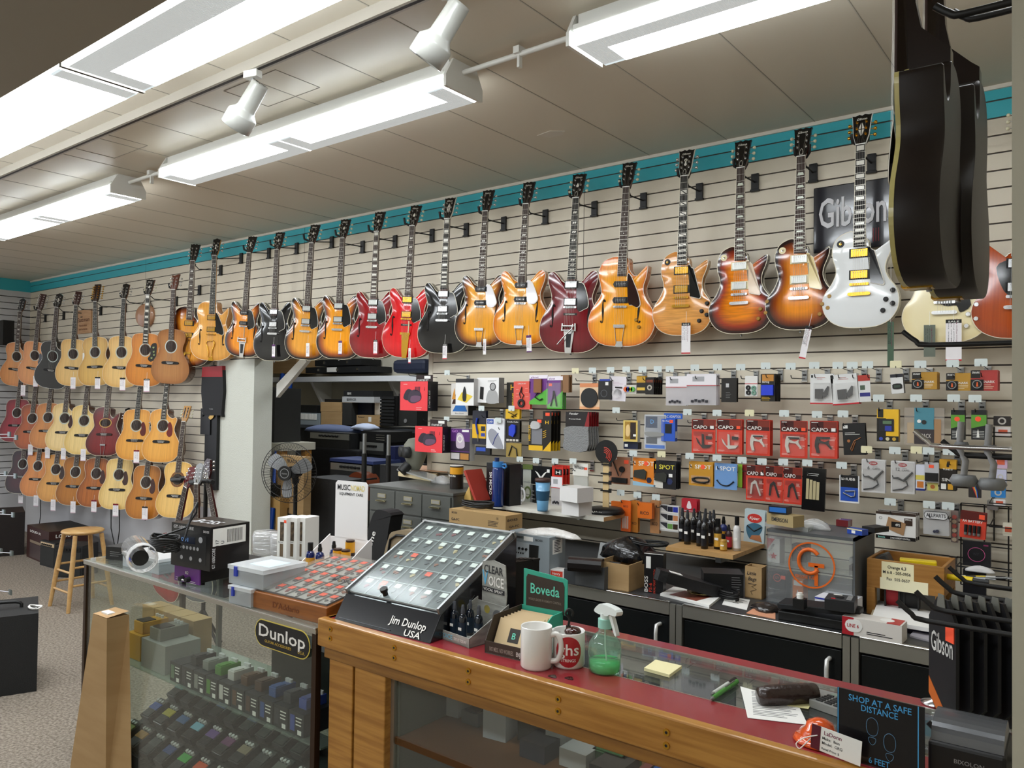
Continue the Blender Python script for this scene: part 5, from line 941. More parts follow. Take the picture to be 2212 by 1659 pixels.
def hang(name,label,cat,x0,y0,x1,y1,m,draw,n=1,depth=-.19,dy=.013,t=.003,group=None,roll=0.,side=None,parts=None,back=None,yaw=0.):
 A=PY(x0,y1,depth);B=PY(x1,y1,depth);w=B.x-A.x;zt=PY((x0+x1)/2,y0,depth).z;zb=PY((x0+x1)/2,y1,depth).z;h=zt-zb
 xm=(A.x+B.x)/2;res=[]
 b=MB();b.prism([(-w/2+.002,0),(w/2-.002,0),(w/2,.002),(w/2,h-.002),(w/2-.002,h),(-w/2+.002,h),(-w/2,h-.002),(-w/2,.002)],-t,0,m,side or m)
 b.M=Matrix.Translation((-w/2,0,0))
 if draw:draw(b,w,h)
 o=b.obj(name);tag(o,label,cat,group);stand(o,(xm,depth,zb),yaw,roll);res.append(o)
 if parts:parts(o,w,h)
 for k in range(1,n):
  c=o.copy();COL.objects.link(c);c['label']='%s in the stack behind the %s'%(ORD[k-1],label)if len(label.split())<9 else label
  if c['label']==label:c['label']=' '.join(label.split()[:8])+', '+ORD[k-1]+' one back'
  c['group']=group or 'stacked '+name.replace('_',' ')+' '+str(x0)
  stand(c,(xm+.001*k,depth+(dy+t)*k,zb+(.0015 if k%2 else 0)),yaw,roll);res.append(c)
  for ch in o.children:d=ch.copy();COL.objects.link(d);d.parent=c
 if n>1:o['group']=group or 'stacked '+name.replace('_',' ')+' '+str(x0)
 return res
def T(c,r=.4):return mat(c,r,coat=.15)
def part(o,name,fn,label=None):
 b=MB();fn(b);b.obj(name,o,label=label)
# --- capo cards
CR,CRD=T('#d43a25'),T('#45110d')
def capo_shape(kind,cx,cy,s):
 if kind==0:return[[(-.5,.25),(-.42,.5),(.35,.5),(.35,.38),(-.25,.36),(-.32,-.1),(-.22,-.5),(-.4,-.52),(-.52,-.1)],[(-.3,.3),(.05,.18),(.3,.3),(.28,.12),(.48,-.2),(.4,-.24),(.12,.06),(-.3,.12)]]
 if kind==1:return[[(-.5,.2),(-.4,.1),(-.2,-.25),(.5,-.3),(.55,-.22),(.4,-.42),(-.05,-.48),(-.4,-.1)],[(-.12,.5),(.0,.45),(.04,-.28),(-.1,-.25)]]
 return[[(-.45,-.4),(-.35,.3),(-.05,.5),(.1,.42),(.5,-.45),(.38,-.5),(.02,.28),(-.2,.24),(-.3,-.4)]]
def capo(x0,y0,x1,y1,kind,col,n=1,dot=None,label='',roll=0.):
 def d(b,w,h):
  rect(b,w*.02,h*.70,w*.98,h*.99,CRD);rect(b,w*.5,h*.8,w*.98,h*.985,T('#7d2a1a'),.0008);b.text('CAPO',w*.06,h*.72,.0012,h*.1,WHT,w=w*.6,al='LEFT');lines(b,w*.06,h*.95,w*.25,1,.01,WHT,h*.02)
  if dot:rect(b,w*.78,h*.73,w*.93,h*.82,dot,.0012)
  lines(b,w*.7,h*.55,w*.25,3,h*.035,T('#eebcb0'),h*.014);lines(b,w*.7,h*.32,w*.22,3,h*.035,T('#eebcb0'),h*.014);lines(b,w*.06,h*.1,w*.3,2,h*.03,T('#eebcb0'),h*.01)
 m={'s':STL,'b':mat('#1c1412',.35),'w':mat('#d9d4cc',.3,.5)}[col]
 def pt(o,w,h):
  def f(b):
   for q in capo_shape(kind,0,0,1):b.prism([(w*(.02)+x*w*.62,h*.36+y*h*.44)for x,y in q],.001,.008,m)
   if col=='w' and kind==0:b.bx(-w*.18,h*.52,.002,w*.22,h*.56,.009,BLK)
   if kind==1:b.prism([(w*.12,h*.42),(w*.34,h*.42),(w*.36,h*.5),(w*.12,h*.52)],.001,.008,BLK)
  part(o,'capo',f);part(o,'blister',lambda b:b.bx(-w*.4,h*.06,.0,w*.42,h*.64,.0105,glassmat('#ffffff',.03)))
 hang('capo_card',label,'guitar accessory',x0,y0,x1,y1,CR,d,n,parts=pt,roll=roll)
capo(1494,906,1545,979,1,'b',dot=PAPER,label='red capo card with black lever capo, leftmost of the middle row')
capo(1548,906,1603,981,1,'w',2,ORG,label='red capo card with silver lever capo')
capo(1611,907,1663,984,0,'w',3,label='red capo card with silver clamp and no price dot')
capo(1685,909,1744,989,0,'w',1,ORG,label='red capo card with silver clamp and orange dot')
capo(1749,910,1809,990,0,'b',2,PAPER,label='red capo card with black clamp, rightmost of the middle row')
capo(1611,1005,1652,1081,2,'w',1,PAPER,label='red capo card with silver spring clamp in the lower trio')
capo(1652,1007,1691,1085,2,'b',1,label='middle red capo card of the lower trio, black clamp')
capo(1692,1010,1732,1089,2,'b',1,label='right red capo card of the lower trio beside the black pouch')
# --- cardboard kits
def starter(x0,y0,x1,y1,n,label,d):
 def dr(b,w,h):
  b.prism(smooth([(w*.12,h*.45),(w*.25,h*.72),(w*.45,h*.68),(w*.42,h*.4),(w*.25,h*.35)],3),0,.001,mat('#2b2430',.6));b.prism(smooth([(w*.3,h*.35),(w*.34,h*.6),(w*.5,h*.72),(w*.72,h*.66),(w*.78,h*.42),(w*.6,h*.28),(w*.42,h*.26)],3),.001,.002,mat('#3a2f3e',.6));b.prism(smooth([(w*.4,h*.32),(w*.44,h*.5),(w*.74,h*.5),(w*.74,h*.36),(w*.55,h*.28)],3),.002,.003,mat('#6a4a62',.6))
  for k in range(4):b.bx(w*(.55+.05*k),h*.66,.001,w*(.575+.05*k),h*.82,.002,mat('#3a2f3e',.6))
  lines(b,w*.12,h*.9,w*.15,1,.01,WHT);lines(b,w*.6,h*.1,w*.2,2,h*.05,WHT);b.text('MEINL',w*.9,h*.75,.001,h*.03,INK,rot=PI/2)
 q=PY((x0+x1)/2+8,y0-10,-.2);tag(lay(MB().tube([(0,0,0),(0,-.27,.005),(0,-.285,.02)],.0025,DGREY).obj('long_hook'),(q.x,-.003,q.z)),'bare wire hook carrying the '+label,'hook')
 for k in range(n):
  o=hang('drum_stick_kit',label if k==0 else label+', the box behind it','boxed kit',x0,y0,x1,y1,T('#e8383f'),dr if k==0 else None,depth=-.27+k*(d+.002),t=.001)[0]
  A=PY(x0,y1,-.27);w=PY(x1,y1,-.27).x-A.x;h=PY((x0+x1)/2,y0,-.27).z-PY((x0+x1)/2,y1,-.27).z
  def f(b):b.bx(-w/2,0,-d,w/2,h,-.001,T('#17151a'));b.M=Matrix.Translation((w/2,0,0))@Matrix.Rotation(PI/2,4,'Y');b.text('STARTER KIT',d*.25,h*.4,.001,h*.07,WHT,w=h*.6,rot=PI/2)
  part(o,'carton',f);part(o,'hang_tab',lambda b:(b.bx(-w*.1,h,-d*.5,w*.5,h+.045,-d*.5+.002,mat('#2a1a18',.6)),b.text('STARTER KIT',w*.15,h+.004,-d*.5+.003,.012,WHT,w=w*.4),b.bx(w*.2,h+.02,-d*.5+.002,w*.42,h+.038,-d*.5+.003,PAPER)))
starter(864,824,923,887,2,'upper red boxed drum kit with a pictured bag',.1)
starter(896,921,955,977,1,'lower red boxed drum kit with a pictured bag',.085)
def bx_item(name,label,x0,y0,x1,y1,d,mfront,mside,draw=None,depth=-.2,cat='boxed accessory',n=1,sd=None,roll=0.):
 for k in range(n):
  o=hang(name,label if k==0 else label+', %s from the front'%ORD[k-1],cat,x0,y0,x1,y1,mfront,draw,depth=depth+k*(d+.002),t=.001,roll=roll,group=('row of '+name.replace('_',' ')+' '+str(x0))if n>1 else None)[0]
  A=PY(x0,y1,depth);w=PY(x1,y1,depth).x-A.x;h=PY((x0+x1)/2,y0,depth).z-PY((x0+x1)/2,y1,depth).z
  def f(b):
   b.bx(-w/2,0,-d,w/2,h,-.001,mside)
   if sd:b.M=Matrix.Translation((w/2,0,0))@Matrix.Rotation(PI/2,4,'Y');sd(b,d,h)
  part(o,'carton',f)
bx_item('boxed_kit','box with orange picture and blue lower half behind the white bottle box',974,828,1011,897,.08,T('#e8e4de'),T('#20242c'),lambda b,w,h:(b.prism([(w*.05,h*.35),(w*.5,h*.98),(w*.95,h*.35)],0,.001,T('#3a2018')),b.prism([(w*.1,h*.12),(w*.3,h*.33),(w*.8,h*.33),(w*.95,h*.12)],0,.0014,T('#1f6fc0')),b.prism([(w*.05,h*.5),(w*.2,h*.85),(w*.28,h*.5)],.001,.0016,T('#e09a3a')),b.text('Blue Note',w*.5,h*.04,.001,h*.04,GREYT,w=w*.5)),depth=-.14)
bx_item('boxed_cleaner','white box picturing a black bottle on a yellow cloth',984,818,1023,876,.07,T('#ecebe9'),T('#c9c8c6'),lambda b,w,h:(rect(b,0,h*.86,w,h,T('#16161a'),.001),b.prism([(w*.1,h*.22),(w*.6,h*.1),(w*.95,h*.35),(w*.35,h*.5)],0,.001,T('#e6c93c')),b.prism(smooth([(w*.42,h*.18),(w*.58,h*.18),(w*.6,h*.45),(w*.53,h*.68),(w*.47,h*.68),(w*.4,h*.45)],2),.001,.003,BLK)),depth=-.24)
bx_item('boxed_recorder','white box picturing a recorder and a grey figure with headphones',1030,816,1077,870,.055,T('#f0efee'),T('#8b8b8a'),lambda b,w,h:(b.prism([(w*.14,h*.15),(w*.3,h*.12),(w*.32,h*.62),(w*.16,h*.65)],0,.002,BLK),b.prism(smooth([(w*.45,h*.0),(w*.5,h*.4),(w*.62,h*.52),(w*.8,h*.52),(w*.95,h*.35),(w*.95,0)],3),0,.001,T('#a9a9a9')),b.cyl((w*.73,h*.64,0),(w*.73,h*.64,.001),w*.1,T('#a9a9a9'),n=16),b.ring((w*.73,h*.64),w*.11,w*.14,0,.0015,BLK,16),lines(b,w*.5,h*.88,w*.4,2,h*.05,GREYT)),n=2)
HZ=T('#e8b71e')
hang('stand_box','black card with a big yellow letter behind the red cable card','boxed accessory',1094,826,1113,884,T('#17150f'),lambda b,w,h:(b.text('H',w*.7,h*.72,.001,h*.2,HZ,w=w*.5),b.text('HERCULES',w*.8,h*.35,.001,h*.07,HZ,w=h*.5,rot=PI/2)),depth=-.15)
def cab(b,w,h):b.text('CINCH-FIT',w*.5,h*.9,.001,h*.04,WHT,w=w*.5);lines(b,w*.15,h*.7,w*.25,3,h*.13,T('#f0b9a9'));lines(b,w*.7,h*.75,w*.2,3,h*.15,T('#f0b9a9'))
hang('cable_card','coral card with a black corded clip','guitar accessory',1109,824,1145,884,T('#e0584a'),cab,2,parts=lambda o,w,h:part(o,'corded_clip',lambda b:(b.ring((0,h*.22),w*.1,w*.2,.001,.01,BLK,20),b.tube([(-w*.05,h*.4,.005),(-w*.12,h*.55,.005),(w*.02,h*.8,.005),(w*.0,h*.6,.005),(w*.14,h*.5,.005),(w*.05,h*.38,.005)],.003,BLK))))
def pg_(b,w,h):b.prism([(0,0),(w,0),(w,h*.55),(0,h*.1)],0,.0008,T('#57b33a'));rect(b,0,h*.88,w,h,T('#efe9f2'));b.text('planet',w*.3,h*.9,.001,h*.06,T('#7a3a8a'),w=w*.4)
hang('winder_card','purple and green card with a brown string winder','guitar accessory',1143,810,1183,874,T('#6f3487'),pg_,parts=lambda o,w,h:part(o,'winder',lambda b:(b.bx(-w*.2,h*.4,.001,w*.2,h*.86,.014,mat('#8a5a32',.4)),b.tube([(0,h*.4,.008),(-w*.15,h*.25,.008),(w*.1,h*.15,.008),(w*.25,h*.2,.008)],.004,BLK))))
hang('cutter_card','purple and green card with string cutters and an orange dot','guitar accessory',1182,813,1215,883,T('#6f3487'),lambda b,w,h:(pg_(b,w,h),rect(b,w*.1,h*.7,w*.3,h*.78,ORG,.0012)),3,parts=lambda o,w,h:(part(o,'cutter',lambda b:(b.tube([(-w*.25,h*.08,.005),(-w*.1,h*.35,.005),(-w*.05,h*.55,.005)],.005,BLK),b.tube([(w*.15,h*.08,.005),(w*.05,h*.35,.005),(-w*.05,h*.55,.005)],.005,BLK))),part(o,'blister',lambda b:b.bx(-w*.45,h*.03,0,w*.45,h*.8,.02,glassmat('#ffffff',.05)))))
hang('wooden_winder','brown wooden winder card at the right of the purple cards','guitar accessory',1211,810,1228,848,T('#8c6440'),None,2,t=.012)
hang('disc_card','cream card with a large black ridged disc','guitar accessory',1252,828,1295,884,T('#e9c9a6'),lambda b,w,h:(rect(b,0,h*.85,w,h,T('#d98a5a')),rect(b,0,0,w,h*.1,T('#e8a877'))),parts=lambda o,w,h:part(o,'disc',lambda b:(b.cyl((0,h*.44,0),(0,h*.44,.008),w*.42,mat('#1c1d1e',.6),n=24),)))
bx_item('boxed_fan','small black box with a round vent picture',1292,822,1320,863,.04,T('#141416'),T('#0d0d0e'),lambda b,w,h:(b.ring((w*.45,h*.32),w*.2,w*.26,0,.001,T('#4a4c50'),16),rect(b,w*.55,h*.75,w*.78,h*.92,PAPER),rect(b,w*.1,h*.98,w*.9,h*1.08,T('#2440a8'))))
hang('earplug_card','white card with a clear round pot and black earplugs','accessory',1316,813,1351,866,T('#e3dde3'),lambda b,w,h:lines(b,w*.2,h*.75,w*.6,3,h*.06,T('#c3a9b9')),roll=-.05,parts=lambda o,w,h:part(o,'pot',lambda b:(b.cyl((0,h*.3,0),(0,h*.3,.02),w*.25,glassmat('#ffffff',.25),n=16),b.cyl((-w*.15,h*.55,.003),(w*.25,h*.55,.003),.004,BLK))))
hang('candy_tube','clear tube of coloured plugs beside the white earplug card','accessory',1349,832,1374,850,glassmat('#ffffff',.3),lambda b,w,h:[b.cyl((w*(.15+.2*k),h*.5,0),(w*(.15+.2*k),h*.5,.008),h*.3,T(c),n=10)for k,c in enumerate(('#e0622a','#2a48b0','#c8c43a','#58b04a'))],t=.012)
hang('string_care_card','black and gold care card at the front of a leaning stack','guitar accessory',1375,812,1394,850,T('#1d1710'),lambda b,w,h:(rect(b,0,h*.62,w,h*.98,T('#c8992a')),rect(b,w*.05,h*.18,w*.95,h*.34,T('#e0b848'))),2)
hang('accessory_card','black accessory card with copper pictures','guitar accessory',1394,815,1412,852,T('#16110f'),lambda b,w,h:(b.ring((w*.5,h*.4),w*.15,w*.3,0,.001,T('#b9b0a2'),12),rect(b,w*.1,h*.7,w*.9,h*.85,T('#7a3a22'))),5,dy=.02)
def bag(x0,y0,x1,y1,label,n=1):
 def d(b,w,h):rect(b,0,h*.62,w,h*.64,RED,.001);rect(b,0,h*.64,w,h,T('#ece8ec'),.0008);rect(b,w*.2,h*.76,w*.6,h*.92,T('#a9a9ac'),.001)
 hang('parts_bag',label,'bag of parts',x0,y0,x1,y1,glassmat('#f2f0f2',.35,.08),d,n,t=.006,parts=lambda o,w,h:part(o,'small_parts',lambda b:[b.box(-w*.3+w*.12*k,h*(.12+.03*(k%2)),.002,w*.08,h*.08,.006,mat('#2c2c34',.4))for k in range(5)]))
bag(1438,813,1483,876,'clear parts bag with a grey label and red line',2);bag(1483,808,1547,875,'wide clear parts bag with a white header and red line',3)
hang('strap_lock_card','black waisted card with a small silver label','guitar accessory',1558,817,1591,869,T('#17130f'),lambda b,w,h:(rect(b,w*.3,h*.62,w*.5,h*.78,T('#c9c9c9')),lines(b,w*.3,h*.4,w*.4,4,h*.07,GREYT)),2)
hang('washer_card','white card with two black and two green felt washers','accessory',1609,812,1636,856,T('#e6e4e0'),lambda b,w,h:rect(b,0,h*.6,w,h*.63,RED),parts=lambda o,w,h:part(o,'washers',lambda b:[b.ring((x*w,y*h),w*.07,w*.19,0,.006,mat(c,.7),14)for x,y,c in((-.22,.42,'#1a1a1c'),(-.2,.18,'#1a1a1c'),(.22,.4,'#6f9a86'),(.24,.17,'#6f9a86'))]))
hang('string_cleaner_card','black card with a bright blue round-cornered case','guitar accessory',1643,808,1674,867,T('#15130e'),lambda b,w,h:(rect(b,w*.1,h*.74,w*.9,h*.98,T('#c98a3a')),b.text('String',w*.35,h*.68,.001,h*.07,WHT,w=w*.5),lines(b,w*.08,h*.14,w*.8,3,h*.05,HZ)),5,parts=lambda o,w,h:part(o,'blue_case',lambda b:b.bx(-w*.4,h*.22,0,w*.42,h*.6,.014,mat('#2340d8',.25,coat=.5))),group='black and blue string cleaner cards')
def wcapo(b,w,h):rect(b,0,0,w,h*.045,RED,.001);lines(b,w*.3,h*.88,w*.4,2,h*.05,T('#b85a4a'));rect(b,w*.04,h*.88,w*.12,h*.97,BLK,.001)
def wc_p(o,w,h):part(o,'clip_tuner',lambda b:(b.bx(-w*.25,h*.18,.002,w*.08,h*.5,.016,BLK),b.prism([(w*.05,h*.3),(w*.3,h*.6),(w*.34,h*.58),(w*.3,h*.3),(w*.15,h*.22)],.002,.014,BLK)));part(o,'blister',lambda b:b.bx(-w*.3,h*.12,0,w*.38,h*.7,.02,glassmat('#ffffff',.08)))
hang('tuner_card','white card with black clip tuner and red bottom edge, left of the pair','guitar accessory',1750,808,1799,873,T('#dededc'),wcapo,2,parts=wc_p)
hang('tuner_card','tilted white card with black clip tuner and red bottom edge','guitar accessory',1799,808,1856,874,T('#dededc'),wcapo,3,parts=wc_p,roll=.09)
hang('tuner_card','narrow card with red top, green screen and blue band','guitar accessory',1856,810,1882,868,T('#dcdcda'),lambda b,w,h:(rect(b,0,h*.78,w,h,T('#b33528')),rect(b,w*.15,h*.45,w*.55,h*.62,T('#4a5c4a')),rect(b,w*.1,h*.2,w*.95,h*.34,T('#2b2c7a'))),roll=.06)
bx_item('tuner_box','white box with a black oval tuner display',1926,808,1953,850,.03,T('#dcdcda'),T('#1c2030'),lambda b,w,h:(rect(b,0,h*.84,w,h,T('#1a1c28'),.001),b.prism(smooth([(w*.12,h*.36),(w*.2,h*.5),(w*.8,h*.5),(w*.9,h*.36),(w*.8,h*.24),(w*.2,h*.24)],2),0,.003,BLK),rect(b,w*.25,h*.3,w*.75,h*.44,T('#35463a'),.0036)),n=3,roll=.08)
def snark(x0,y0,x1,y1,c,label,n):
 def d(b,w,h):rect(b,0,h*.62,w*.36,h,T('#15110d'),.0008);b.text('SNARK',w*.2,h*.85,.0012,h*.1,WHT,w=w*.3);b.text('SNARK',w*.68,h*.38,.0012,h*.12,WHT,w=w*.44);lines(b,w*.48,h*.28,w*.42,3,h*.08,T('#f3e3c0'))
 hang('clip_tuner_box',label,'guitar accessory',x0,y0,x1,y1,T(c),d,n,t=.01,parts=lambda o,w,h:part(o,'round_tuner',lambda b:(b.bx(-w*.5,h*.02,0,-w*.02,h*.55,.006,BLK),b.cyl((-w*.25,h*.32,.006),(-w*.25,h*.32,.012),w*.22,BLK,n=24),b.ring((-w*.25,h*.32),w*.15,w*.18,.012,.013,STL,20),b.prism([(-w*.28,h*.2),(-w*.2,h*.2),(-w*.22,h*.42),(-w*.26,h*.42)],.012,.0135,T('#e0622a')))))
snark(1970,804,2024,841,'#b8892a','gold box with a round clip tuner, left of the pair of gold ones',3);snark(2044,806,2097,844,'#b8892a','gold box with a round clip tuner, next to the red box',2);snark(2097,800,2155,844,'#b23a35','red box with a round clip tuner',3)
hang('cable_tie_card','small yellow card with a black corded tie','accessory',1092,884,1122,905,T('#e0b31f'),None,2,parts=lambda o,w,h:part(o,'cord',lambda b:b.tube([(-w*.3,h*.7,.003),(w*.3,h*.3,.003),(-w*.1,h*.2,.003),(w*.35,h*.55,.003)],.0025,BLK)))
hang('string_winder_card','yellow and navy card with a long blue tool','guitar accessory',1020,887,1049,960,T('#1a1c2c'),lambda b,w,h:(rect(b,0,h*.18,w,h*.6,T('#e8b51e')),rect(b,w*.65,h*.24,w*.95,h*.34,T('#2a3fa0'),.001),rect(b,w*.65,h*.4,w*.95,h*.54,T('#20242c'),.001)),2,parts=lambda o,w,h:part(o,'tool',lambda b:(b.tube([(-w*.1,h*.78,.006),(-w*.18,h*.6,.008),(-w*.05,h*.3,.007)],[.007,.006,.007],mat('#1f3fa8',.3)),b.cyl((-w*.05,h*.3,.007),(-w*.02,h*.08,.005),.0025,STL))))
hang('small_blue_box','small blue-edged black pack below the yellow tool card','accessory',1027,964,1058,982,T('#1c1e24'),lambda b,w,h:rect(b,w*.05,h*.4,w*.7,h*.85,T('#2a50b8')),t=.02)
bx_item('microphone_box','white box with a large silver and blue microphone picture',1050,904,1089,969,.05,T('#e9eaee'),T('#c6c7cb'),lambda b,w,h:(rect(b,w*.04,h*.82,w*.4,h*.97,T('#2c50a8'),.001),b.text('CAD',w*.22,h*.86,.0015,h*.06,WHT,w=w*.28),b.prism(smooth([(w*.1,h*.5),(w*.3,h*.66),(w*.65,h*.5),(w*.95,h*.05),(w*.6,h*.02),(w*.25,h*.2)],3),0,.002,T('#9a9ca6')),b.tube([(w*.38,h*.12,.002),(w*.5,h*.34,.003),(w*.68,h*.52,.002)],.0022,T('#2c3f98'))))
bx_item('microphone_box','purple and black box with a silver microphone and portraits',973,926,1014,995,.05,T('#5a2c74'),T('#b9b9b8'),lambda b,w,h:(rect(b,0,h*.3,w,h*.6,T('#2a1a34')),b.prism(smooth([(w*.3,h*.45),(w*.35,h*.85),(w*.65,h*.8),(w*.75,h*.45),(w*.5,h*.38)],3),0,.002,T('#c9b9c9')),b.ring((w*.5,h*.68),w*.1,w*.15,.002,.003,WHT,18),rect(b,0,0,w,h*.27,T('#1a1418'),.001),rect(b,w*.04,h*.04,w*.48,h*.23,T('#c9c4c4'),.0015),rect(b,w*.52,h*.04,w*.96,h*.23,T('#b8803a'),.0015),b.text('GO',w*.22,h*.88,.001,h*.08,T('#c98ad8'),w=w*.3),rect(b,w*.6,h*.9,w*.95,h*.97,PAPER,.001)))
hang('cube_card','black card with a blue foam wedge','guitar accessory',1092,908,1122,955,T('#191410'),lambda b,w,h:(b.text('Cradle Cube',w*.5,h*.9,.001,h*.06,WHT,w=w*.8),[rect(b,w*(.06+.23*k),h*.04,w*(.24+.23*k),h*.14,T('#c9c4ba'),.001)for k in range(4)]),2,parts=lambda o,w,h:part(o,'foam_wedge',lambda b:b.prism([(-w*.2,h*.32),(w*.1,h*.24),(w*.25,h*.45),(w*.25,h*.78),(-.0,h*.82),(-w*.2,h*.7)],0,.012,mat('#2440c8',.6))))
hang('peg_card','olive card with a dark tool below the blue wedge card','accessory',1093,957,1126,988,T('#9c8440'),None,parts=lambda o,w,h:part(o,'tool',lambda b:b.tube([(-w*.3,h*.1,.004),(-w*.1,h*.8,.004),(w*.2,h*.6,.004),(w*.25,h*.1,.004)],.004,BLK)))
hang('hand_rest_card','black and yellow card with a clear pad in front of the striped ones','guitar accessory',1142,905,1172,973,T('#1b170c'),lambda b,w,h:(rect(b,0,0,w,h*.16,HZ),b.text('HERCULES',w*.12,h*.55,.001,h*.08,HZ,w=h*.5,rot=PI/2),rect(b,w*.2,h*.2,w*.95,h*.7,mat('#7f7f84',.3)),rect(b,w*.6,h*.88,w*.9,h*.98,ORG,.001)),parts=lambda o,w,h:part(o,'pad',lambda b:b.prism(smooth([(-w*.3,h*.72),(-w*.2,h*.92),(w*.25,h*.9),(w*.38,h*.75),(w*.1,h*.68)],3),0,.014,glassmat('#ffffff',.5))))
hang('striped_card','black card with yellow diagonal stripes and an orange dot','guitar accessory',1172,888,1190,975,T('#16130c'),lambda b,w,h:(b.prism([(0,0),(w,0),(w,h*.26)],0,.001,HZ),[b.prism([(0,h*(.32+.05*k)),(w*.4,h*(.36+.05*k)),(w*.4,h*(.375+.05*k)),(0,h*(.335+.05*k))],0,.001,HZ)for k in range(4)],rect(b,w*.3,h*.88,w*.8,h*.96,ORG,.001),b.text('H',w*.5,h*.68,.001,h*.08,HZ,w=w*.4)),4,dy=.028)
def sock(o,w,h):part(o,'cloth',lambda b:b.prism(smooth([(-w*.5,0),(w*.45,.0),(w*.5,h*.55),(w*.42,h*.62),(-w*.46,h*.6),(-w*.5,h*.3)],3),.001,.012,mat('#8f9090',.95,bump=(150,.8))))
hang('polish_cloth','grey polishing cloth under a black and red header','polish cloth',1221,890,1272,972,T('#191416'),lambda b,w,h:(b.prism([(w*.8,h*.6),(w,h*.6),(w,h),(w*.95,h)],0,.001,T('#8f1c22')),b.text('Fender',w*.35,h*.93,.001,h*.05,WHT,w=w*.4,shear=.3),b.text('PremierCloth',w*.4,h*.8,.001,h*.03,WHT,w=w*.5)),5,dy=.022,parts=sock,t=.002)
bx_item('string_pack','string pack with a gold portrait, upper of two',1346,908,1377,954,.03,T('#e0c56a'),T('#c9c9c4'),lambda b,w,h:(rect(b,w*.12,h*.1,w*.9,h*.94,T('#a8802a'),.0008),rect(b,w*.5,h*.12,w*.88,h*.9,T('#2a1c14'),.001),b.prism(smooth([(w*.2,h*.3),(w*.2,h*.7),(w*.4,h*.8),(w*.5,h*.5),(w*.4,h*.25)],3),.0008,.0012,T('#e8c88a')),rect(b,w*.7,h*.25,w*.9,h*.35,PAPER,.0014)),n=2)
bx_item('string_pack','dark blue string pack hanging below the gold portrait pack',1347,955,1378,970,.04,T('#15203c'),T('#101828'),lambda b,w,h:rect(b,w*.08,h*.3,w*.3,h*.7,PAPER,.001),depth=-.18)
hang('tuner_blister','clear blister with a grey and blue card and slim silver tuner','guitar accessory',1392,896,1438,970,T('#c2c5ca'),lambda b,w,h:(rect(b,w*.06,h*.62,w*.6,h*.95,T('#2a3c58')),b.text('D',w*.36,h*.74,.001,h*.12,T('#4aa0e0')),rect(b,w*.05,h*.02,w*.95,h*.12,T('#2a6cc8')),rect(b,w*.08,h*.15,w*.6,h*.34,T('#4a5058'))),parts=lambda o,w,h:(part(o,'slim_tuner',lambda b:b.prism(smooth([(-w*.4,h*.4),(-w*.38,h*.5),(w*.38,h*.48),(w*.42,h*.4),(0,h*.36)],3),0,.012,STL)),part(o,'blister',lambda b:b.bx(-w*.47,h*.0,0,w*.47,h*.97,.018,glassmat('#ffffff',.06)))))
bx_item('adaptor_box','blue power adaptor box with an orange dot',1428,905,1458,953,.028,T('#2456c0'),T('#1c4aa8'),lambda b,w,h:(rect(b,w*.3,h*.36,w*.75,h*.78,BLK,.003),rect(b,w*.6,h*.82,w*.85,h*.96,ORG,.001),b.text('Slim Power',w*.4,h*.88,.001,h*.06,WHT,w=w*.6)),n=4,sd=lambda b,d,h:rect(b,d*.15,h*.15,d*.8,h*.45,T('#d9dce0'),.001))
hang('adaptor_hang_card','blue header card reading AC adaptor above the blue boxes','card',1434,893,1474,905,T('#2a66d0'),lambda b,w,h:b.text('AC ADAPTOR',w*.5,h*.2,.001,h*.45,WHT,w=w*.85),depth=-.12)
hang('capo_card','black capo card tilted, with a bronze clamp picture','guitar accessory',1823,915,1872,983,T('#111012'),lambda b,w,h:(rect(b,w*.04,h*.85,w*.24,h*.95,PAPER),lines(b,w*.1,h*.7,w*.7,2,h*.05,WHT),b.cyl((w*.25,h*.45,0),(w*.25,h*.45,.001),w*.07,T('#a8683a'),n=12),b.tube([(w*.8,h*.55,.002),(w*.5,h*.45,.002),(w*.32,h*.2,.002),(w*.38,h*.12,.002),(w*.55,h*.42,.002)],.002,T('#a8683a'))),2,roll=.06)
bx_item('tuner_box','yellow and black boxed tuner with green screen',1894,884,1941,954,.03,T('#eab822'),T('#c29410'),lambda b,w,h:(rect(b,0,0,w*.42,h*.72,T('#15130e'),.0008),rect(b,w*.04,h*.74,w*.3,h,T('#17140e'),.0008),rect(b,0,0,w,h*.17,T('#15130e'),.001),[b.cyl((w*(.2+.3*k),h*.085,0),(w*(.2+.3*k),h*.085,.002),w*.09,T(c),n=12)for k,c in enumerate(('#3a50b0','#d8cfa8','#c9a23a'))]),sd=None)
hang('tuner','dark blue wedge tuner shown on the yellow boxed card','tuner',1899,905,1931,932,mat('#23242c',.3),lambda b,w,h:(rect(b,w*.25,h*.6,w*.85,h*.85,T('#5c7a5a'),.002),rect(b,w*.4,h*.05,w*.85,h*.45,T('#2c3ca0'),.002)),depth=-.202,t=.0006)
hang('resealable_bag','large clear bag holding a teal and grey card','bag',1953,881,2040,962,glassmat('#f1ece6',.16,.05),None,t=.012,parts=lambda o,w,h:(part(o,'insert_card',lambda b:(b.bx(-w*.24,h*.03,-.004,w*.25,h,.001,T('#4a8a9a')),b.bx(-w*.24,h*.03,.001,w*.25,h*.43,.002,T('#3a3234')),b.text('PACK',w*.06,h*.2,.003,h*.11,T('#c9c4bc'),w=w*.24),b.cyl((-w*.12,h*.64,.001),(-w*.12,h*.64,.003),w*.05,WHT,n=14),b.cyl((0,h*.62,.001),(0,h*.62,.003),w*.06,T('#2a2a2a'),n=14))),part(o,'brown_pack',lambda b:b.bx(w*.24,h*.06,-.003,w*.42,h*.7,.001,T('#a8825c'))),part(o,'tan_pack',lambda b:b.bx(-w*.42,h*.05,-.003,-w*.25,h*.6,.001,T('#b8a284')))))
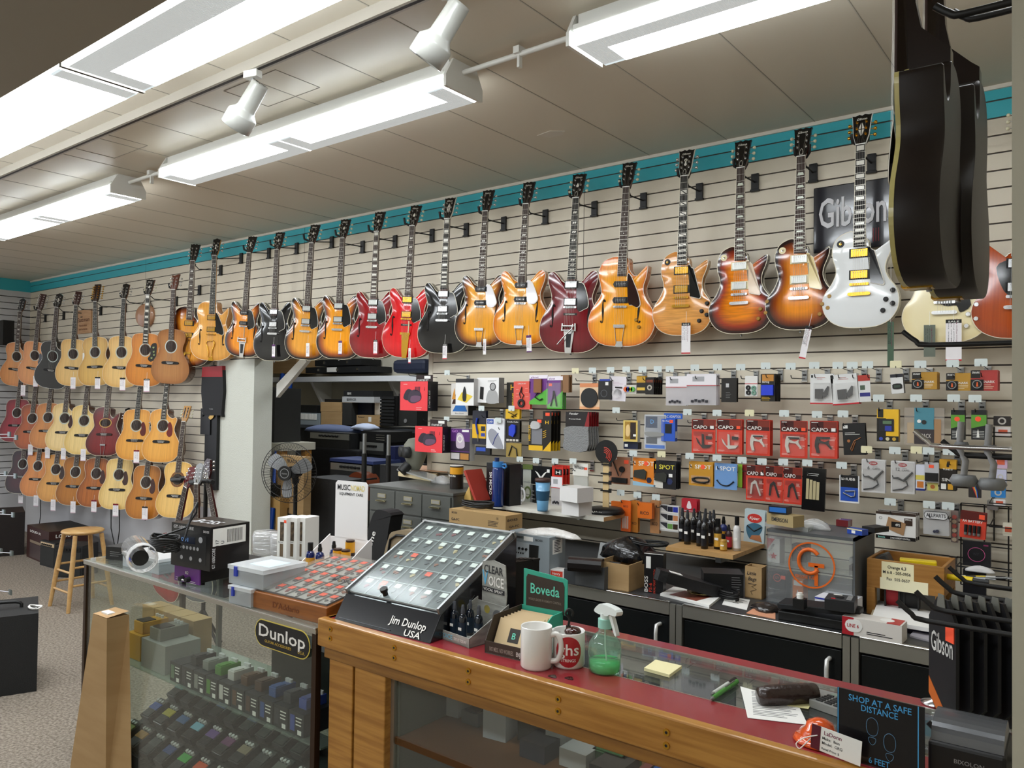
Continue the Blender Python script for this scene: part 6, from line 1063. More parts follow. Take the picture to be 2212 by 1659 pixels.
for(x0,x1,lb)in((2054,2084,'black and green boxed cleaner, left of the two'),(2098,2131,'black and green boxed cleaner, right of the two')):
 bx_item('cleaner_box',lb,x0,886,x1,950,.03,T('#17181a'),T('#0e0f10'),lambda b,w,h:(rect(b,0,h*.5,w,h*.84,T('#5c9a34'),.0008),b.prism([(0,h*.5),(w,h*.5),(0,h*.38)],0,.0008,T('#5c9a34')),b.cyl((w*.45,h*.7,0),(w*.45,h*.7,.0014),w*.2,ORG,n=14),[rect(b,w*.1,h*(.06+.055*k),w*.85,h*(.075+.055*k),T('#c9c9c4'),.001)for k in range(5)],b.prism([(w*.36,h*.08),(w*.54,h*.08),(w*.5,h*.26),(w*.45,h*.36),(w*.4,h*.26)],.001,.003,WHT)),n=2)
# --- third row
hang('clip_light_card','brown card with a two-headed black cord tool and orange dot','guitar accessory',1317,987,1361,1046,T('#a87458'),lambda b,w,h:(rect(b,w*.7,h*.76,w*.92,h*.9,ORG,.001),rect(b,w*.08,h*.9,w*.35,h*.97,WHT,.001)),parts=lambda o,w,h:part(o,'cord_tool',lambda b:(b.tube([(-w*.35,h*.85,.004),(-w*.1,h*.4,.004),(-w*.05,h*.3,.004)],.003,BLK),b.cyl((w*.12,h*.55,0),(w*.12,h*.55,.01),w*.13,BLK,n=16),b.tube([(w*.12,h*.5,.004),(w*.05,h*.3,.004)],.0015,STL),b.bx(-w*.35,h*.06,0,w*.38,h*.24,.014,BLK))))
def ispot(x0,y0,x1,y1,c,tc,n,label,kind,dot=False):
 def d(b,w,h):
  b.text('1 SPOT',w*.5,h*.72,.0012,h*.16,T(tc),w=w*.86)
  if kind==0:b.prism([(0,0),(w,0),(w,h*.06),(0,h*.16)],0,.001,T('#9cc4dc'));b.prism([(w*.72+w*.12*math.cos(k*PI/3),h*.22+w*.12*math.sin(k*PI/3))for k in range(6)],0,.0014,T('#1c2444'))
  if kind==1:b.prism([(0,h*.02),(w*.42,h*.02),(w*.42,h*.24),(0,h*.36)],0,.001,T('#d9d6cc'));b.prism([(w*.72+w*.14*math.cos(k*PI/3),h*.28+w*.14*math.sin(k*PI/3))for k in range(6)],0,.0014,T('#24305c'));rect(b,w*.68,h*.44,w*.84,h*.56,PAPER,.001)
  if dot:b.cyl((w*.58,h*.8,0),(w*.58,h*.8,.002),w*.09,ORG,n=12)
 def pt(o,w,h):
  if kind<2:part(o,'adaptor',lambda b:b.prism([(-w*.45,h*.3),(w*.08,h*.24),(w*.12,h*.52),(-w*.02,h*.6),(-w*.42,h*.54)],.001,.009,mat('#30322c',.4)))
  elif kind==2:part(o,'cable',lambda b:(b.bx(-w*.4,h*.1,0,w*.4,h*.42,.003,glassmat('#fff8e0',.2)),b.tube(smooth([(-w*.35,h*.3,.006),(-w*.1,h*.16,.006),(w*.3,h*.2,.006),(w*.3,h*.34,.006),(-w*.2,h*.34,.006),(-w*.3,h*.2,.006),(w*.2,h*.14,.006)],4,False),.0045,BLK)))
  else:part(o,'cable',lambda b:b.tube(smooth([(-w*.38,h*.34,.004),(-w*.2,h*.18,.004),(w*.1,h*.15,.004),(w*.36,h*.32,.004)],4,False),[.004]*1+[.0028]*11+[.005]*1,BLK))
 hang('power_supply_card',label,'guitar accessory',x0,y0,x1,y1,T(c),d,n,parts=pt)
ispot(1367,989,1416,1050,'#e0801f','#f0ece0',1,'orange power supply card with a grey adaptor',0,True);ispot(1412,997,1460,1056,'#15161c','#e8d94a',4,'black power supply card with yellow lettering',1)
ispot(1488,998,1540,1050,'#c88f26','#f0ece0',2,'amber card holding a coiled black cable',2,True);ispot(1543,1001,1592,1057,'#6f9ad0','#f0f0ee',1,'light blue card with a short black cable',3)
hang('cable_card','lime green card edge right of the light blue one','guitar accessory',1594,1003,1603,1053,T('#8ab52c'),None,depth=-.17);hang('cable_card','dark red card edge right of the light blue one','guitar accessory',1603,1004,1611,1055,T('#9a1f2c'),None,depth=-.155)
hang('pouch','black glossy pouch with a clear window onto wooden blocks','pouch',1731,1011,1781,1103,mat('#0e0e10',.2,coat=.5),lambda b,w,h:(lines(b,w*.2,h*.86,w*.6,2,h*.04,WHT)),t=.012,roll=-.03,parts=lambda o,w,h:part(o,'blocks',lambda b:[b.bx(-w*.32+w*.15*k,h*.26,0,-w*.2+w*.15*k,h*.74-.004*k,.003,mat('#b9ac84',.7))for k in range(4)]))
hang('capo_card','black, blue and white card with a silver capo','guitar accessory',1813,1027,1856,1086,T('#e2e2e2'),lambda b,w,h:(rect(b,w*.06,h*.56,w*.94,h,T('#141416'),.0008),rect(b,w*.06,h*.06,w*.94,h*.56,T('#2350b0'),.0008),b.text('SHUBB',w*.45,h*.82,.0012,h*.09,WHT,w=w*.7)),parts=lambda o,w,h:part(o,'capo',lambda b:b.tube([(-w*.3,h*.35,.004),(w*.1,h*.22,.004),(w*.28,h*.25,.004),(w*.3,h*.45,.004),(-w*.2,h*.42,.004)],.0035,STL)))
for(x0,x1,y0,y1,nn,n,lb)in((1861,1912,993,1064,'6',2,'white blister capo with a big 6 printed, behind clear plastic'),(1924,1976,997,1066,'12',2,'white blister capo numbered 12 behind clear plastic')):
 hang('capo_blister_pack',lb,'guitar accessory',x0,y0,x1,y1,T('#dcdad8'),lambda b,w,h,nn=nn:(b.prism([(w*.5+w*.18*math.cos(k*PI/8),h*.89+h*.06*math.sin(k*PI/8))for k in range(16)],0,.001,RED),b.text('KYSER',w*.5,h*.87,.0014,h*.04,WHT,w=w*.26),b.text(nn,w*.3,h*.7,.001,h*.1,INK),b.text('CAPO',w*.62,h*.7,.001,h*.055,INK,w=w*.3),lines(b,w*.48,h*.78,w*.3,1,.01,GREYT)),n,parts=lambda o,w,h:(part(o,'capo',lambda b:(b.tube([(-w*.42,h*.55,.006),(-w*.38,h*.47,.006),(-w*.2,h*.48,.006),(w*.05,h*.4,.006),(w*.42,h*.68,.006)],[.002,.003,.005,.006,.004],BLK),b.tube([(-w*.4,h*.08,.006),(w*.0,h*.14,.006),(w*.22,h*.26,.006),(w*.15,h*.4,.006)],.0032,BLK))),part(o,'blister',lambda b:b.bx(-w*.46,h*.04,0,w*.46,h*.98,.016,glassmat('#ffffff',.05)))),t=.002)
hang('reed_pack','small blue and cream pack beside the numbered capo blister','accessory',1978,1004,1998,1060,T('#d9dce8'),lambda b,w,h:(rect(b,0,h*.0,w,h*.08,T('#24307a')),rect(b,w*.15,h*.12,w*.85,h*.36,T('#c9762a')),rect(b,0,h*.42,w,h*.6,T('#d9c85a'))),2)
hang('rubber_pack','grey blister over a black block with an orange sticker','accessory',1997,999,2028,1042,T('#b9b9bc'),lambda b,w,h:(rect(b,w*.3,h*.72,w*.65,h*.88,ORG,.001),rect(b,w*.04,h*.06,w*.96,h*.48,BLK,.006)),depth=-.2);hang('reed_pack','yellow-green pack under the grey blister','accessory',2003,1043,2026,1060,T('#c9c06a'),lambda b,w,h:b.cyl((w*.5,h*.5,0),(w*.5,h*.5,.001),w*.22,T('#a8602a'),n=12))
hang('care_kit_card','black and gold care kit card left of the grey wheels','guitar accessory',2029,993,2066,1060,T('#171009'),lambda b,w,h:(rect(b,0,h*.7,w,h,T('#d19a22')),b.text('TUNE IT',w*.5,h*.66,.001,h*.05,WHT,w=w*.6),b.prism(smooth([(w*.42,h*.78),(w*.5,h*.96),(w*.58,h*.78)],3),0,.0015,BLK),b.text('SIN',w*.4,h*.3,.001,h*.1,WHT,w=w*.5),rect(b,w*.1,h*.04,w*.4,h*.22,WHT,.001),rect(b,w*.5,h*.04,w*.8,h*.22,T('#d19a22'),.001)),2)
hang('strap_card','small card with red, yellow and blue loops below the grey wheels','accessory',2092,1040,2120,1075,T('#2a2424'),lambda b,w,h:[b.tube([(w*.2+w*.1*k,h*.9,.003),(w*.5+w*.08*k,h*.4,.003),(w*.7,h*.0,.003)],.003,T(c))for k,c in enumerate(('#c8373f','#e0c63a','#2f5fc0'))])
# --- fourth row
RO=T('#e0701f')
def rico(b,w,h):b.text('RICO',w*.5,h*.25,.001,min(h*.2,w*.3),INK,w=w*.6)
hang('reed_box','orange reed box at the left of the orange packs','reed pack',1320,1083,1342,1111,RO,rico,depth=-.16,t=.02);hang('reed_pack','long orange reed pack with clear tubes','reed pack',1341,1081,1362,1148,T('#e8641c'),lambda b,w,h:([b.bx(w*(.2+.22*k),h*.1,0,w*(.34+.22*k),h*.5,.006,glassmat('#fff0e0',.5))for k in range(3)],b.text('RICO',w*.5,h*.78,.001,h*.06,INK,w=w*.5)),depth=-.2)
hang('reed_pack','amber hanging reed pack behind the orange ones','reed pack',1362,1082,1378,1150,T('#c98032'),rico,2,depth=-.17);hang('reed_box','orange reed box facing out in the middle of the orange packs','reed pack',1377,1086,1408,1120,RO,rico,depth=-.2,t=.03);hang('reed_pack','brown-orange clear reed pack at the right','reed pack',1404,1082,1424,1152,T('#b88456'),rico,2,depth=-.15)
hang('bell_card','dark red card with a white bell drawing','accessory',1472,1078,1505,1106,T('#b3202f'),lambda b,w,h:(b.prism(smooth([(w*.35,h*.3),(w*.42,h*.75),(w*.5,h*.85),(w*.58,h*.75),(w*.65,h*.3)],3),0,.001,T('#e8d9dc')),rect(b,w*.05,h*.08,w*.95,h*.12,T('#e8d9dc'),.001)),3,depth=-.2)
def sticks(b,w,h):
 for k in range(3):rect(b,w*.02,h*(.04+.33*k),w*.98,h*(.09+.33*k),WHT,.002);b.prism([(w*.05,h*(.28+.33*k)),(w*.4,h*(.1+.33*k)),(w*.4,h*(.33+.33*k)),(w*.05,h*(.33+.33*k))],0,.001,T('#3a3a40'));rect(b,w*.42,h*(.1+.33*k),w*.68,h*(.3+.33*k),T(('#6a9a4a','#1d1d20','#24243a')[k]),.001);rect(b,w*.7,h*(.1+.33*k),w*.95,h*(.3+.33*k),T(('#3a2a1c','#d08a5a','#2a38a8')[k]),.001)
hang('string_rack','white three-tier strip of small string boxes','display',1425,1092,1466,1148,T('#e4e4e2'),sticks,depth=-.14,t=.03)
hang('whistle_bag','clear bag with red oval label and blue picture','accessory',1606,1101,1650,1172,T('#b9c9cc'),lambda b,w,h:(b.prism([(w*.5+w*.36*math.cos(k*PI/8),h*.74+h*.14*math.sin(k*PI/8))for k in range(16)],0,.001,T('#c8352c')),b.text('Kyser',w*.5,h*.7,.0014,h*.09,WHT,w=w*.5,shear=.3),b.prism(smooth([(w*.1,h*.45),(w*.5,h*.6),(w*.9,h*.5),(w*.7,h*.2),(w*.3,h*.1)],3),0,.001,T('#3f6a80')),b.tube([(w*.15,h*.5,.003),(w*.5,h*.35,.003),(w*.85,h*.5,.003)],.003,BLK),b.prism([(w*.3,h*.1),(w*.9,h*.05),(w*.8,h*.25),(w*.4,h*.22)],0,.002,T('#b3724a'))),2,roll=-.04)
hang('humidity_kit_box','white, brown and black humidity kit box hanging on the right','boxed accessory',1892,1107,1978,1166,T('#e6e4df'),lambda b,w,h:(rect(b,0,0,w,h*.13,T('#14100e'),.001),rect(b,0,h*.9,w,h,T('#3a2a20'),.001),b.text('Boveda',w*.15,h*.03,.0015,h*.07,T('#8fd8c8'),w=w*.18),b.text('2-WAY HUMIDITY CONTROL',w*.62,h*.03,.0015,h*.06,WHT,w=w*.5),b.prism([(w*.25,h*.4),(w*.7,h*.18),(w*.76,h*.62),(w*.32,h*.82)],0,.003,T('#a8825c')),rect(b,w*.4,h*.46,w*.64,h*.66,T('#14100e'),.004),b.text('49%',w*.56,h*.5,.0046,h*.1,WHT,w=w*.12),rect(b,w*.72,h*.55,w*.92,h*.82,T('#3a2a20'),.001),b.text('SMALL',w*.82,h*.74,.0015,h*.06,WHT,w=w*.16),b.ring((w*.12,h*.76),w*.03,w*.04,0,.001,GREYT,14)),3,dy=.02,t=.012)
def stadr(a,b_,cx,cy):return[(cx+x,cy+y)for x,y in stad(a,b_,6)]
hang('parts_bag','clear bag with a black and white oval header and small parts','bag of parts',1994,1103,2050,1156,glassmat('#f2f2f2',.3,.08),lambda b,w,h:(b.prism(stadr(w*.47,h*.17,w*.5,h*.8),0,.001,BLK),b.prism(stadr(w*.45,h*.145,w*.5,h*.8),0,.0014,T('#dcdcdc')),b.text('ALLPARTS',w*.5,h*.73,.002,h*.14,INK,w=w*.76)),2,t=.008,parts=lambda o,w,h:part(o,'small_parts',lambda b:(b.cyl((-w*.05,h*.15,0),(-w*.05,h*.15,.008),w*.06,mat('#3a3c4c',.3),n=10),b.cyl((w*.06,h*.17,0),(w*.06,h*.17,.008),w*.07,mat('#3a3c4c',.3),n=10))))
hang('cork_strip','strip of small round red and tan packs behind the battery card','accessory',2054,1103,2070,1172,T('#8a7a74'),lambda b,w,h:[b.cyl((w*.5,h*(.1+.14*k),0),(w*.5,h*(.1+.14*k),.006),w*.32,T('#b3564c' if k%2 else '#b9a58c'),n=12)for k in range(6)],depth=-.15)
hang('battery_card','red card of four AA batteries with an orange sticker','battery pack',2072,1106,2128,1163,T('#d84430'),lambda b,w,h:(rect(b,0,h*.68,w,h,T('#5c1712'),.0008),b.text('AA BATTERY',w*.48,h*.6,.0012,h*.09,WHT,w=w*.78),rect(b,w*.72,h*.76,w*.94,h*.93,ORG,.001)),2,roll=-.05,parts=lambda o,w,h:part(o,'batteries',lambda b:[(b.cyl((-w*.26+w*.17*k,h*.22,.005),(-w*.26+w*.17*k,h*.5,.005),w*.065,BLK,n=12),b.cyl((-w*.26+w*.17*k,h*.12,.005),(-w*.26+w*.17*k,h*.22,.005),w*.065,STL,n=12))for k in range(4)]))
hang('string_box','flat black square pack with a pink ring and initials','string pack',2079,1170,2140,1224,T('#17171b'),lambda b,w,h:(b.ring((w*.5,h*.48),w*.29,w*.31,0,.001,T('#c85a8c'),32,.92*h/w),b.text('NY',w*.5,h*.45,.001,h*.1,T('#34343c'),w=w*.2),rect(b,w*.75,h*.85,w*.92,h*.9,T('#8a2f5a'),.001)),depth=-.2,t=.02)
hang('string_box','dark pack with a white and purple disc below the ringed one','string pack',2080,1231,2130,1292,T('#1a1a1e'),lambda b,w,h:(b.cyl((w*.5,h*.62,0),(w*.5,h*.62,.001),w*.24,T('#b9b4ae'),n=20),b.ring((w*.5,h*.62),w*.22,w*.27,.001,.002,T('#8a5a9a'),20)),depth=-.2,t=.02)
# --- hung above the white shelf
hang('cable_kit_pouch','black pouch with yellow tool-kit lettering','pouch',1101,1003,1129,1068,T('#131316'),lambda b,w,h:b.text('TOOL KIT',w*.5,h*.52,.001,h*.08,HZ,w=w*.7));hang('parts_bag','clear bag with an olive top and green ring','bag of parts',1129,1003,1150,1090,glassmat('#e8ece8',.3,.08),lambda b,w,h:(rect(b,0,h*.88,w,h,T('#5c6a34'),.003),b.ring((w*.5,h*.3),w*.25,w*.35,0,.003,T('#6a7a4a'),16,1.5)))
hang('string_card','black card with a white V emblem','guitar accessory',1147,1008,1190,1047,T('#121214'),lambda b,w,h:(b.prism([(w*.2,h*.75),(w*.5,h*.25),(w*.8,h*.75),(w*.66,h*.66),(w*.5,h*.42),(w*.34,h*.66)],0,.001,WHT),rect(b,w*.8,h*.7,w*.93,h*.88,PAPER,.001)),2);hang('string_card','narrow black card below the V-emblem card','guitar accessory',1145,1047,1160,1094,T('#121214'),lambda b,w,h:lines(b,w*.2,h*.7,w*.6,4,h*.18,WHT),1)
hang('harmonica_card','bright red card with a white H emblem','guitar accessory',1192,1006,1216,1047,T('#cf2f22'),lambda b,w,h:(rect(b,w*.25,h*.5,w*.9,h*.82,T('#20181a'),.001),b.text('H',w*.57,h*.56,.002,h*.2,WHT,w=w*.4)),3,dy=.03)
hang('whistle_card','white card reading in black script above a clear pack','accessory',1237,1001,1270,1028,T('#e6e4dc'),lambda b,w,h:(b.text('Whizzo',w*.45,h*.55,.001,h*.28,INK,w=w*.7),rect(b,w*.75,h*.5,w*.95,h*.7,ORG,.001)));hang('whistle_pack','clear moulded pack under the black-script card','accessory',1239,1023,1269,1050,glassmat('#eef0ee',.3,.1),None,t=.015,depth=-.186)
bag(1190,1030,1214,1094,'clear pot stack on the white shelf behind the blue tumbler')
#  filing cabinet, shelves and the things on the low cabinets
DG=mat('#5a5c58',.4,.2);KZ1=KZ+.0005
A=PZ(803,1046,1.17);r=thing('filing_cabinet','dark grey card-file cabinet with rows of small drawers','filing cabinet',(A.x,-.62,0));W=PZ(968,1068,1.17).x-A.x;b=MB();b.bx(0,0,0,W,.5,1.17,DG);b.bx(-.006,-.008,1.155,W+.006,.5,1.172,DG);b.obj('carcass',r,bevel=.002)
for i in range(3):
 for j in range(8):
  x0,z0=.012+i*(W-.02)/3,1.15-(j+1)*.142;w=(W-.02)/3-.006;b=MB();b.bx(x0,-.012,z0+.006,x0+w,0,z0+.138,mat('#565854',.4,.2));o=b.obj('drawer',r,bevel=.0015)
  b=MB();cx,cz=x0+w/2,z0+.075;hm_=mat('#b9b08c',.3,.8);b.bx(cx-.036,-.016,cz+.014,cx+.036,-.012,cz+.04,hm_);b.bx(cx-.03,-.0175,cz+.018,cx+.03,-.016,cz+.036,mat('#8d8b84',.6));b.bx(cx-.036,-.03,cz-.006,cx+.036,-.012,cz,hm_);b.bx(cx-.042,-.03,cz-.008,cx+.042,-.026,cz-.002,hm_);b.obj('label_pull',o)
TZ=1.173
def lump(name,label,cat,P,rx,ry,rz,m,n=14,yaw=0,group=None,seed=1,am=.25):
 random.seed(seed);b=MB();R=7;vs=[]
 for i in range(R+1):
  t=PI/2*i/R
  for k in range(n):
   a=2*PI*k/n;q=1+am*math.sin(3*a+seed)*math.cos(t)+random.uniform(-am,am)*.3
   vs.append((rx*math.cos(t)*math.cos(a)*q,ry*math.cos(t)*math.sin(a)*q,rz*math.sin(t)*(1+am*.3*math.sin(2*a))))
 b.add(vs,[(i*n+k,i*n+(k+1)%n,(i+1)*n+(k+1)%n,(i+1)*n+k)for i in range(R)for k in range(n)]+[tuple(range(n-1,-1,-1))],m,True)
 return tag(lay(b.obj(name),P,yaw),label,cat,group)
def coil(name,label,P,rx,ry,turns,th,m,yaw=0,dz=.004,group=None,ends=True,seed=2):
 random.seed(seed);pts=[(rx*(1+.12*math.sin(k*.37))*math.cos(k*PI/9),ry*(1+.1*math.cos(k*.53))*math.sin(k*PI/9),th+dz*k/18+.004*math.sin(k*.7)+.004)for k in range(int(18*turns))]
 return tag(lay(MB().tube(pts,th,m,6).obj(name),P,yaw),label,'cable',group)
r=slab('envelope_stack','stack of manila and white envelopes on the filing cabinet','papers',[(860,1028),(930,1040),(965,1022),(895,1010)],TZ,.03,mat('#d8c7a0',.8))
slab('plastic_sleeve','long clear plastic sleeve lying over the envelopes','sleeve',[(857,1016),(935,1040),(944,1030),(868,1006)],TZ+.032,.01,glassmat('#eef0f0',.3,.1));slab('brochure','orange and white brochure on top of the filing cabinet','paper',[(890,1015),(965,1021),(985,1008),(905,1006)],TZ+.044,.003,mat('#c99a78',.7))
P=PZ(984,1056,TZ);b=MB();b.cyl((0,0,0),(0,0,.14),.042,mat('#1d1510',.4),n=28);b.cyl((0,0,.09),(0,0,.132),.0424,mat('#d99a22',.4),n=28,caps=False);b.cyl((0,0,.139),(0,0,.143),.043,mat('#d8d4cc',.4),n=28);b.M=RX.copy();b.text('Work Mat',0,.075,.043,.012,WHT,w=.06);tag(lay(b.obj('canister'),P+Vector((-.01,.02,0))),'black and amber paper canister on the filing cabinet','canister')
lump('plastic_wrap','crumpled clear wrap beside the black and amber canister','wrap',PZ(955,1045,TZ),.07,.05,.05,glassmat('#f0f0f0',.3,.1),seed=4)
r=thing('wall_shelf','long white shelf with bare wood end holding bottles and boxes','shelf',(0,0,0));SA,SB_=PZ(1000,1090,1.16),PZ(1303,1131,1.16);SZ=1.185
sx0,sx1=-3.1,PY(1304,1125,-.42).x;SZ=PY(1304,1118,-.42).z;b=MB();b.bx(sx0,-.42,SZ-.022,sx1,-.004,SZ,mat('#e2dfd4',.5));b.obj('board',r)
b=MB();b.bx(sx1,-.42,SZ-.022,sx1+.001,-.004,SZ,mat('#c9a06c',.6));b.obj('end_grain',r)
for x in(sx0+.3,sx1-.25):b=MB();b.bx(x,-.3,SZ-.05,x+.02,0,SZ-.022,STL);b.obj('bracket',r)
P=PZ(1075,1094,SZ);b=MB();bl=mat('#17306e',.15,coat=.6);r=thing('water_bottle','tall translucent blue water bottle with a loop lid','bottle',P);b.lathe([(0,0),(.034,0),(.036,.01),(.033,.08),(.036,.15),(.036,.21),(.03,.23)],(0,0,0),bl,n=24);b.obj('bottle_body',r);b=MB();b.cyl((0,0,.23),(0,0,.262),.033,mat('#3a7fc0',.3),n=24);b.cyl((-.01,0,.262),(-.01,0,.285),.014,mat('#1c2a50',.3));b.tube([(.03,0,.245),(.055,0,.25),(.062,0,.235),(.05,0,.225),(.03,0,.232)],.006,mat('#3a7fc0',.3));b.obj('lid',r)
P=PZ(1106,1090,SZ)+Vector((0,.03,0));r=thing('coffee_mug','white mug with dark blue rim on the white shelf','mug',P);b=MB();b.lathe([(0,0),(.041,0),(.043,.004),(.043,.112),(.04,.112),(.039,.006),(0,.006)],(0,0,0),mat('#e4e4e6',.2,coat=.5),n=28,close=False);b.cyl((0,0,.106),(0,0,.1125),.0434,mat('#1c2450',.3),n=28,caps=False);b.obj('mug_body',r);b=MB();b.tube(smooth([(.04,0,.09),(.06,0,.094),(.07,0,.07),(.07,0,.045),(.058,0,.025),(.04,0,.03)],3,False),.006,mat('#e4e4e6',.2,coat=.5),8);b.obj('handle',r)
P=PZ(1172,1104,SZ);r=thing('travel_tumbler','light blue tumbler with brown lid and dark blue sleeve','tumbler',P);b=MB();b.lathe([(0,0),(.028,0),(.031,.01),(.042,.165),(0,.165)],(0,0,0),mat('#6fa6cc',.3,coat=.3),n=28,close=False);b.obj('cup',r);b=MB();b.lathe([(.0345,.06),(.0405,.115)],(0,0,0),mat('#24506c',.6),n=28,close=False);b.obj('sleeve',r);b=MB();b.lathe([(0,.165),(.045,.165),(.046,.178),(.042,.184),(0,.186)],(0,0,0),mat('#4a3430',.5),n=28,close=False);b.obj('lid',r)
for(x0,x1,yt,z,lb)in((1212,1250,1081,SZ,'lower white carton on the white shelf'),(1209,1248,1050,None,'upper white carton on the white shelf')):
 if z is None:z=SZ+hh_+.001;A,B_=(1209,1081),(1247,1087)
 else:A,B_=(1213,1111),(1250,1116)
 c=Crate('white_carton',lb,'box',A,B_,yt,z,.12,mat('#e2e0dd',.6));hh_=c.h
P=PZ(1290,1112,SZ)+Vector((-.0,.09,0));r=thing('capo_display_stand','round-based display stand like a fretboard carrying black capos','display',P,math.radians(8));b=MB();b.lathe([(0,0),(.1,0),(.105,.012),(.09,.03),(0,.034)],(0,0,0),BLK,n=32,close=False);b.M=RX.copy();b.text("D'Addario",-.02,.01,.101,.012,WHT,w=.08);b.obj('base',r)
b=MB();b.bx(-.018,-.004,.03,.018,.004,.28,mat('#d9bd8a',.5));b.obj('fretboard',r);b=MB();b.M=Matrix.Translation((0,0,.34))@RX;b.cyl((0,0,-.004),(0,0,.004),.066,BLK,n=36);[b.tube([(-.012+q*.009*math.cos(t),-.02+q*.009*math.sin(t),.0055)for t in[PI*(-.25+.75*k/8)for k in range(9)]],.0022,T('#e0503f'),5)for q in(2,3,4,5)];b.obj('round_sign',r)
for z,l in((.27,.035),(.22,.04),(.17,.055),(.125,.04)):b=MB();b.bx(-.024-(l-.035),-.012,z-.004,.03,-.004,z+.004,BLK);b.bx(.02,-.014,z-.01,.034,-.002,z+.012,BLK);b.bx(-.024,.004,z-.003,.024,.01,z+.003,BLK);b.obj('capo',r)
Crate('microphone_box','black microphone box standing behind the blue water bottle','box',(1050,1087),(1100,1094),999,SZ,.1,mat('#121214',.4),front=lambda b,w,h:b.text('SM MICRO',w*.14,h*.5,.001,h*.085,WHT,w=h*.55,rot=-PI/2))
P=PZ(1040,1092,SZ)+Vector((-.06,-.02,0));r=thing('fold_open_box','red and gold fold-open box tipped on the shelf left of the blue bottle','box',P);b=MB();b.M=Matrix.Rotation(math.radians(-28),4,'Y');b.bx(.04,-.01,.0,.056,.14,.2,mat('#a8392c',.5));b.obj('lid',r);b=MB();b.bx(-.12,-.01,0,.02,.13,.012,mat('#b08a3c',.5));b.add([(-.08,0,.012),(0,0,.012),(-.02,.0,.11),(-.08,.12,.012),(0,.12,.012),(-.02,.12,.11)],[(0,1,2),(3,5,4),(0,2,5,3),(1,4,5,2)],mat('#c9a45c',.6));b.obj('inner_tray',r)
CB2=mat('#a88a5c',.8)
def gt(b,w,h,nm,body,ink,pad,scr):
 b.text(nm,w*.13,h*.86,.001,h*.1,ink,w=w*.2);lines(b,w*.28,h*.92,w*.3,2,h*.03,ink,h*.012);rect(b,w*.5,h*.84,w*.68,h*.95,PAPER,.001);b.text('BOSS',w*.8,h*.87,.001,h*.05,ink,w=w*.14)
 b.prism([(w*.08,h*.14),(w*.78,h*.1),(w*.8,h*.76),(w*.06,h*.8)],0,.002,body);b.prism([(w*.62,h*.12),(w*.78,h*.1),(w*.8,h*.76),(w*.62,h*.76)],.002,.005,BLK)
 rect(b,w*.2,h*.6,w*.36,h*.72,scr,.003);[b.cyl((w*(.42+.07*k),h*.62,.002),(w*(.42+.07*k),h*.62,.008),w*.02,BLK,n=12)for k in range(3)];[rect(b,w*(.12+.045*k),h*.48,w*(.145+.045*k),h*.52,BLK,.003)for k in range(9)];[rect(b,w*(.1+.18*k),h*.2,w*(.19+.18*k),h*.32,pad,.003)for k in range(3)]
c1=Crate('product_box','black boxed effects processor standing on the low cabinets beside the grey one','box',(968,1225),(1068,1243),1128,KZ1,.12,mat('#121316',.35),front=lambda b,w,h:gt(b,w,h,'GT-1',mat('#1f2126',.5),WHT,mat('#2a2c6a',.4),mat('#c9ccd4',.4)))
c2=Crate('product_box','silver-grey boxed effects processor with a pictured pedal','box',(1078,1227),(1186,1247),1146,KZ1,.13,mat('#8d979c',.35),front=lambda b,w,h:gt(b,w,h,'GT-1B',mat('#a9b0b4',.4),INK,mat('#16203c',.4),mat('#b9c0e0',.4)),right=lambda b,w,h:(rect(b,w*.2,h*.55,w*.8,h*.92,PAPER),lines(b,w*.3,h*.88,w*.4,8,h*.04,INK,h*.02)))
c3=Crate('long_carton','long brown cardboard carton lying across the boxed processors','box',(970,1128),(1092,1147),1098,c1.A.z+max(c1.h,c2.h)+.002,.12,CB2,front=lambda b,w,h:(b.text('BOSS',w*.1,h*.7,.001,h*.12,INK,w=w*.1),b.text('GA-FC',w*.12,h*.2,.001,h*.18,INK,w=w*.15),lines(b,w*.7,h*.5,w*.2,4,h*.1,INK,h*.03),b.text('CE',w*.86,h*.7,.001,h*.12,INK)),right=lambda b,w,h:(b.text('BOSS',w*.4,h*.6,.001,h*.15,INK,w=w*.6),b.text('GA-FC',w*.5,h*.15,.001,h*.15,INK,w=w*.6)))
coil('cable_coil','black and orange coiled cable on the long brown carton',PZ(1012,1100,c3.A.z+c3.h+.001)+Vector((0,.06,0)),.09,.05,5,.004,BLK,dz=.005)
lump('plastic_bags','crumpled white plastic bags above the silver-grey box','bags',c2.A+Vector((.24,.08,c2.h-.004)),.14,.07,.032,mat('#dcdad6',.3,coat=.3,bump=(30,1.)),seed=8,am=.4)
Crate('open_grey_box','open box with a raised grey lid behind the leather pouch','box',(1235,1262),(1305,1275),1215,KZ1,.14,mat('#4c4e50',.6),open_=True);A=PZ(1240,1235,KZ1)+Vector((.02,.17,.022));slabm=MB();slabm.M=Matrix.Rotation(math.radians(70),4,'X');slabm.bx(0,0,0,.3,.12,.004,mat('#8b8d8c',.6));tag(lay(slabm.obj('grey_card'),A-Vector((0,.0,.02)),math.radians(2)),'grey box lid leaning up behind the dark box','card')
Crate('dark_box','dark grey closed box with the leather pouch on top','box',(1218,1259),(1287,1270),1228,KZ1+.001,.13,mat('#3c3f42',.5))
P=PZ(1238,1232,KZ1+.075)+Vector((.03,.03,.0));b=MB();b.M=Matrix.Rotation(math.radians(90),4,'Y');b.prism(smooth([(-.05,-.03),(-.05,.03),(0,.035),(0,-.035)],3),-.06,.09,mat('#171312',.3,coat=.4));tag(lay(b.obj('leather_pouch'),P,math.radians(20)),'black leather pouch with stitched ends on the dark grey box','pouch')
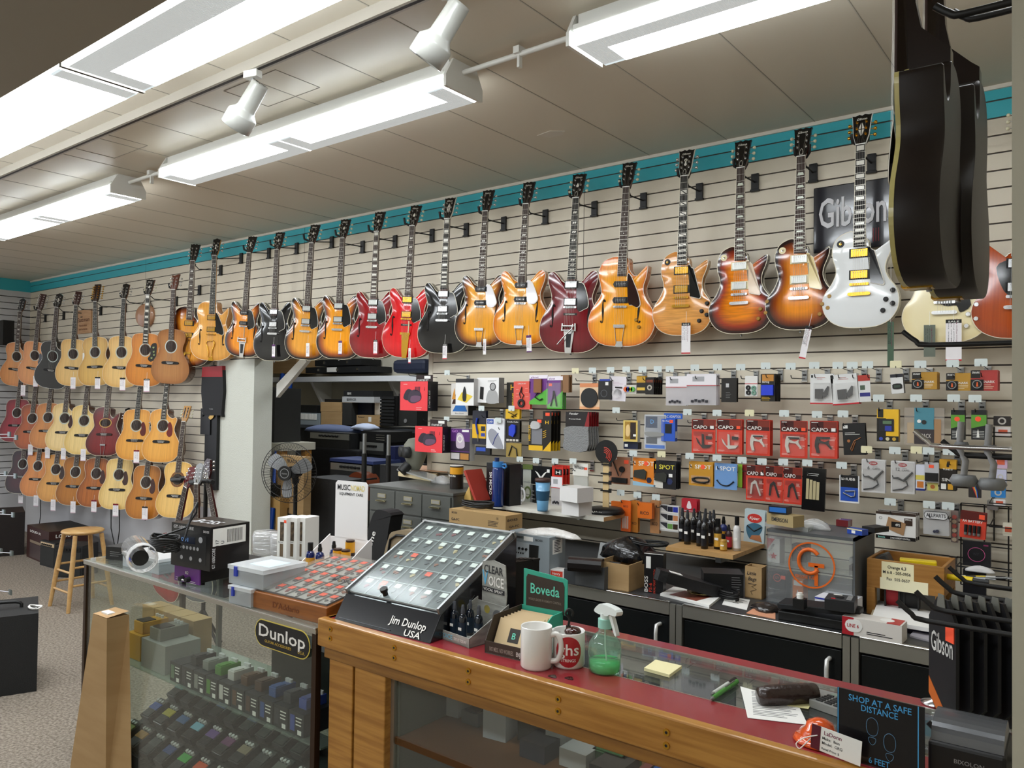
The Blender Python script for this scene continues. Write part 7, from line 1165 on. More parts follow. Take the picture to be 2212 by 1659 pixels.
Crate('small_box','small red and white box in front of the silver-grey box','box',(1188,1246),(1222,1251),1229,KZ1,.06,mat('#e2e0dc',.5),front=lambda b,w,h:(rect(b,w*.05,h*.15,w*.8,h*.85,T('#d8402a')),b.text('Henry',w*.4,h*.35,.001,h*.35,WHT,w=w*.5)))
Crate('cardboard_box','open brown cardboard box overflowing with black cables','box',(1289,1268),(1358,1280),1211,KZ1,.16,CARD,open_=True)
P=PZ(1330,1262,KZ1)+Vector((.02,.09,.10));lump('bag_of_cables','black plastic bag with cables heaped in the brown box','bag',P,.13,.08,.1,mat('#0e0e10',.25,coat=.4,bump=(25,.8)),seed=5);coil('cable_coil','black cable looped over the brown cardboard box',P+Vector((.08,.02,.07)),.09,.05,3,.004,BLK,seed=3)
Crate('product_box','narrow upright black footswitch box with red lettering','box',(1391,1279),(1432,1284),1194,KZ1,.05,mat('#151416',.35),front=lambda b,w,h:(rect(b,w*.1,h*.62,w*.35,h*.92,PAPER),b.text('BOSS',w*.2,h*.22,.001,h*.09,WHT,w=h*.4,rot=PI/2),b.text('FS-6',w*.42,h*.14,.001,h*.08,T('#d8402a'),w=h*.22,rot=PI/2),b.text('DUAL FOOT SWITCH',w*.6,h*.3,.001,h*.05,T('#d8402a'),w=h*.6,rot=PI/2),rect(b,0,h*.985,w,h,PAPER)))
p=PZ(1470,1290,KZ1);b=MB();b.M=Matrix.Rotation(math.radians(16),4,'Y');b.prism(smooth([(-.13,-.03),(-.12,.035),(.0,.06),(.13,.05),(.15,.03),(.14,-.03),(0,-.045)],3),0,.045,mat('#19191b',.5,bump=(40,.3)));b.bx(-.08,-.02,.045,-.03,.015,.047,PAPER);tag(lay(b.obj('microphone_pouch'),p+Vector((.02,.0,.045)),math.radians(42)),'black zip pouch with a white label lying on papers','pouch')
slab('magazine','white magazine under the black zip pouch','magazine',[(1426,1287),(1532,1313),(1560,1290),(1455,1272)],KZ1,.01,PAPER,draw=lambda b,w,d:rect(b,w*.15,d*.1,w*.7,d*.8,T('#8b4a3a')));p=PZ(1515,1278,KZ1+.02);b=MB();b.ring((0,0),.008,.06,0,.0015,mat('#b9a86a',.15,.9),36);tag(lay(b.obj('compact_disc'),p),'gold compact disc lying on the magazine','disc')
Crate('product_box','black guitar-effect box lying behind the cables','box',(1520,1288),(1606,1292),1238,KZ1,.12,mat('#151618',.4),front=lambda b,w,h:(b.text('G1',w*.12,h*.2,.001,h*.2,GREYT,w=w*.15),lines(b,w*.7,h*.85,w*.25,7,h*.1,GREYT)))
coil('cable_coil','bundle of black cables with gold tips in front of the effect box',PZ(1560,1290,KZ1),.1,.035,4,.0045,BLK,yaw=-.6,dz=.009,seed=5)
slab('receipt','small white folded receipt on the cabinet top','paper',[(1560,1306),(1613,1318),(1620,1296),(1568,1288)],KZ1,.001,PAPER,draw=lambda b,w,d:lines(b,w*.1,d*.8,w*.4,3,d*.2,INK))
Crate('open_carton','tall open carton marked by hand for little bags','box',(1609,1290),(1645,1296),1222,KZ1,.07,CARD,open_=True,front=lambda b,w,h:(b.text('Little',w*.4,h*.74,.001,h*.11,INK,w=w*.55,shear=.2),b.text('Bags',w*.45,h*.56,.001,h*.12,INK,w=w*.5,shear=.2),b.tube([(w*.2,h*.46,.001),(w*.7,h*.46,.001),(w*.4,h*.38,.001),(w*.7,h*.3,.001),(w*.35,h*.22,.001),(w*.45,h*.12,.001)],.001,INK,4)))
P0,P1=PY(1583,1200,-.42),PY(1438,1174,-.42);r=thing('wall_shelf','small pale wooden shelf crowded with spray bottles','shelf',(0,0,0));wz=P0.z;b=MB();b.bx(P1.x,-.42,wz-.02,P0.x,-.004,wz,mat('#c9a069',.5,noise=(6.,'#b98f58',(1,8,1))));b.obj('board',r);b=MB();b.bx(P0.x-.14,-.3,wz-.07,P0.x-.11,-.004,wz-.02,STL);b.obj('bracket',r)
sprays=[(1481,1176,0),(1508,1180,0),(1518,1186,0),(1530,1180,0),(1470,1170,0),(1495,1172,0),(1538,1176,0),(1520,1172,0),(1505,1168,0)]
for k,(px,py,q)in enumerate(sprays):bottle('polish_bottle','black polish spray bottle in the cluster on the wooden shelf',PZ(px,py,wz+.001)+Vector((0,.02,0)),.175,.018,mat('#121214',.2,coat=.5),mat('#3a3c40',.3),mat('#1a1a1e',.4),'black polish bottles on the wooden shelf')
for(px,py,h,rr,lb,bc,cc,lc,nz)in((1549,1186,.15,.02,'black and amber polish can beside the black bottles','#1a140c','#101010','#d0a040',False),(1561,1180,.15,.02,'dark blue polish bottle behind the amber one','#1c2868','#101010','#c9962f',True),(1572,1186,.12,.018,'red-labelled spray bottle beside the white can','#3a2024','#26262a','#b8303a',True),(1561,1190,.08,.017,'small amber bottle at the front of the wooden shelf','#b08430','#15130f','#c9a24a',False),(1590,1190,.17,.018,'white aerosol can with a black cap','#dcdad8','#101010','#e2e0de',False)):
 bottle('polish_bottle',lb,PZ(px,py,wz+.001)+Vector((0,.01,0)),h,rr,T(bc),mat(cc,.3),T(lc),None,nz)
A=PZ(1655,1300,KZ1);B_=PZ(1868,1345,KZ1);w=PZ(1850,1330,KZ1).x-A.x;ht=PY(1655,1142,A.y).z-KZ1;r=thing('acrylic_case','clear acrylic tube display with grey sides and orange round emblem','display case',(A.x,A.y,KZ1));gm=mat('#55585a',.4);b=MB();b.bx(0,0,ht-.012,w,.3,ht,gm);b.bx(w-.008,0,0,w,.3,ht,gm);b.bx(0,0,0,.006,.3,ht,glassmat('#e6e8e8',.08));b.bx(0,.294,0,w,.3,ht,glassmat('#f0f2f0',.03));b.bx(0,0,0,w,.3,.005,gm);b.obj('carcass',r)
b=MB();b.bx(.006,0,.005,w-.01,.004,ht-.012,CLR);b.obj('front_pane',r);b=MB();b.bx(.006,.02,ht*.5,w-.01,.29,ht*.5+.004,CLR);b.obj('shelf',r)
E_=PY(1753,1221,A.y-.003);OM=mat('#dc6418',.4);b=MB();b.M=Matrix.Translation((E_.x-A.x,-.004,E_.z-KZ1))@RX;R_=.092;b.ring((0,0),R_*.93,R_,0,.001,OM,48);b.tube([(R_*.46*math.cos(t)-.008,R_*.52*math.sin(t)+.014,.0)for t in[PI*(.22+1.56*k/20)for k in range(21)]],.008,OM,6);b.bx(-.012,-.006,0,.05,.01,.0015,OM);b.bx(.012,-R_*.86,0,.026,.0,.0015,OM);b.text('GROOVE TUBES',-.02,-R_*.6,.001,.012,OM,w=.09);b.obj('emblem',r)
def gtbox(x0,x1,yb,yt,z,lb,cat='box',m=None,draw=None,dy=.05,nm='tube_box',d=.06):
 a_=PZ(x0,yb,z);bb=MB();aw=PZ(x1,yb,z);yy=A.y+dy;xa=PY(x0,yb,yy).x;xb=PY(x1,yb,yy).x;zb_=z;zt_=PY(x0,yt,yy).z;bb.bx(0,0,0,xb-xa,d,max(zt_-zb_,.02),m or mat('#1a1416',.4));bb.M=RX.copy();draw and draw(bb,xb-xa,max(zt_-zb_,.02));return tag(lay(bb.obj(nm),(xa,yy,zb_)),lb,cat)
gi=lambda b,w,h:(b.ring((w*.5,h*.78),w*.18,w*.22,0,.001,T('#e0503f'),16),b.text('GT',w*.5,h*.74,.001,h*.08,T('#e0503f')),rect(b,w*.72,h*.75,w*.95,h*.88,ORG,.001))
gtbox(1659,1698,1300,1232,KZ1+.006,'black tube box low in the acrylic case',draw=gi);gtbox(1658,1684,1222,1162,KZ1+ht*.5+.005,'red and white tube box with a star on the acrylic shelf',m=mat('#e2dfda',.5),draw=lambda b,w,h:(b.prism([(0,h*.55),(w*.6,h),(0,h)],0,.001,RED),b.text('MINTER',w*.4,h*.6,.0015,h*.08,INK,w=h*.4,rot=1.),b.prism([(w*(.5+.3*(1 if k%2 else .45)*math.sin(k*PI/5)),h*.28+w*.3*(1 if k%2 else .45)*-math.cos(k*PI/5))for k in range(10)],0,.001,RED)))
gtbox(1710,1742,1222,1175,KZ1+ht*.5+.005,'black tube box at the rear of the acrylic shelf',draw=gi,dy=.14);gtbox(1712,1735,1296,1250,KZ1+.006,'orange and white tube box at the foot of the orange emblem',m=mat('#dd7a28',.5),draw=lambda b,w,h:(rect(b,w*.1,h*.75,w*.9,h*.95,WHT),b.prism([(w*.5,h*.6),(w*.3,h*.35),(w*.5,h*.37),(w*.4,h*.1),(w*.75,h*.4),(w*.55,h*.4)],0,.001,WHT)),dy=.02)
for k in range(4):gtbox(1834+14*(k%2),1847+14*(k%2),1240-(0 if k<2 else 14),1226-(0 if k<2 else 14),KZ1+ht*.5+.005+(0 if k<2 else .03),('dark tube carton at the right of the acrylic shelf','dark tube carton beside the grey side panel','white-ended tube carton stacked on the dark ones','red-ended tube carton stacked on the dark ones')[k],m=mat(('#3a2420','#3a2420','#dcdad6','#8a3428')[k],.5),dy=.1,nm='tube_carton',d=.05)
kt=KZ1+ht+.001
def on(name,lb,cat,x0,x1,yb,yt,m,d,draw=None,z=kt,top=None):return Crate(name,lb,cat,(x0,yb),(x1,yb+(x1-x0)*.17),yt,z,d,m,front=draw,top=top)
k1=on('product_box','tan tea-tin style box above the acrylic case','box',1656,1713,1131,1107,mat('#a89468',.7),.07,lambda b,w,h:(b.text('EMERSON',w*.5,h*.35,.001,h*.35,INK,w=w*.6),b.ring((w*.5,h*.5),w*.0,w*.001,0,.0005,INK,6)),z=kt+.02);Crate('display_tray','black and blue box stacked on the tan tin-style box','box',(1660,1108),(1700,1112),1092,kt+.022+k1.h,.06,mat('#14161c',.4),front=lambda b,w,h:rect(b,w*.05,h*.2,w*.95,h*.85,T('#2a6fc0')))
slab('plastic_tray','clear tray holding the tan box above the acrylic case','tray',[(1652,1137),(1745,1150),(1775,1135),(1680,1122)],kt,.018,glassmat('#e8ecea',.3));lump('plastic_wrap','crumpled clear wrap with white plugs on the acrylic case','wrap',PZ(1760,1142,kt),.06,.04,.04,glassmat('#f0f0f0',.35,.1),seed=9)
Crate('pedal','dark red effects pedal in bubble wrap on the acrylic case','pedal',(1806,1136),(1832,1139),1122,kt+.001,.05,mat('#6a1c20',.3,coat=.5));on('product_box','blue and yellow box on the acrylic case','box',1830,1862,1152,1140,mat('#2448a8',.4),.04,lambda b,w,h:(rect(b,0,h*.8,w,h,T('#e8e0b0')),rect(b,w*.3,h*.2,w*.55,h*.7,WHT)));on('product_box','flat black box at the right rear of the acrylic case','box',1862,1890,1147,1136,BLK,.09)
slab('envelope','salmon envelope under the wrapped rubber feet','paper',[(1612,1325),(1675,1338),(1675,1325),(1632,1312)],KZ1,.002,mat('#d99a78',.7));lump('bag_of_parts','clear bag of dark rubber parts on the salmon envelope','bag',PZ(1655,1318,KZ1+.002),.06,.04,.03,mat('#2c2624',.25,coat=.6),seed=6)
A=PZ(1678,1340,KZ1);r=thing('volume_pedal','long black volume pedal on the cabinet top','pedal',A+Vector((.0,.01,0)),math.radians(3));b=MB();b.bx(0,0,0,.3,.11,.035,BLK);b.obj('base',r,bevel=.004);b=MB();b.M=Matrix.Rotation(math.radians(-3),4,'Y');b.prism([(0,0),(.24,0),(.29,.02),(.29,.09),(.24,.11),(0,.11)],.042,.062,mat('#1d1e20',.6));b.obj('treadle',r,bevel=.003)
b=MB();b.bx(-.02,-.02,0,.02,.02,.035,BLK);b.cyl((0,0,.035),(0,0,.05),.012,WHT);b.cyl((0,0,.045),(0,0,.056),.009,WHT);tag(lay(b.obj('footswitch'),PZ(1728,1313,KZ1+.068)),'tiny black footswitch with white button on the volume pedal','pedal')
Crate('white_carton','white box with blue rim under the drum machine','box',(1760,1330),(1838,1345),1297,KZ1,.13,mat('#dfe0e6',.5),front=lambda b,w,h:rect(b,0,h*.9,w,h*.97,T('#2434a8')),h=.075)
A=PZ(1779,1318,KZ1+.077);b=MB();b.bx(0,0,0,.1,.1,.04,mat('#2a2b2d',.4));b.cyl((.045,.05,.04),(.045,.05,.043),.016,BLK,n=20);[b.bx(.07,.02+.014*k,.04,.088,.028+.014*k,.042,GREYT)for k in range(5)];b.bx(.02,.012,.04,.035,.02,.042,RED);b.bx(.02,.08,.04,.05,.09,.0415,WHT);tag(lay(b.obj('headphone_amplifier',bevel=.004),A+Vector((0,.01,0)),math.radians(8)),'small black device with knob and buttons on the white box','device')
Crate('long_box','long white box with a red end and oval emblem on the cabinet edge','box',(1819,1368),(1948,1392),1330,KZ1,.08,mat('#e4dfd8',.5),front=lambda b,w,h:(rect(b,0,0,w*.2,h,T('#b8222e')),b.prism(stadr(w*.15,h*.36,w*.2,h*.55),0,.0014,PAPER),b.text('LINE 6',w*.19,h*.45,.002,h*.2,T('#b8222e'),w=w*.2),lines(b,w*.42,h*.3,w*.5,2,h*.1,INK,h*.04)),top=lambda b,w,d:(rect(b,w*.75,0,w*.97,d,T('#b8222e')),b.prism(stadr(w*.12,d*.3,w*.72,d*.5),.0006,.0012,PAPER)))
for k,(c,t,dx)in enumerate((('#2a2440',.01,0),('#b8a88a',.008,12),('#f0efec',.014,8))):
 slab('paper_stack' if k==2 else 'magazine',('dark blue magazine at the bottom of the paper pile','glossy magazine in the middle of the paper pile','thick white printouts on top of the paper pile')[k],'papers',[(1890-dx,1352-dx),(2022,1376-dx),(2030,1340-dx),(1905-dx,1312-dx)],KZ1+(0,.011,.02)[k],t,mat(c,.6))
slab('magazine','bagged magazine at the right end of the cabinet top','magazine',[(1965,1376),(2030,1393),(2040,1368),(1985,1352)],KZ1,.006,mat('#b4b0b8',.3,coat=.4))
A=PZ(1872,1325,KZ1);yf=A.y;XR_=PY(2040,1345,yf).x;w=XR_-A.x;zt=PY(1872,1205,yf).z-KZ1;zl=PY(1880,1268,yf).z-KZ1;OK_=mat('#a9783a',.45,noise=(6.,'#98682e',(1,3,12)));r=thing('desk_tray','oak tray on legs with tools on top and taped notes on its front','desk organizer',(A.x,yf,KZ1));b=MB();b.bx(0,0,zl,w,.012,zt,OK_);b.bx(0,.012,zl,.012,.24,zt,OK_);b.bx(w-.012,.012,zl,w,.24,zt,OK_);b.bx(.012,.228,zl,w-.012,.24,zt,OK_);b.bx(.012,.012,zl+.01,w-.012,.228,zl+.02,OK_);b.obj('box',r,bevel=.002)
for x in(0,w-.03):[MB().bx(x,y,0,x+.03,y+.03,zl,OK_).obj('leg',r)for y in(0,.21)]
b=MB();b.M=RX.copy();b.bx(w*.2,zl+(zt-zl)*.35,0,w*.62,zt-.005,.001,mat('#efe6bc',.8));b.bx(w*.18,zl+.0,0,w*.8,zl+(zt-zl)*.4,.0016,mat('#f2ebc8',.8));b.text('Orange 6.3',w*.4,zt-.03,.002,.012,INK,w=w*.24);b.text('M 6-8 - 505-0956',w*.4,zt-.05,.002,.011,INK,w=w*.36);b.text('Fax  505-0657',w*.42,zt-.075,.002,.011,INK,w=w*.3);b.obj('taped_note',r)
MT=Matrix.Translation((A.x,yf,KZ1+zl+.022))
b=MB();b.M=Matrix.Rotation(.2,4,'Z');b.bx(0,0,0,.13,.05,.05,mat('#e6c81e',.35));b.bx(-.004,-.003,.022,.134,.053,.03,mat('#d8b818',.35));tag(lay(b.obj('tape_measure',bevel=.008),MT@Vector((.1,.09,.035))),'bright yellow plastic tool case in the oak tray','tool case');b=MB();b.tube([(0,0,0),(.12,-.03,.005)],.012,mat('#e6c81e',.35));b.tube([(.12,-.03,.005),(.17,-.035,.006)],.009,DGREY);tag(lay(b.obj('pliers'),MT@Vector((.24,.07,.045))),'yellow and black handled tool lying in the oak tray','tool')
b=MB();b.M=Matrix.Rotation(-.5,4,'Y');b.bx(0,0,0,.06,.07,.05,mat('#3c3c3a',.4));tag(lay(b.obj('bench_tool',bevel=.006),MT@Vector((.02,.08,.03))),'dark wedge-shaped tool at the left of the oak tray','tool')
for k in range(6):
 random.seed(k+3);b=MB();b.tube([(0,0,0),(.1,random.uniform(-.05,.05),.01)],.003,STL,6);b.tube([(-.05,0,-.005),(0,0,0)],.007,mat(('#1a1a1c','#d9d4c0','#1a1a1c','#c8b020','#c9c9c4','#1a1a1c')[k],.4),8);tag(lay(b.obj('screwdriver'),MT@Vector((.3+.03*k,.06+.02*k,.05))),'small hand tool lying among the tools of the oak tray','tool','hand tools in the oak tray')
for k,(px,c,lb)in enumerate(((1935,'#b3222c','spool of red wire under the oak tray'),(1965,'#151515','black spool beside the red wire under the oak tray'))):
 P=Vector((PY(px,1300,yf+.1).x,yf+.1,KZ1+.09));b=MB();b.cyl((-.03,0,0),(.03,0,0),.07,mat(c,.5),n=28);[b.cyl((s*.03,0,0),(s*.036,0,0),.088,BLK,n=32)for s in(-1,1)];tag(lay(b.obj('wire_spool'),P,.15),lb,'spool')
b=MB();[b.tube([(.02*q/2,0,.0+.004*q),(.03+.004*q,.03,.06),(.0+.004*q,.06,.11)],.003,mat(c,.4))for q,c in enumerate(('#2448b8','#2a50c0','#3a60c8','#c8373f'))];tag(lay(b.obj('wire_bundle'),PZ(1902,1325,KZ1)+Vector((0,.03,0))),'bundle of blue and red wires under the oak tray','wire')
P0=PY(2075,1165,-.06);r=stand(empty('wire_rack','black wire grid rack at the lower right of the accessory wall','rack'),(P0.x,-.05,.93));b=MB()
for k in range(5):b.tube([(.09*k,0,0),(.09*k,.36,0)],.003,BLK);
for k in range(5):b.tube([(0,.09*k,0),(.37,.09*k,0)],.0025,BLK)
b.tube([(0,.1,.0),(0,.1,.12),(.37,.1,.12),(.37,.1,0)],.003,BLK);b.obj('grid',r);b=MB();b.bx(.1,.34,-.05,.14,.38,.0,STL);b.obj('clip',r)
RZ=[(2146,899,2183,920,'#2a2422','dark tin with a round emblem on the right-hand rack',0),(2150,922,2183,942,'#e8e0dc','white and red card on the right-hand rack',1),(2148,985,2176,1012,'#d0b0c8','pink and purple strap pack on the right-hand rack',1),(2148,1014,2174,1046,'#c9c9e0','lilac looped pack on the right-hand rack',0),(2140,1053,2172,1075,'#2f86d0','bright blue pack on the right-hand rack',0),(2146,1078,2172,1092,'#e8e4e2','white label card with red print below the blue pack',1),(2166,1130,2190,1158,'#e2dcc8','cream card with brown print beside the post',1)]
for(x0,y0,x1,y1,c,lb,st)in RZ:hang('string_pack',lb,'string pack',x0,y0,x1,y1,T(c),(lambda b,w,h:rect(b,w*.2,h*.3,w*.8,h*.7,T('#d8603f'),.001))if st else(lambda b,w,h:b.ring((w*.5,h*.5),w*.15,w*.25,0,.001,T('#c9c4bc'),16)),depth=-.14,t=.02)
P0=PY(2140,1090,-.12);r=stand(empty('wire_rack','small black wire tier rack beside the pale post','rack'),(P0.x,-.01,PY(2150,1175,-.1).z));b=MB();[b.tube([(x,0,.0),(x,1.0 if 0 else .5,.0)],.003,BLK)for x in(0,.14)];[b.tube([(0,.1*k,0),(0,.1*k-.02,.15),(.14,.1*k-.02,.15),(.14,.1*k,0)],.0025,BLK)for k in range(1,6)];b.obj('tiers',r)
lump('white_wrap','small white wrapped bundle in the lower wire rack','wrap',PY(2118,1225,-.2)+Vector((0,0,-.02)),.05,.025,.025,mat('#dcdad8',.4),seed=3)
P0,P1=PY(1757,500,-.02),PY(1930,500,-.02);r=stand(empty('logo_sign','dark glossy maker\'s panel behind the white guitar','sign'),(P0.x,-.012,PY(1757,548,-.02).z));w,h=P1.x-P0.x,PY(1757,424,-.02).z-PY(1757,548,-.02).z;b=MB();b.bx(0,0,0,w+.03,h+.04,.012,mat('#26262c',.2,coat=.6));b.obj('panel',r,bevel=.008);b=MB();b.text('Gibson',w*.5,h*.42,.0135,h*.5,mat('#d9d9dc',.4),w=w*.84,shear=.0,ext=.02);[b.bx(w*.76+.012*k,h*.1,.012,w*.765+.012*k,h*.32,.0135,T('#b3303a'))for k in range(3)];b.obj('raised_lettering',r)
P0=PY(180,710,-.01);r=stand(empty('wooden_sign','square wooden sign with burned script behind the twelve-string','sign'),(PY(165,710,-.01).x,-.004,PY(165,722,-.01).z));w=PY(198,700,-.01).x-PY(165,700,-.01).x;h=PY(165,672,-.01).z-PY(165,722,-.01).z;b=MB();b.bx(0,0,0,w,h,.015,mat('#c99f78',.6,noise=(5.,'#bb9068',(1,6,1))));b.text('Eastman',w*.5,h*.5,.016,h*.18,mat('#5a3420',.7),w=w*.8,shear=.2);b.text('Handcrafted',w*.5,h*.3,.016,h*.09,mat('#7a4a30',.7),w=w*.5);b.text('Instruments',w*.5,h*.15,.016,h*.09,mat('#7a4a30',.7),w=w*.55);b.obj('board',r)
P0=PY(316,682,-.03);r=stand(empty('round_instrument','small round wooden instrument hanging on the boards between necks','instrument'),P0+Vector((0,.0,0)),math.radians(20));b=MB();b.lathe([(0,-.03),(.1,-.03),(.12,-.01),(.12,.02),(.11,.03),(0,.032)],(0,0,0),mat('#b98a68',.3,coat=.4,noise=(4.,'#9c6f50',(1,1,1))),n=32,close=False);b.obj('body',r);b=MB();b.tube([(-.08,.09,0),(0,.2,-.01),(.08,.09,0)],.0025,BLK);b.obj('cord',r)
P0=PY(452,897,-.12);r=stand(empty('gig_bag','narrow black hanging bag with a red top beside the pillar','bag'),P0+Vector((-.02,.03,0)),math.radians(10));b=MB();b.prism(smooth([(-.11,.02),(-.1,0),(.12,.0),(.13,.02),(.135,.41),(-.13,.41)],2),-.04,0,mat('#141417',.6));b.text('TAGIMA',.0,.05,.001,.012,GREYT,w=.05);b.obj('bag_body',r);b=MB();b.prism([(-.133,.35),(.137,.35),(.13,.45),(-.125,.44)],-.042,.002,mat('#8d1c22',.5));b.obj('red_flap',r);b=MB();b.tube([(0,.44,-.02),(0,.5,-.02),(.01,.52,-.08)],.005,BLK);b.obj('strap',r)
P0=PY(443,960,-.1);r=stand(empty('boxed_stand','black boxed accessory hanging low beside the pillar','box'),PY(445,1058,-.1)+Vector((0,.02,0)),math.radians(8));b=MB();b.bx(-.06,0,-.06,.1,.75,0,mat('#111113',.4));b.bx(-.11,.5,-.06,.02,.74,.01,mat('#141416',.4));b.text('Tone Gear',-.045,.68,.011,.02,GREYT,w=.09);b.prism(smooth([(.0,.66),(.05,.7),(.07,.67),(.03,.64)],2),.01,.012,T('#c8a050'));b.bx(-.03,.76,-.05,.1,.86,-.03,T('#b85a34'));b.obj('carton',r)
#  storeroom seen through the opening
def SB(name,lb,cat,x0,y0,x1,y1,y,d,m,draw=None,group=None,bevel=.003,side=None):
 A=PY(x0,y1,y);B=PY(x1,y1,y);zt=PY((x0+x1)/2,y0,y).z;w,h=B.x-A.x,zt-A.z;b=MB();b.bx(0,0,0,w,d,h,m);M0=RX.copy();b.M=M0
 if draw:draw(b,w,h)
 return tag(lay(b.obj(name,bevel=0 if draw else bevel),(A.x,y,A.z)),lb,cat,group)
TOL=mat('#1b1c1d',.6,bump=(200,.3));NAVY=mat('#1a2238',.6);KR=mat('#2a2a28',.9,bump=(300,.4));SIL=mat('#9c9d98',.3,.6)
r=thing('wall_shelf','long white shelf on triangular brackets high in the storeroom','shelf',(0,0,0));zs=PY(740,818,2.9).z;b=MB();b.bx(-10.9,2.85,zs-.04,-2.3,3.3,zs+.03,mat('#d4d6d8',.5));b.obj('board',r)
for x in(PY(700,840,3.2).x,PY(868,840,3.2).x,-5.2):b=MB();b.M=Matrix(((0,0,1,x),(1,0,0,0),(0,1,0,0),(0,0,0,1)));b.prism([(3.3,zs-.04),(2.95,zs-.04),(3.24,zs-.5),(3.3,zs-.5)],0,.05,WHT);b.obj('bracket',r)
SB('guitar_case','black hard guitar case lying on the storeroom shelf','guitar case',660,792,800,806,2.9,.38,TOL,lambda b,w,h:[b.bx(w*k,h*.3,0,w*(k+.03),h*.7,.01,CHR)for k in(.2,.5,.8)]+[b.bx(w*.35,h*.1,0,w*.5,h*.9,.005,PAPER)])
SB('guitar_case','second black case stacked on the first on the storeroom shelf','guitar case',680,776,780,791,2.92,.35,TOL,lambda b,w,h:[b.bx(w*k,h*.3,0,w*(k+.03),h*.7,.01,CHR)for k in(.2,.7)])
SB('carton','brown carton at the left end of the storeroom shelf','box',588,776,640,807,2.9,.35,CARD);SB('instrument_bag','dark blue soft case at the right end of the storeroom shelf','bag',846,776,918,806,2.9,.35,NAVY,bevel=.05)
r=thing('ladder','folded blue ladder leaning against the storeroom shelf','ladder',(0,0,0))
for x in(604,622):A=PY(x-20,1180,2.1);A.z=0;MB().tube([A,PY(x+6,808,2.8)],.035,mat('#1c4fb0',.4),4).obj('rail',r)
r=thing('storage_rack','dark steel storage rack carrying the keyboards and boxes','rack',(PY(640,900,2.3).x,2.3,0));rz=[PY(720,920,2.3).z,PY(860,924,2.3).z];b=MB();b.bx(0,0,rz[0]-.04,3.6,.6,rz[0],mat('#3c3f44',.5));b.bx(0,0,.5,3.6,.6,.54,mat('#3c3f44',.5));b.obj('shelf',r)
for x in(0,1.8,3.55):MB().bx(x,0,0,x+.05,.6,rz[0]-.04,DGREY).obj('leg',r)
y=2.32
for a in[('keyboard','pale blue-grey keyboard on the storeroom rack','keyboard',625,892,690,918,y,.3,mat('#8d979c',.4),lambda b,w,h:[b.bx(w*(.02+.045*k),h*.5,0,w*(.05+.045*k),h*.95,.004,WHT)for k in range(20)]),('keyboard','black keyboard above the pale one','keyboard',626,875,684,891,y+.05,.3,BLK),('carton','brown taped carton in the middle of the storeroom rack','box',693,890,738,918,y,.3,CARD),('carton','upper brown carton of the taped pair','box',692,869,737,889,y,.3,CARD),('flat_case','flat black round case on the taped cartons','case',701,862,733,868.5,y+.05,.2,BLK),('speaker','grey-black speaker beside the taped cartons','speaker',739,870,759,918,y,.3,KR),('speaker','navy boxed speaker under the white mixer box','speaker',760,870,803,905,y+.1,.3,NAVY),('mixer_box','white mixer box on the storeroom speakers','box',739,857,808,869,y,.35,mat('#b9bbbc',.5),lambda b,w,h:b.text('BEHRINGER',w*.3,h*.3,.001,h*.4,INK,w=w*.3)),('mixer_box','black mixer box on the white one','box',742,844,806,856,y,.33,TOL,lambda b,w,h:b.text('XENYX',w*.2,h*.3,.001,h*.4,WHT,w=w*.15)),('carton','brown printed carton right of the navy speaker','box',770,897,822,919,y-.02,.2,CARD,lambda b,w,h:(b.text('Roland',w*.2,h*.75,.001,h*.15,INK,w=w*.25),rect(b,w*.5,h*.4,w*.62,h*.85,PAPER),b.text('VS-100',w*.25,h*.1,.001,h*.15,INK,w=w*.3))),('small_box','white box beside the ridged case','box',809,866,822,896,y+.1,.1,WHT),('road_case','tall black ridged case on the storeroom rack','case',823,855,858,919,y-.02,.3,BLK,lambda b,w,h:[b.bx(0,h*k/9,0,w*.85,h*(k+.7)/9,.02,TOL)for k in range(9)]),('speaker','black loudspeaker at the right end of the storeroom rack','speaker',860,850,900,919,y,.3,KR,lambda b,w,h:b.cyl((w*.4,h*.15,0),(w*.4,h*.15,.004),w*.08,GREYT,n=12))]:SB(*a)
def amp(lb,x0,y0,x1,y1,y,d,face,top=.42):return SB('amplifier',lb,'amplifier',x0,y0,x1,y1,y,d,TOL,lambda b,w,h:(b.bx(w*.03,h*.06,0,w*.97,h*(1-top),.004,KR),b.bx(w*.03,h*(1-top+.02),0,w*.97,h*.94,.006,face),[b.cyl((w*(.3+.08*k),h*(1-top/2),.006),(w*(.3+.08*k),h*(1-top/2),.03),.012,BLK,n=10)for k in range(6)]))
SB('covered_stand','stand draped in black cloth under the silver-faced amplifier','stand',662,969,770,1150,1.25,.2,mat('#121214',.9,bump=(8,1.)),bevel=.02);amp('silver-faced amplifier head on the draped stand',668,934,757,967.5,1.3,.4,SIL)
lump('cloth','blue-grey cloth thrown over the silver-faced amplifier','cloth',Vector((PY(715,934,1.5).x,1.5,PY(715,934,1.3).z)),.42,.18,.07,mat('#4c5878',.8),seed=7);lump('cloth','white cloth beside the blue-grey one','cloth',Vector((PY(790,934,1.5).x,1.5,PY(790,930,1.3).z)),.15,.12,.06,mat('#b9c4dc',.8),seed=4)
SB('amplifier_cabinet','blue-grey speaker cabinet under the blue-topped amplifier','amplifier',752,1040,812,1150,.95,.4,mat('#3c5260',.7));amp('long blue-topped amplifier head',712,1000,806,1039,.9,.35,SIL);SB('amplifier_cover','blue lid strip of the long amplifier head','lid',712,993,806,999.5,.9,.35,mat('#2c3a6a',.5));SB('black_cabinet','black cabinet between the stands and the draped stand','cabinet',782,981,834,1150,1.4,.4,TOL)
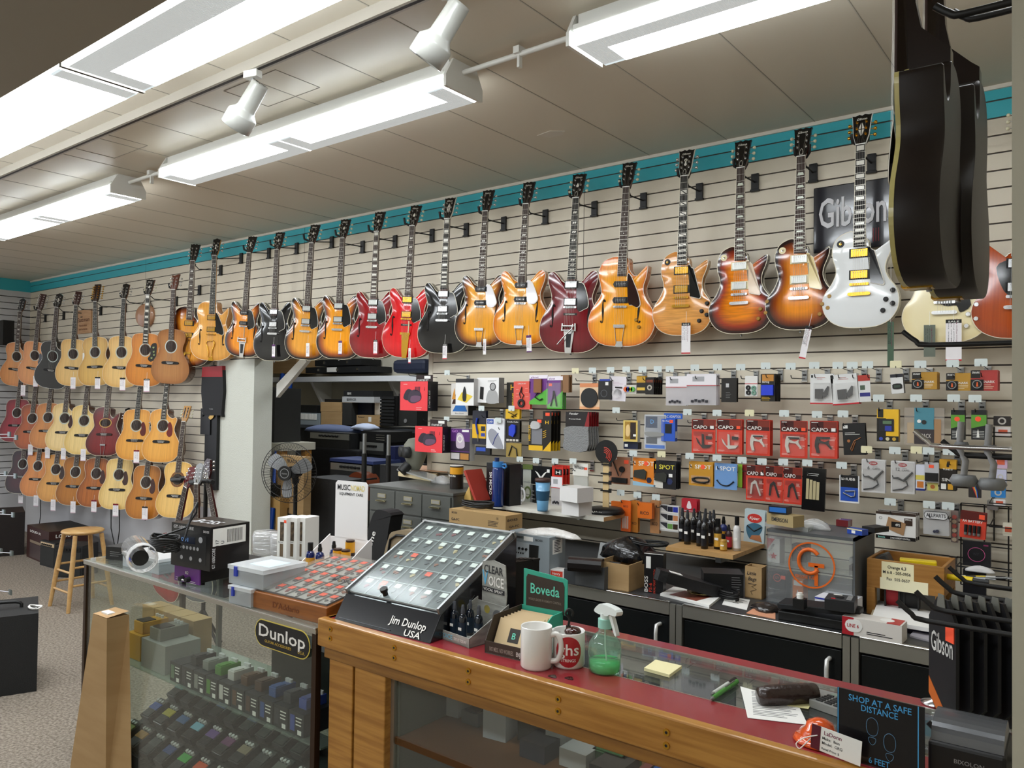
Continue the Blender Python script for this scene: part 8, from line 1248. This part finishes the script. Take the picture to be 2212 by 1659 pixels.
amp('grey-faced amplifier head in the centre of the storeroom',776,954,830,980,1.38,.35,mat('#7c7d78',.5),.7);SB('grille_amplifier','black amplifier with chrome slots on top of the grey-faced one','amplifier',780,932,836,953,1.38,.35,TOL,lambda b,w,h:[b.bx(w*.6,h*(.2+.22*k),0,w*.92,h*(.27+.22*k),.006,CHR)for k in range(3)])
SB('blue_case','dark blue case on end right of the amplifiers','case',836,964,852,1060,1.2,.4,mat('#1c2450',.5));SB('black_cabinet','black cabinet by the storeroom doorway under a blue case','cabinet',818,1005,860,1150,.6,.35,TOL)
SB('floor_cabinet','black cabinet behind the white header card','cabinet',662,1034,738,1200,.5,.4,TOL);P=PY(738,1060,.62);b=MB();b.M=Matrix.Rotation(PI/2,4,'X');b.cyl((0,0,-.06),(0,0,.1),.16,mat('#6a3018',.35,coat=.4),n=30);tag(lay(b.obj('hat_box'),P+Vector((.03,.25,0))),'round brown leather case beside the black cabinet','case')
r=thing('speaker_stand','pair of folded black tripod stands standing in the storeroom','stand',Vector((PY(785,1100,.5).x,.5,0)));
for dx in(0,.3):
 b=MB();b.cyl((dx,0,.5),(dx,0,1.25),.022,BLK);b.cyl((dx,0,1.25),(dx,0,1.42),.017,STL);b.obj('pole',r)
 for k in range(3):MB().tube([(dx,0,.7),(dx+.12*math.cos(k*2.1),.12*math.sin(k*2.1),0)],.014,BLK).obj('leg',r)
SB('speaker_cabinet','tall black speaker cabinet on the bench at the left of the storeroom','speaker',530,838,592,955,.45,.3,KR,lambda b,w,h:(b.bx(-.01,h*.96,0,w+.01,h+.01,.01,DGREY),b.bx(w*.46,0,0,w*.47,h,.004,BLK)))
r=thing('workbench','white-edged workbench just inside the storeroom','table',(PY(545,960,.4).x-.3,.4,0));z1=PY(580,956,.42).z;b=MB();b.bx(0,0,z1-.07,.75,.4,z1,mat('#b8b4a4',.6));b.obj('top',r);[MB().bx(x,y,0,x+.07,y+.07,z1-.07,PINE).obj('leg',r)for x in(0,.66)for y in(.02,.3)]
SB('carton','tall brown carton behind the fan','box',598,985,655,1105,.3,.08,CARD,lambda b,w,h:b.text('FRAGILE',w*.6,h*.88,.001,h*.06,INK,w=w*.5));SB('black_mixer','black rack gear low beside the fan','equipment',551,1046,596,1072,.25,.12,TOL)
r=thing('wooden_bench','rough pine bench below the fan','table',(PY(545,1080,.2).x,.2,0));z1=PY(575,1073,.2).z;MB().bx(0,0,z1-.09,.42,.18,z1,mat('#b08c54',.6)).obj('top',r);MB().bx(.36,0,0,.42,.08,z1-.09,mat('#b08c54',.6)).obj('leg',r);MB().bx(0,0,0,.06,.08,z1-.09,mat('#b08c54',.6)).obj('leg',r)
C_=PY(624,1021,.05);r=thing('pedestal_fan','black pedestal fan with three grey blades in the doorway','fan',(C_.x,.05,0),math.radians(25));R_=.255;b=MB();b.M=Matrix.Translation((0,0,C_.z))@RX
for k in range(56):a=2*PI*k/56;b.tube([(.055*math.cos(a),.055*math.sin(a),.06),(R_*.8*math.cos(a),R_*.8*math.sin(a),.055),(R_*math.cos(a),R_*math.sin(a),.0),(R_*.8*math.cos(a),R_*.8*math.sin(a),-.07)],.0013,BLK,4)
for rr,z in((R_,0),(R_*.8,.055),(.14,.06)):b.tube([(rr*math.cos(t*PI/20),rr*math.sin(t*PI/20),z)for t in range(41)],.0028,BLK,5)
b.obj('guard',r)['kind']='stuff'
for k in range(3):
 b=MB();b.M=Matrix.Translation((0,0,C_.z))@RX@Matrix.Rotation(k*2*PI/3+.5,4,'Z')@Matrix.Rotation(.35,4,'X');b.prism(smooth([(.04,-.03),(.12,-.07),(.2,-.065),(.215,.0),(.19,.045),(.1,.04),(.04,.02)],3),-.002,.002,mat('#8b8d8e',.4));b.obj('blade',r)
b=MB();b.M=Matrix.Translation((0,0,C_.z))@RX;b.cyl((0,0,.06),(0,0,.075),.062,BLK,n=32);b.ring((0,0),.036,.041,.075,.076,GREYT,30);b.text('Holmes',0,-.008,.076,.014,GREYT,w=.05);b.cyl((0,0,-.16),(0,0,-.04),.05,BLK,n=20);b.obj('motor',r);b=MB();b.cyl((0,.12,.03),(0,.12,C_.z-.1),.018,BLK);b.cyl((0,.12,C_.z-.1),(0,.1,C_.z),.03,BLK);b.cyl((0,.12,0),(0,.12,.03),.2,BLK,n=30);b.obj('stand',r)
P=PY(897,985,-.1);r=thing('gas_mask','grey rubber gas mask at the left edge of the accessory boards','mask',P,math.radians(-25));b=MB();gm2=mat('#7c7d70',.6);b.lathe([(0,-.09),(.03,-.1),(.06,-.05),(.085,.02),(.08,.08),(.05,.12),(0,.13)],(0,0,0),gm2,n=20,close=False);b.obj('face_piece',r);[MB().lathe([(.012,-.1),(.038,-.1),(.04,-.06),(.02,-.05)],(s*.045,0,.03),DGREY,n=18,axis='y').obj('eye_lens',r)for s in(-1,1)];MB().cyl((0,-.05,-.06),(0,-.1,-.11),.035,BLK).obj('filter',r)
def lean(name,lb,cat,pts,y,t,m,extra=None):
 P=[PY(*q,y)for q in pts];o=P[0];b=MB();b.M=RX.copy();b.prism(smooth([((p-o).x,(p-o).z)for p in P],3),-t,0,m);x=b.obj(name);tag(lay(x,(o.x,y,o.z)),lb,cat);extra and extra(x,o);return x
def epi(x,o):
 b=MB();A,B=PY(790,1232,-.9),PY(812,1150,-.9);b.M=Matrix.Translation((0,-.001,0))@RX;d=B-A;b.text('Epiphone',(A-o).x+d.x*.5,(A-o).z+d.z*.5,.001,.035,WHT,w=d.length,rot=math.atan2(d.z,d.x));b.obj('lettering',x)
lean('gig_bag','black gig bag with white script leaning on the filing cabinet','bag',[(768,1240),(785,1180),(806,1110),(825,1102),(846,1115),(838,1150),(800,1488),(768,1488)],-.9,.1,mat('#121213',.7),epi)
lean('gig_bag','tan padded gig bag with dark piping','bag',[(825,1235),(838,1165),(850,1148),(884,1146),(895,1160),(890,1200),(872,1478),(812,1478)],-.97,.06,mat('#8a7a60',.8),lambda x,o:MB().tube([PY(*q,-.975)-o for q in((832,1232),(843,1165),(856,1156),(874,1158),(878,1170),(868,1240))],.007,BLK).obj('piping',x))
#  left part of the room
P=PZ(178,1330,0);r=thing('bar_stool','round-seated natural wood bar stool at the end of the showcase','stool',PZ(175,1308,0));SW=mat('#c6a068',.4,coat=.2,noise=(5.,'#b98f58',(1,6,6)));hs_=.62;b=MB();b.lathe([(0,hs_-.03),(.13,hs_-.03),(.155,hs_-.02),(.16,hs_-.01),(.152,hs_),(0,hs_)],(0,0,0),SW,n=40,close=False);b.obj('seat',r)
LG=[(s*.17,q*.17)for s,q in((-1,-1),(1,-1),(1,1),(-1,1))]
for(x,y)in LG:b=MB();b.tube([(x*.6,y*.6,hs_-.03),(x*.8,y*.8,.3),(x,y,0)],[.017,.02,.015],SW,10);b.obj('leg',r)
for k,((x0,y0),(x1,y1))in enumerate(zip(LG,LG[1:]+LG[:1])):
 for z in((.2,.34)if k%2 else(.15,.3)):f=1-.4*z/hs_;MB().cyl((x0*f,y0*f,z),(x1*f,y1*f,z),.009,SW).obj('stretcher',r)
mr=mat('#3a1d18',.5);Crate('amplifier_carton','dark maroon amplifier carton with pale lettering under the guitars','box',(57,1202),(104,1222),1133,0,.42,mr,front=lambda b,w,h:(b.text('LOUD-X',w*.4,h*.82,.001,h*.07,PAPER,w=w*.5),rect(b,w*.15,h*.5,w*.8,h*.58,T('#8a7a68')),rect(b,w*.15,h*.05,w*.8,h*.48,T('#4a3c3c'))),right=lambda b,w,h:b.text('LOUD-X',w*.4,h*.8,.001,h*.1,PAPER,w=w*.5),top=lambda b,w,d:rect(b,0,0,w,d,BLK))
def combo(lb,a,b_,yt,d,panel):return Crate('amplifier',lb,'amplifier',a,b_,yt,0,d,TOL,front=lambda b,w,h:(b.bx(w*.05,h*.06,0,w*.95,h*.78,.004,KR),b.bx(w*.06,h*.82,0,w*.94,h*.95,.005,panel),[b.cyl((w*(.2+.12*k),h*.88,.005),(w*(.2+.12*k),h*.88,.018),.008,BLK,n=8)for k in range(6)]))
combo('small combo amplifier with a cream control panel',(86,1220),(118,1229),1166,.22,mat('#c9b08c',.5));combo('black combo amplifier standing beside the stool',(116,1247),(176,1249),1178,.25,BLK)
Crate('wedge_cabinet','large dark brown cabinet at the left edge under the wall','cabinet',(-30,1205),(52,1198),1110,0,.5,mat('#1c1412',.7,bump=(100,.3)))
A=PZ(-60,1520,0);r=Crate('amplifier','large black amplifier cabinet at the lower left corner','amplifier',(-160,1530),(79,1493),1348,0,.45,TOL).o;b=MB();b.tube(smooth([(.12,.2,r.bound_box[1][2]),(.15,.2,r.bound_box[1][2]+.035),(.4,.2,r.bound_box[1][2]+.035),(.43,.2,r.bound_box[1][2])],4,False),.01,BLK,8);b.obj('handle',r)
coil('cable_coil','black cable heaped with tape on the large amplifier',r.matrix_world@Vector((.5,.12,r.bound_box[1][2])),.05,.03,2,.004,WHT,seed=6)
r=thing('display_rack','chrome rack of hanger arms reaching in from the left edge','rack',(-5.2,-1.75,0));P=PZ(-60,1450,0)
for(px,py,l)in((35,945,1),(20,938,0),(33,1028,1),(12,1023,0),(28,1112,1),(8,1106,0),(25,1195,1),(2,1190,0),(22,1279,1)):
 Q=PY(px,py,-1.5)-Vector((-5.2,-1.75,0));b=MB();b.cyl(Q+Vector((-.5,-.12,-.02)),Q,.0045,CHR);b.box(Q.x,Q.y,Q.z,.045,.012,.04,mat('#6f7a78',.3,.5));b.obj('hanger_arm',r)
Q=PY(-40,1000,-1.5)-Vector((-5.2,-1.75,0));MB().bx(Q.x-.35,Q.y-.16,0,Q.x-.3,Q.y-.11,1.7,CHR).obj('post',r);MB().bx(Q.x-.5,Q.y-.3,0,Q.x-.15,Q.y+.05,.03,BLK).obj('base',r)
P=PY(0,800,-1.2);b=MB();b.bx(-.12,0,0,.012,.12,.3,BLK);tag(lay(b.obj('wall_speaker'),(PY(5,745,-.4).x,-.4,PY(5,745,-.4).z)),'black box-shaped speaker at the left edge above the guitars','speaker')
r=thing('guitar_stand','black three-way guitar stand behind the effects box','stand',(PY(430,1040,-1.2).x,-1.2,0));z0=PY(430,1038,-1.2).z
for dx in(-.13,.1):b=MB();b.tube([(dx+.085*math.cos(t*PI/8),.06*math.sin(t*PI/8)-.04,z0)for t in range(2,15)],.016,BLK,8);b.obj('neck_ring',r)
b=MB();b.cyl((0,.05,0),(0,.05,z0),.014,BLK);b.tube([(-.13,0,z0),(0,.05,z0-.02),(.1,0,z0)],.01,BLK);[b.tube([(0,.05,.3),(.25*math.cos(k*2.1),.05+.25*math.sin(k*2.1),.01)],.01,BLK)for k in range(3)];b.obj('frame',r)
kw=dict(tun='chrome',hs='peak',group='guitars on the floor stand')
guitar('bass_guitar','red electric guitar leaning left on the floor stand',(350,1290),(412,1008),5,'horned',CHERRY,depth=-1.22,side='#6a1016',hcol='#5a1016',t=.036,arch=.002,**kw);guitar('travel_guitar','grey-headed electric guitar upright on the floor stand',(424,1300),(428,1000),10,'single',('#8a8c8e','#7c7e80','#6a6c6e'),depth=-1.3,hcol='#8a8c8e',**kw);guitar('mandolin_guitar','dark red electric guitar leaning right on the floor stand',(495,1290),(440,990),5,'horned',('#3a0f10','#300c0d','#20080a'),depth=-1.18,side='#4a1014',hcol='#2a0c0c',t=.036,arch=.002,**kw)
for k,(x0,y0,x1,y1)in enumerate(((88,1070,83,1150),(240,1095,250,1190),(258,1100,252,1190))):A,B=PY(x0,y0,-.1),PY(x1,y1,-.1);tag(lay(MB().tube([(0,0,0),(.01,0,(B-A).z*.5),(B-A)],.005,BLK).obj('wall_cable'),A),('black cable hanging above the maroon carton','left black cable of the pair hanging below the cream acoustic','right black cable of the pair hanging below the cream acoustic')[k],'cable')
#  inside the showcases
def pedal(lb,P,c,w=.07,d=.115,h=.04,knob='#d8d8d6',yaw=0.,grp=None,pad=None):
 r=thing('effects_pedal',lb,'pedal',P,yaw,grp);b=MB();b.bx(0,0,0,w,d,h,mat(c,.35,coat=.3));b.bx(w*.1,d*.05,h,w*.9,d*.55,h+.004,mat(pad or '#1c1c1e',.5));b.obj('housing',r,bevel=.003)
 for k in range(3):MB().cyl((w*(.22+.28*k),d*.82,h),(w*(.22+.28*k),d*.82,h+.012),.007,mat(knob,.3),n=10).obj('knob',r)
 return r
SZ_=.547;x=-3.12
def bxw(name,lb,cat,x,y,z,w,d,h,m,draw=None,grp=None):b=MB();b.bx(0,0,0,w,d,h,m);b.M=RX.copy();draw and draw(b,w,h);return tag(lay(b.obj(name),(x,y,z)),lb,cat,grp)
pc=['#5c7a5c','#2c2c30','#8a8c86','#4c8a2c','#cfccc6','#5c3c24','#4c3020','#2c5090','#34363c','#3a50a0'];nm_=['first','second','third','fourth','fifth','sixth','seventh','eighth','ninth','tenth']
for k in range(10):
 bxw('pedal_box','dark mini-pedal box, %s from the left in the showcase row'%nm_[k],'box',x+.089*k,-2.33,SZ_,.083,.12,.078,mat('#26282c',.5),lambda b,w,h:(rect(b,w*.1,h*.15,w*.4,h*.85,T(pc[k])),lines(b,w*.48,h*.75,w*.4,3,h*.15,WHT,h*.05),rect(b,w*.6,h*.05,w*.85,h*.25,PAPER)))
 if k:pedal('mini pedal standing on the %s dark box of the showcase row'%nm_[k],(x+.089*k+.015,-2.3,SZ_+.079),pc[k],.042,.09,.035,pad=pc[k])
bxw('product_box','yellow box at the left of the showcase shelf','box',-3.55,-2.3,SZ_,.12,.14,.11,mat('#c8921c',.5));pedal('yellow wah-style pedal on the yellow box',(-3.53,-2.28,SZ_+.111),'#c8921c',.08,.12,.05);bxw('product_box','tall pale grey box with black side beside the yellow one','box',-3.38,-2.32,SZ_,.2,.16,.12,mat('#a3a49e',.5));pedal('grey rocker pedal on the pale grey box',(-3.35,-2.3,SZ_+.121),'#7c7d74',.09,.13,.05)
for k in range(4):bxw('carton','small brown carton at the back of the showcase shelf','box',-3.73+.115*k,-2.14,SZ_,.11,.09,.17,CARD,grp='brown cartons at the back of the showcase')
bxw('pedalboard_box','large black box behind the oval sign in the showcase','box',-2.75,-2.1,SZ_,.55,.1,.2,mat('#1c201c',.5))
r=thing('pedal_riser','black slanted riser carrying rows of coloured pedals','riser',(-3.55,-2.36,.1));b=MB();b.M=Matrix(((0,0,1,0),(1,0,0,0),(0,1,0,0),(0,0,0,1)));b.prism([(0,0),(.38,0),(.38,.26),(0,.08)],0,1.2,BLK);b.obj('riser_body',r)
cols=[['#8a9a4a','#c88a2a','#3c3f40','#2c3f78','#4cae4c','#e0582c','#dcd8cc','#a85a34','#3a3c40','#5a3a30'],['#2c50a8','#d8c838','#5c80b8','#8cc8e0','#7c5ca0','#7c4c74','#9a8c74','#3c3c3e','#6a6c66','#2c4a80'],['#4c8a8c','#6a6a62','#5c5c56','#3a5a8c','#4a5a4a','#3c4c70','#74746c','#50504c','#2a2a2c','#444']]
cn=['olive','amber','charcoal','navy','green','orange','cream','rust','slate','brown','royal blue','yellow','blue-grey','sky blue','violet','plum','beige','graphite','ash','deep blue','teal','khaki grey','warm grey','steel blue','moss','indigo','pale grey','dark grey','black','iron']
an=math.atan2(.18,.38)
for j in range(3):
 for k in range(10):
  if j==2 and k==9:continue
  o=pedal('%s-topped pedal in the %s row of the slanted riser'%(cn[j*10+k],('front','middle','back')[j]),(0,0,0),'#26262a',.073,.11,.035,pad='#26262a');o.matrix_world=Matrix.Translation((-3.55,-2.36,.1))@Matrix.Translation((.02+.117*k,0,.08))@Matrix.Rotation(an,4,'X')@Matrix.Translation((0,.01+.135*j,.001));MB().bx(.006,.045,.035,.067,.08,.0405,mat(cols[j][k]if len(cols[j][k])==7 else '#444444',.4)).obj('colour_panel',o)
for k,(px,py,w,c,lb)in enumerate(((2.33,0,.16,'#6a6c6a','grey pedal on a box'),(2.22,0,.08,'#5a2c24','maroon box'))):bxw('product_box',lb+' at the right of the showcase floor','box',-px-.02,-2.32,.1,w if k==0 else .09,.2,.18,mat(c,.4))
QZ=.681
for(x0,x1,yb,yt,c,lb,d,dr)in((888,937,1524,1470,'#7a5c34','wooden framed box with a dark label in the pine counter',.1,lambda b,w,h:(rect(b,w*.2,h*.15,w*.8,h*.85,BLK),b.text('MXR',w*.5,h*.4,.001,h*.2,WHT,w=w*.4))),(948,990,1553,1490,'#b9bcc4','first white box with a dark seal in the pine counter',.14,None),(1043,1092,1604,1530,'#b9bcc4','second white box, nearer the middle of the pine counter',.14,None),(1118,1172,1610,1556,'#23231f','black box with yellow lettering in the pine counter',.15,lambda b,w,h:b.text('WAILER',w*.45,h*.6,.001,h*.16,HZ,w=w*.6)),(1178,1222,1636,1590,'#c4c8d0','white and black box right of the yellow-lettered one',.13,lambda b,w,h:rect(b,0,h*.75,w,h*.9,BLK))):
 Crate('product_box',lb,'box',(x0,yb-12),(x1,yb-12+(x1-x0)*.27),yt-8,QZ,d,mat(c,.5),front=dr,h=.1)
pedal('grey pedal between the two white boxes in the counter',PZ(996,1560,QZ),'#5c5e60');pedal('black pedal beside the green one in the counter',PZ(1232,1640,QZ),'#151517');pedal('green pedal with white knobs in the pine counter',PZ(1276,1655,QZ),'#2c6c34',.11,.1,.05,'#e4e2d4',pad='#2c6c34');pedal('blue pedal with white knobs at the lower edge',PZ(1400,1700,QZ),'#2c5cb0',.11,.1,.05,'#e4e4e8',pad='#2c5cb0')
for k in range(2):pedal('black wah pedal on the floor of the pine counter, %s'%('left' if k==0 else 'right'),Vector((-1.62+.28*k,-2.2,.131)),'#141416',.1,.24,.09)
for k in range(9):bxw('accessory_pack','small clear pack laid in a row beneath the glass inset','pack',-1.4+.12*k,-2.2+.03*(k%2),.681,.09,.12,.05,mat(('#2a2c3a','#c9c9cc','#23232a','#8a3a3a','#c4c6ca','#2c4a8c','#b9bcc0','#2a2c30','#33508c')[k],.3),grp='packs under the glass inset')
#  foreground at the right: post, dark archtops and pegs
PXX=PY(2186,830,-2.47).x;r=thing('display_post','pale painted post and pegboard end at the right edge','post',(PXX,-2.47,0));pm=mat('#b9b6a4',.6);MB().bx(0,0,0,.09,.06,ZC-.13,pm).obj('post',r);b=MB();b.bx(.012,.06,0,.03,1.25,3.0,mat('#b5ad9a',.7));b.obj('panel',r);b=MB();[b.cyl((.02,-.001,z),(.02,.001,z),.0025,BLK,n=8)for z in(.6,1.35,1.62,1.98,2.35,2.55)];b.obj('screw_holes',r)
def darkarch(lb,heel,bot,y):
 B=PY(*bot,y);top=PY(*heel,y);s=(top.z-B.z)/.5;r=guitar('archtop_guitar',lb,(0,0),(0,0),0,'arch',('#2a1408','#160a05','#0a0503'),place=(B,-PI/2+math.radians(2),0,0,s),hs='book',tun='chrome',inlay='block',t=.095,arch=.016,pick='g',fh=True,tail='trap',pg=('#15100c','arch'),side='#160b06',bind='#b3a86a',bp1=.1,bp2=.5);return r
darkarch('dark sunburst archtop seen from its side, nearer of the hanging pair',(1956,166),(1958,622),-2.0);darkarch('dark sunburst archtop seen from its side, farther of the pair',(2024,205),(2022,645),-1.62)
for(px,py,y,l,m,lb,th)in((1950,716,-1.95,.26,BLK,'black peg arm under the dark archtops',.006),(1975,931,-1.9,.23,CHR,'chrome arm crossing in front of the accessory cards',.006),(2035,952,-1.75,.2,BLK,'black arm just below the chrome arm',.007),(2020,14,-2.0,.2,BLK,'upper arm holding the nearer dark archtop',.009),(2060,25,-1.62,.2,BLK,'upper arm holding the farther dark archtop',.009),(2050,1225,-1.7,.2,BLK,'highest of the black pegs over the oak tray',.006),(2020,1245,-1.9,.22,BLK,'second black peg from the top over the oak tray',.0065),(1978,1277,-2.05,.22,BLK,'third black peg above the hanging packets',.006),(1938,1297,-2.1,.25,BLK,'longest black peg carrying the hanging packets',.006),(2005,1560,-2.15,.2,BLK,'black peg low beside the distancing sign',.006),(1936,1632,-2.2,.22,CHR,'chrome peg at the bottom edge before the distancing sign',.006)):
 P=PY(px,py,y);dx=PXX+.012-P.x;b=MB();b.tube(smooth([(0,0,0),(.03,0,-.025),(.06,0,-.035),(dx,0,-.035)],3,False),th,m,8);tag(lay(b.obj('display_hook'),P),lb,'peg')
for k,(px,py,y,lb)in enumerate(((2082,1038,-1.75,'left grey padded guitar rest on the black arm'),(2143,1046,-1.75,'right grey padded guitar rest on the black arm'))):
 P=PY(px,py,y);r=thing('guitar_rest',lb,'guitar hanger',P,math.radians(10));b=MB();b.lathe([(0,-.014),(.026,-.014),(.033,0),(.026,.014),(0,.014)],(0,0,0),mat('#77797a',.5),n=28,close=False);b.obj('pad',r,bevel=0);b=MB();b.tube([(0,0,.015),(.004,0,.05),(-.01,0,.08),(-.006,0,.15)],.008,GREYT,8);b.lathe([(0,-.007),(.014,-.007),(.018,0),(.014,.008),(0,.008)],(-.005,0,.09),mat('#5c5e60',.5),n=20,close=False);b.obj('stem',r)
for k in range(6):
 y=-2.02+.055*k if 0 else-2.02;P=PY(2035+29*k,1345,-2.02+.01*k);r=thing('strap_pack','black hanging strap pack, %s from the left under the pegs'%nm_[k],'pack',Vector((P.x,-2.02+.012*k,0)),math.radians(-48));zt,zb=PY(2030,1340,-2.02).z,PY(2030,1560,-2.02).z;b=MB();b.M=RX.copy();b.prism([(-.05,zb+.05),(.0,zb),(.05,zb+.05),(.05,zt),(.02,zt+.05),(-.02,zt+.05),(-.05,zt)],-.008,0,mat('#17171a',.5))
 if k==0:b.text('Gibson',0,zt-.075,.001,.045,mat('#c9c9c4',.5),w=.08);b.prism([(-.049,zb+.09),(.02,zb+.02),(.0,zb+.005),(-.049,zb+.052)],0,.001,mat('#c8641c',.5));b.bx(.015,zt-.04,0,.045,zt-.005,.002,ORG)
 b.obj('sleeve',r);b=MB();b.M=RX.copy();b.prism([(-.016,zt+.03),(.016,zt+.03),(.01,zt+.06),(-.01,zt+.06)],.001,.003,mat('#6a6a62',.7));b.obj('webbing',r)
